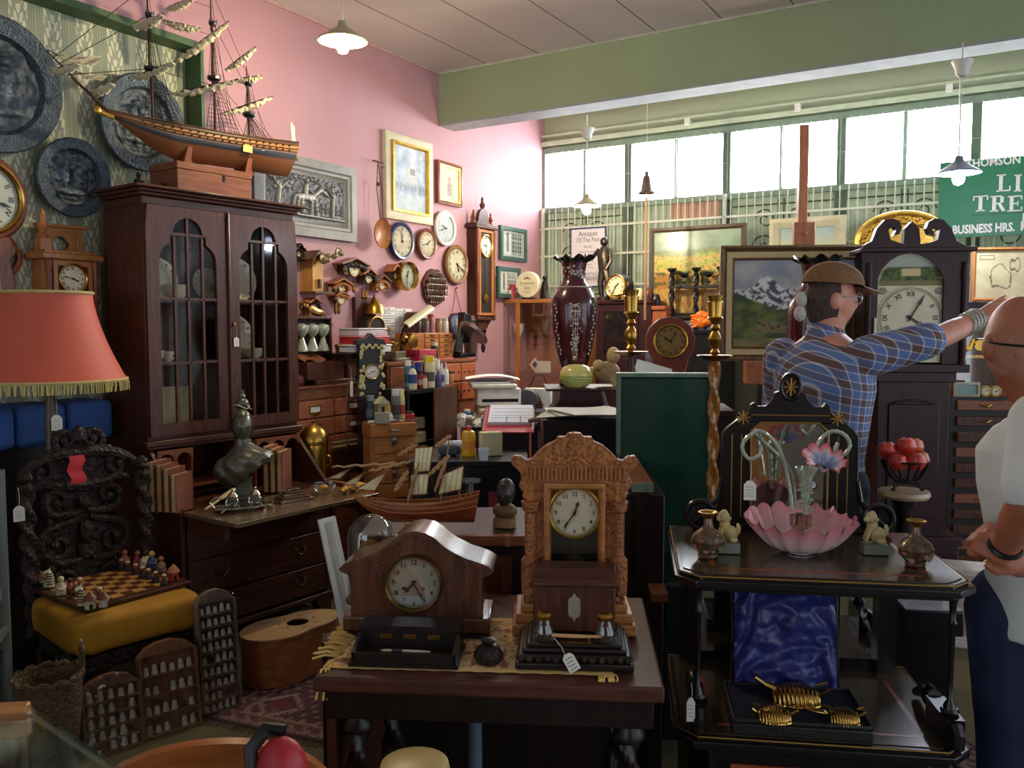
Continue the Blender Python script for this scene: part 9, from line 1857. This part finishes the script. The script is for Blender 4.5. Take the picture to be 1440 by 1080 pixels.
def plaid():
    m,nt,b=newmat('blue_brown_plaid'); tc=nd(nt,'ShaderNodeTexCoord'); outs=[]
    for sc in ((15,11,2),(3,-3,17)):
        d=nd(nt,'ShaderNodeVectorMath',operation='DOT_PRODUCT'); d.inputs[1].default_value=sc; nt.links.new(tc.outputs['Object'],d.inputs[0]); fr=nd(nt,'ShaderNodeMath',operation='FRACT'); nt.links.new(d.outputs['Value'],fr.inputs[0])
        r=nd(nt,'ShaderNodeValToRGB'); cr=r.color_ramp; cr.interpolation='CONSTANT'; cr.elements[0].color=rgb(96,122,176); cr.elements[1].position=.38; cr.elements[1].color=rgb(206,206,214)
        for p_,c in ((.45,(100,76,74)),(.86,(206,206,214)),(.93,(96,122,176))): e=cr.elements.new(p_); e.color=rgb(*c)
        nt.links.new(fr.outputs[0],r.inputs['Fac']); outs.append(r.outputs['Color'])
    x=nd(nt,'ShaderNodeMix',data_type='RGBA'); x.inputs[0].default_value=.5; nt.links.new(outs[0],x.inputs[6]); nt.links.new(outs[1],x.inputs[7]); nt.links.new(x.outputs[2],b.inputs['Base Color']); b.inputs['Roughness'].default_value=.85; return m
# man in plaid shirt and cap, pointing right
o=T('person','man in brown cap and blue plaid shirt, one arm stretched out pointing','person',(1.17,3.2,0),0); L_=lambda *p:(p[0]-1.17,p[1]-3.2,p[2]); yw=R_(28)
hip,che,nk=L_(1.17,3.22,.93),L_(1.17,3.2,1.275),L_(1.175,3.2,1.478); hc=V(L_(1.19,3.2,1.60)); S1,E1,W1=L_(1.275,3.06,1.395),L_(1.49,3.0,1.46),L_(1.69,3.10,1.53); S2,E2,W2=L_(1.06,3.34,1.385),L_(1.07,3.44,1.10),L_(1.2,3.5,.92)
m=M(); trunk(m,hip,che,nk,yw); chain(m,[nk,hc-V((0,0,.06))],[.062,.06]); ht=head(m,hc,R_(2),3)
for s_,e,w in ((S1,E1,W1),(S2,E2,W2)): chain(m,[s_,V(s_).lerp(V(e),.5),e,V(e).lerp(V(w),.4),w],[.058,.05,.042,.042,.028])
hand(m,W1,V((.16,.03,.10)),(-.3,-.3,1),.25,1,True); hand(m,W2,(.1,.1,-.1),(0,-1,0),.4)
for s in (-1,1): a=V(hip)+V((math.sin(yw)*s*.09,-math.cos(yw)*s*.09,-.05)); chain(m,[a,(a.x,a.y,.5),(a.x-.01,a.y,.10)],[.09,.06,.042]); chain(m,[(a.x-.03,a.y-.01,.05),(a.x+.15,a.y+.07,.035)],[.04,.034])
rem('body',m,SK,o,.006)
m=M(); trunk(m,V(hip)-V((0,0,.10)),che,V(nk)-V((0,0,.02)),yw,1.05,.012)
chain(m,[S1,V(S1).lerp(V(E1),.5),V(E1)-V((.03,-.004,.006))],[.078,.07,.066]); chain(m,[S2,V(S2).lerp(V(E2),.5),E2],[.076,.066,.06]); chain(m,[V(nk)-V((0,0,.05)),V(nk)+V((-.004,0,-.012))],[.085,.075]); P_s=rem('plaid_shirt',m,plaid(),o,.008)
m=M(); 
for s in (-1,1): a=V(hip)+V((math.sin(yw)*s*.09,-math.cos(yw)*s*.09,-.02)); chain(m,[a,(a.x,a.y,.5),(a.x-.01,a.y,.06)],[.115,.085,.075])
rem('trousers',m,pl('dark_trousers',(40,42,56),.85),o,.01)
HT=Matrix.Translation(hc)@Euler((0,0,R_(2))).to_matrix().to_4x4()
CAPM=pl('brown_cap',(124,88,56),.85,0,.2,60,bump=.3,bscale=160)
m=M(HT@Tm(0,0,.03,ry=4)); m.grid(30,9,lambda u,v:(.115*math.sin(PI/2*v)*math.cos(2*PI*u)+.004,.092*math.sin(PI/2*v)*math.sin(2*PI*u),.03+.085*math.cos(PI/2*v)),wrap=True); m.grid(12,5,lambda u,v:(.085+.10*v*math.cos((u-.5)*2.2),(.085)*math.sin((u-.5)*2.4)*(1-.1*v),.035-.02*v-.01*(2*u-1)**2)); m.grid(12,5,lambda u,v:(.085+.10*v*math.cos((u-.5)*2.2),(.085)*math.sin((u-.5)*2.4)*(1-.1*v),.027-.02*v-.01*(2*u-1)**2)); P('cap',m,CAPM,o)
m=M(ht); scalp(m,.095,.24,.76,.16,.72,1.07); scalp(m,.095,.24,.76,.16,.72,1.0); P('hair',m,pl('greying_brown_hair',(76,60,52),.8,0,.4,80,bump=.6),o)
m=M(HT); m.ball((-.118,-.02,-.0),(.02,.022,.028)); m.ball((-.122,-.018,-.05),(.022,.024,.03)); P('grey_ponytail',m,pl('grey_white_hair',(196,192,186),.8,0,.15,60,bump=.6),o)
m=M(HT); m.tube([(-.0,-.076,.012),(.06,-.075,.012),(.088,-.066,.01)],.0025,5); [m.tube([(.092+.0*k,s*.035+.024*math.cos(2*PI*k/16),.006+.02*math.sin(2*PI*k/16)) for k in range(16)],.003,5,closed=True) for s in (-1,1)]; P('glasses',m,pl('pale_metal',(200,206,206),.3,.6),o)
m=M(ht); scalp(m,.095,-.17,.17,.07,.24,1.04); P('beard',m,pl('dark_beard',(70,56,52),.85),o)
m=M(); a,b=V(W1),V(E1); n=(a-b).normalized(); 
for k in range(4): m.tube([a-n*(.02+.018*k)+(V((0,0,1)).cross(n).normalized()*math.cos(t)+V((0,0,1))*math.sin(t))*.037 for t in [2*PI*q/18 for q in range(18)]],.0075,6,closed=True)
P('bead_bracelets',m,pl('grey_beads',(176,172,160),.4,.2,.4,90),o)
# bald man at the right edge
o=T('person','bald man in white shirt and dark jeans, seen from behind, hands clasped','person',(1.358,2.08,0),0); q=lambda px,py,Y:at(px,py,Y)-V((1.33,2.08,0)); yw=R_(50)
hip,che,nk=V((.0,.03,.80)),V((-.02,.0,1.10)),V((-.045,.0,1.30)); hc=V((-.116,.01,1.455))
S1,E1,W1=q(1446,592,1.98),q(1432,705,1.88),q(1394,772,1.98); S2,E2,W2=V((.2,.16,1.25)),V((.22,.0,.98)),q(1418,795,2.02)
m=M(); trunk(m,hip,che,nk,yw,.84); chain(m,[nk,hc-V((0,0,.06))],[.06,.056]); ht=head(m,hc,R_(82),2,.1)
chain(m,[S1,V(S1).lerp(V(E1),.5),E1,V(E1).lerp(V(W1),.4),W1],[.056,.05,.046,.044,.03]); chain(m,[S2,E2,V(E2).lerp(V(W2),.5),W2],[.056,.044,.042,.03])
hand(m,W1,q(1364,752,2.06)-W1,(-.3,-1,.2),.5); hand(m,W2,W1-W2,(0,-1,.3),.6)
for s in (-1,1): a=hip+V((math.sin(yw)*s*.09,-math.cos(yw)*s*.09,-.05)); chain(m,[a,(a.x,a.y,.44),(a.x,a.y-.02,.10)],[.09,.06,.042]); chain(m,[(a.x-.02,a.y-.03,.05),(a.x+.11,a.y+.12,.035)],[.04,.034])
rem('body',m,SKT,o,.006)
m=M(); trunk(m,hip+V((0,0,.0)),che,nk-V((0,0,.015)),yw,.88,.012); chain(m,[S1,V(S1).lerp(V(E1),.5),V(S1).lerp(V(E1),.88)],[.07,.066,.064]); chain(m,[S2,V(S2).lerp(V(E2),.85)],[.07,.062]); rem('white_shirt',m,pl('white_shirt_cotton',(222,224,222),.8,0,.06,8,bump=.6,bscale=9),o,.008)
m=M(); 
for s in (-1,1): a=hip+V((math.sin(yw)*s*.085,-math.cos(yw)*s*.085,-.02)); chain(m,[a,(a.x+.02,a.y,.44),(a.x+.02,a.y-.02,.05)],[.112,.092,.078])
rem('jeans',m,pl('navy_denim',(36,46,78),.85,0,.15,12,bump=.2,bscale=200),o,.009)
HT=Matrix.Translation(hc)@Euler((0,0,yw)).to_matrix().to_4x4(); HT=Matrix.Translation(hc)@Euler((0,0,R_(82))).to_matrix().to_4x4(); m=M(HT); m.tube([(-.03,.078,.015),(.05,.078,.015),(.095,.066,.01)],.0025,5); m.tube([(-.03,-.08,.015),(.05,-.078,.015),(.095,-.066,.01)],.003,5); m.tube([(-.101*math.sin(PI*k/14),.082*math.cos(PI*k/14),.012-.012*math.sin(PI*k/14)) for k in range(15)],.0028,5); P('glasses',m,BLK,o)
m=M(ht); scalp(m,.1,.25,.75,.3,.56,1.012); P('cropped_hair',m,pl('short_grey_hair',(176,122,100),.8,0,.2,90),o)
m=M(); n=(W1-E1).normalized(); m.tube([W1-n*.01+(V((0,0,1)).cross(n).normalized()*math.cos(t)+n.cross(V((0,0,1)).cross(n)).normalized()*math.sin(t))*.033 for t in [2*PI*k/20 for k in range(20)]],.008,6,closed=True); P('watch',m,BLK,o)
m=M(); m.ball(q(1366,752,2.03),(.009,.009,.006),0,8); P('ring',m,GLD,o)
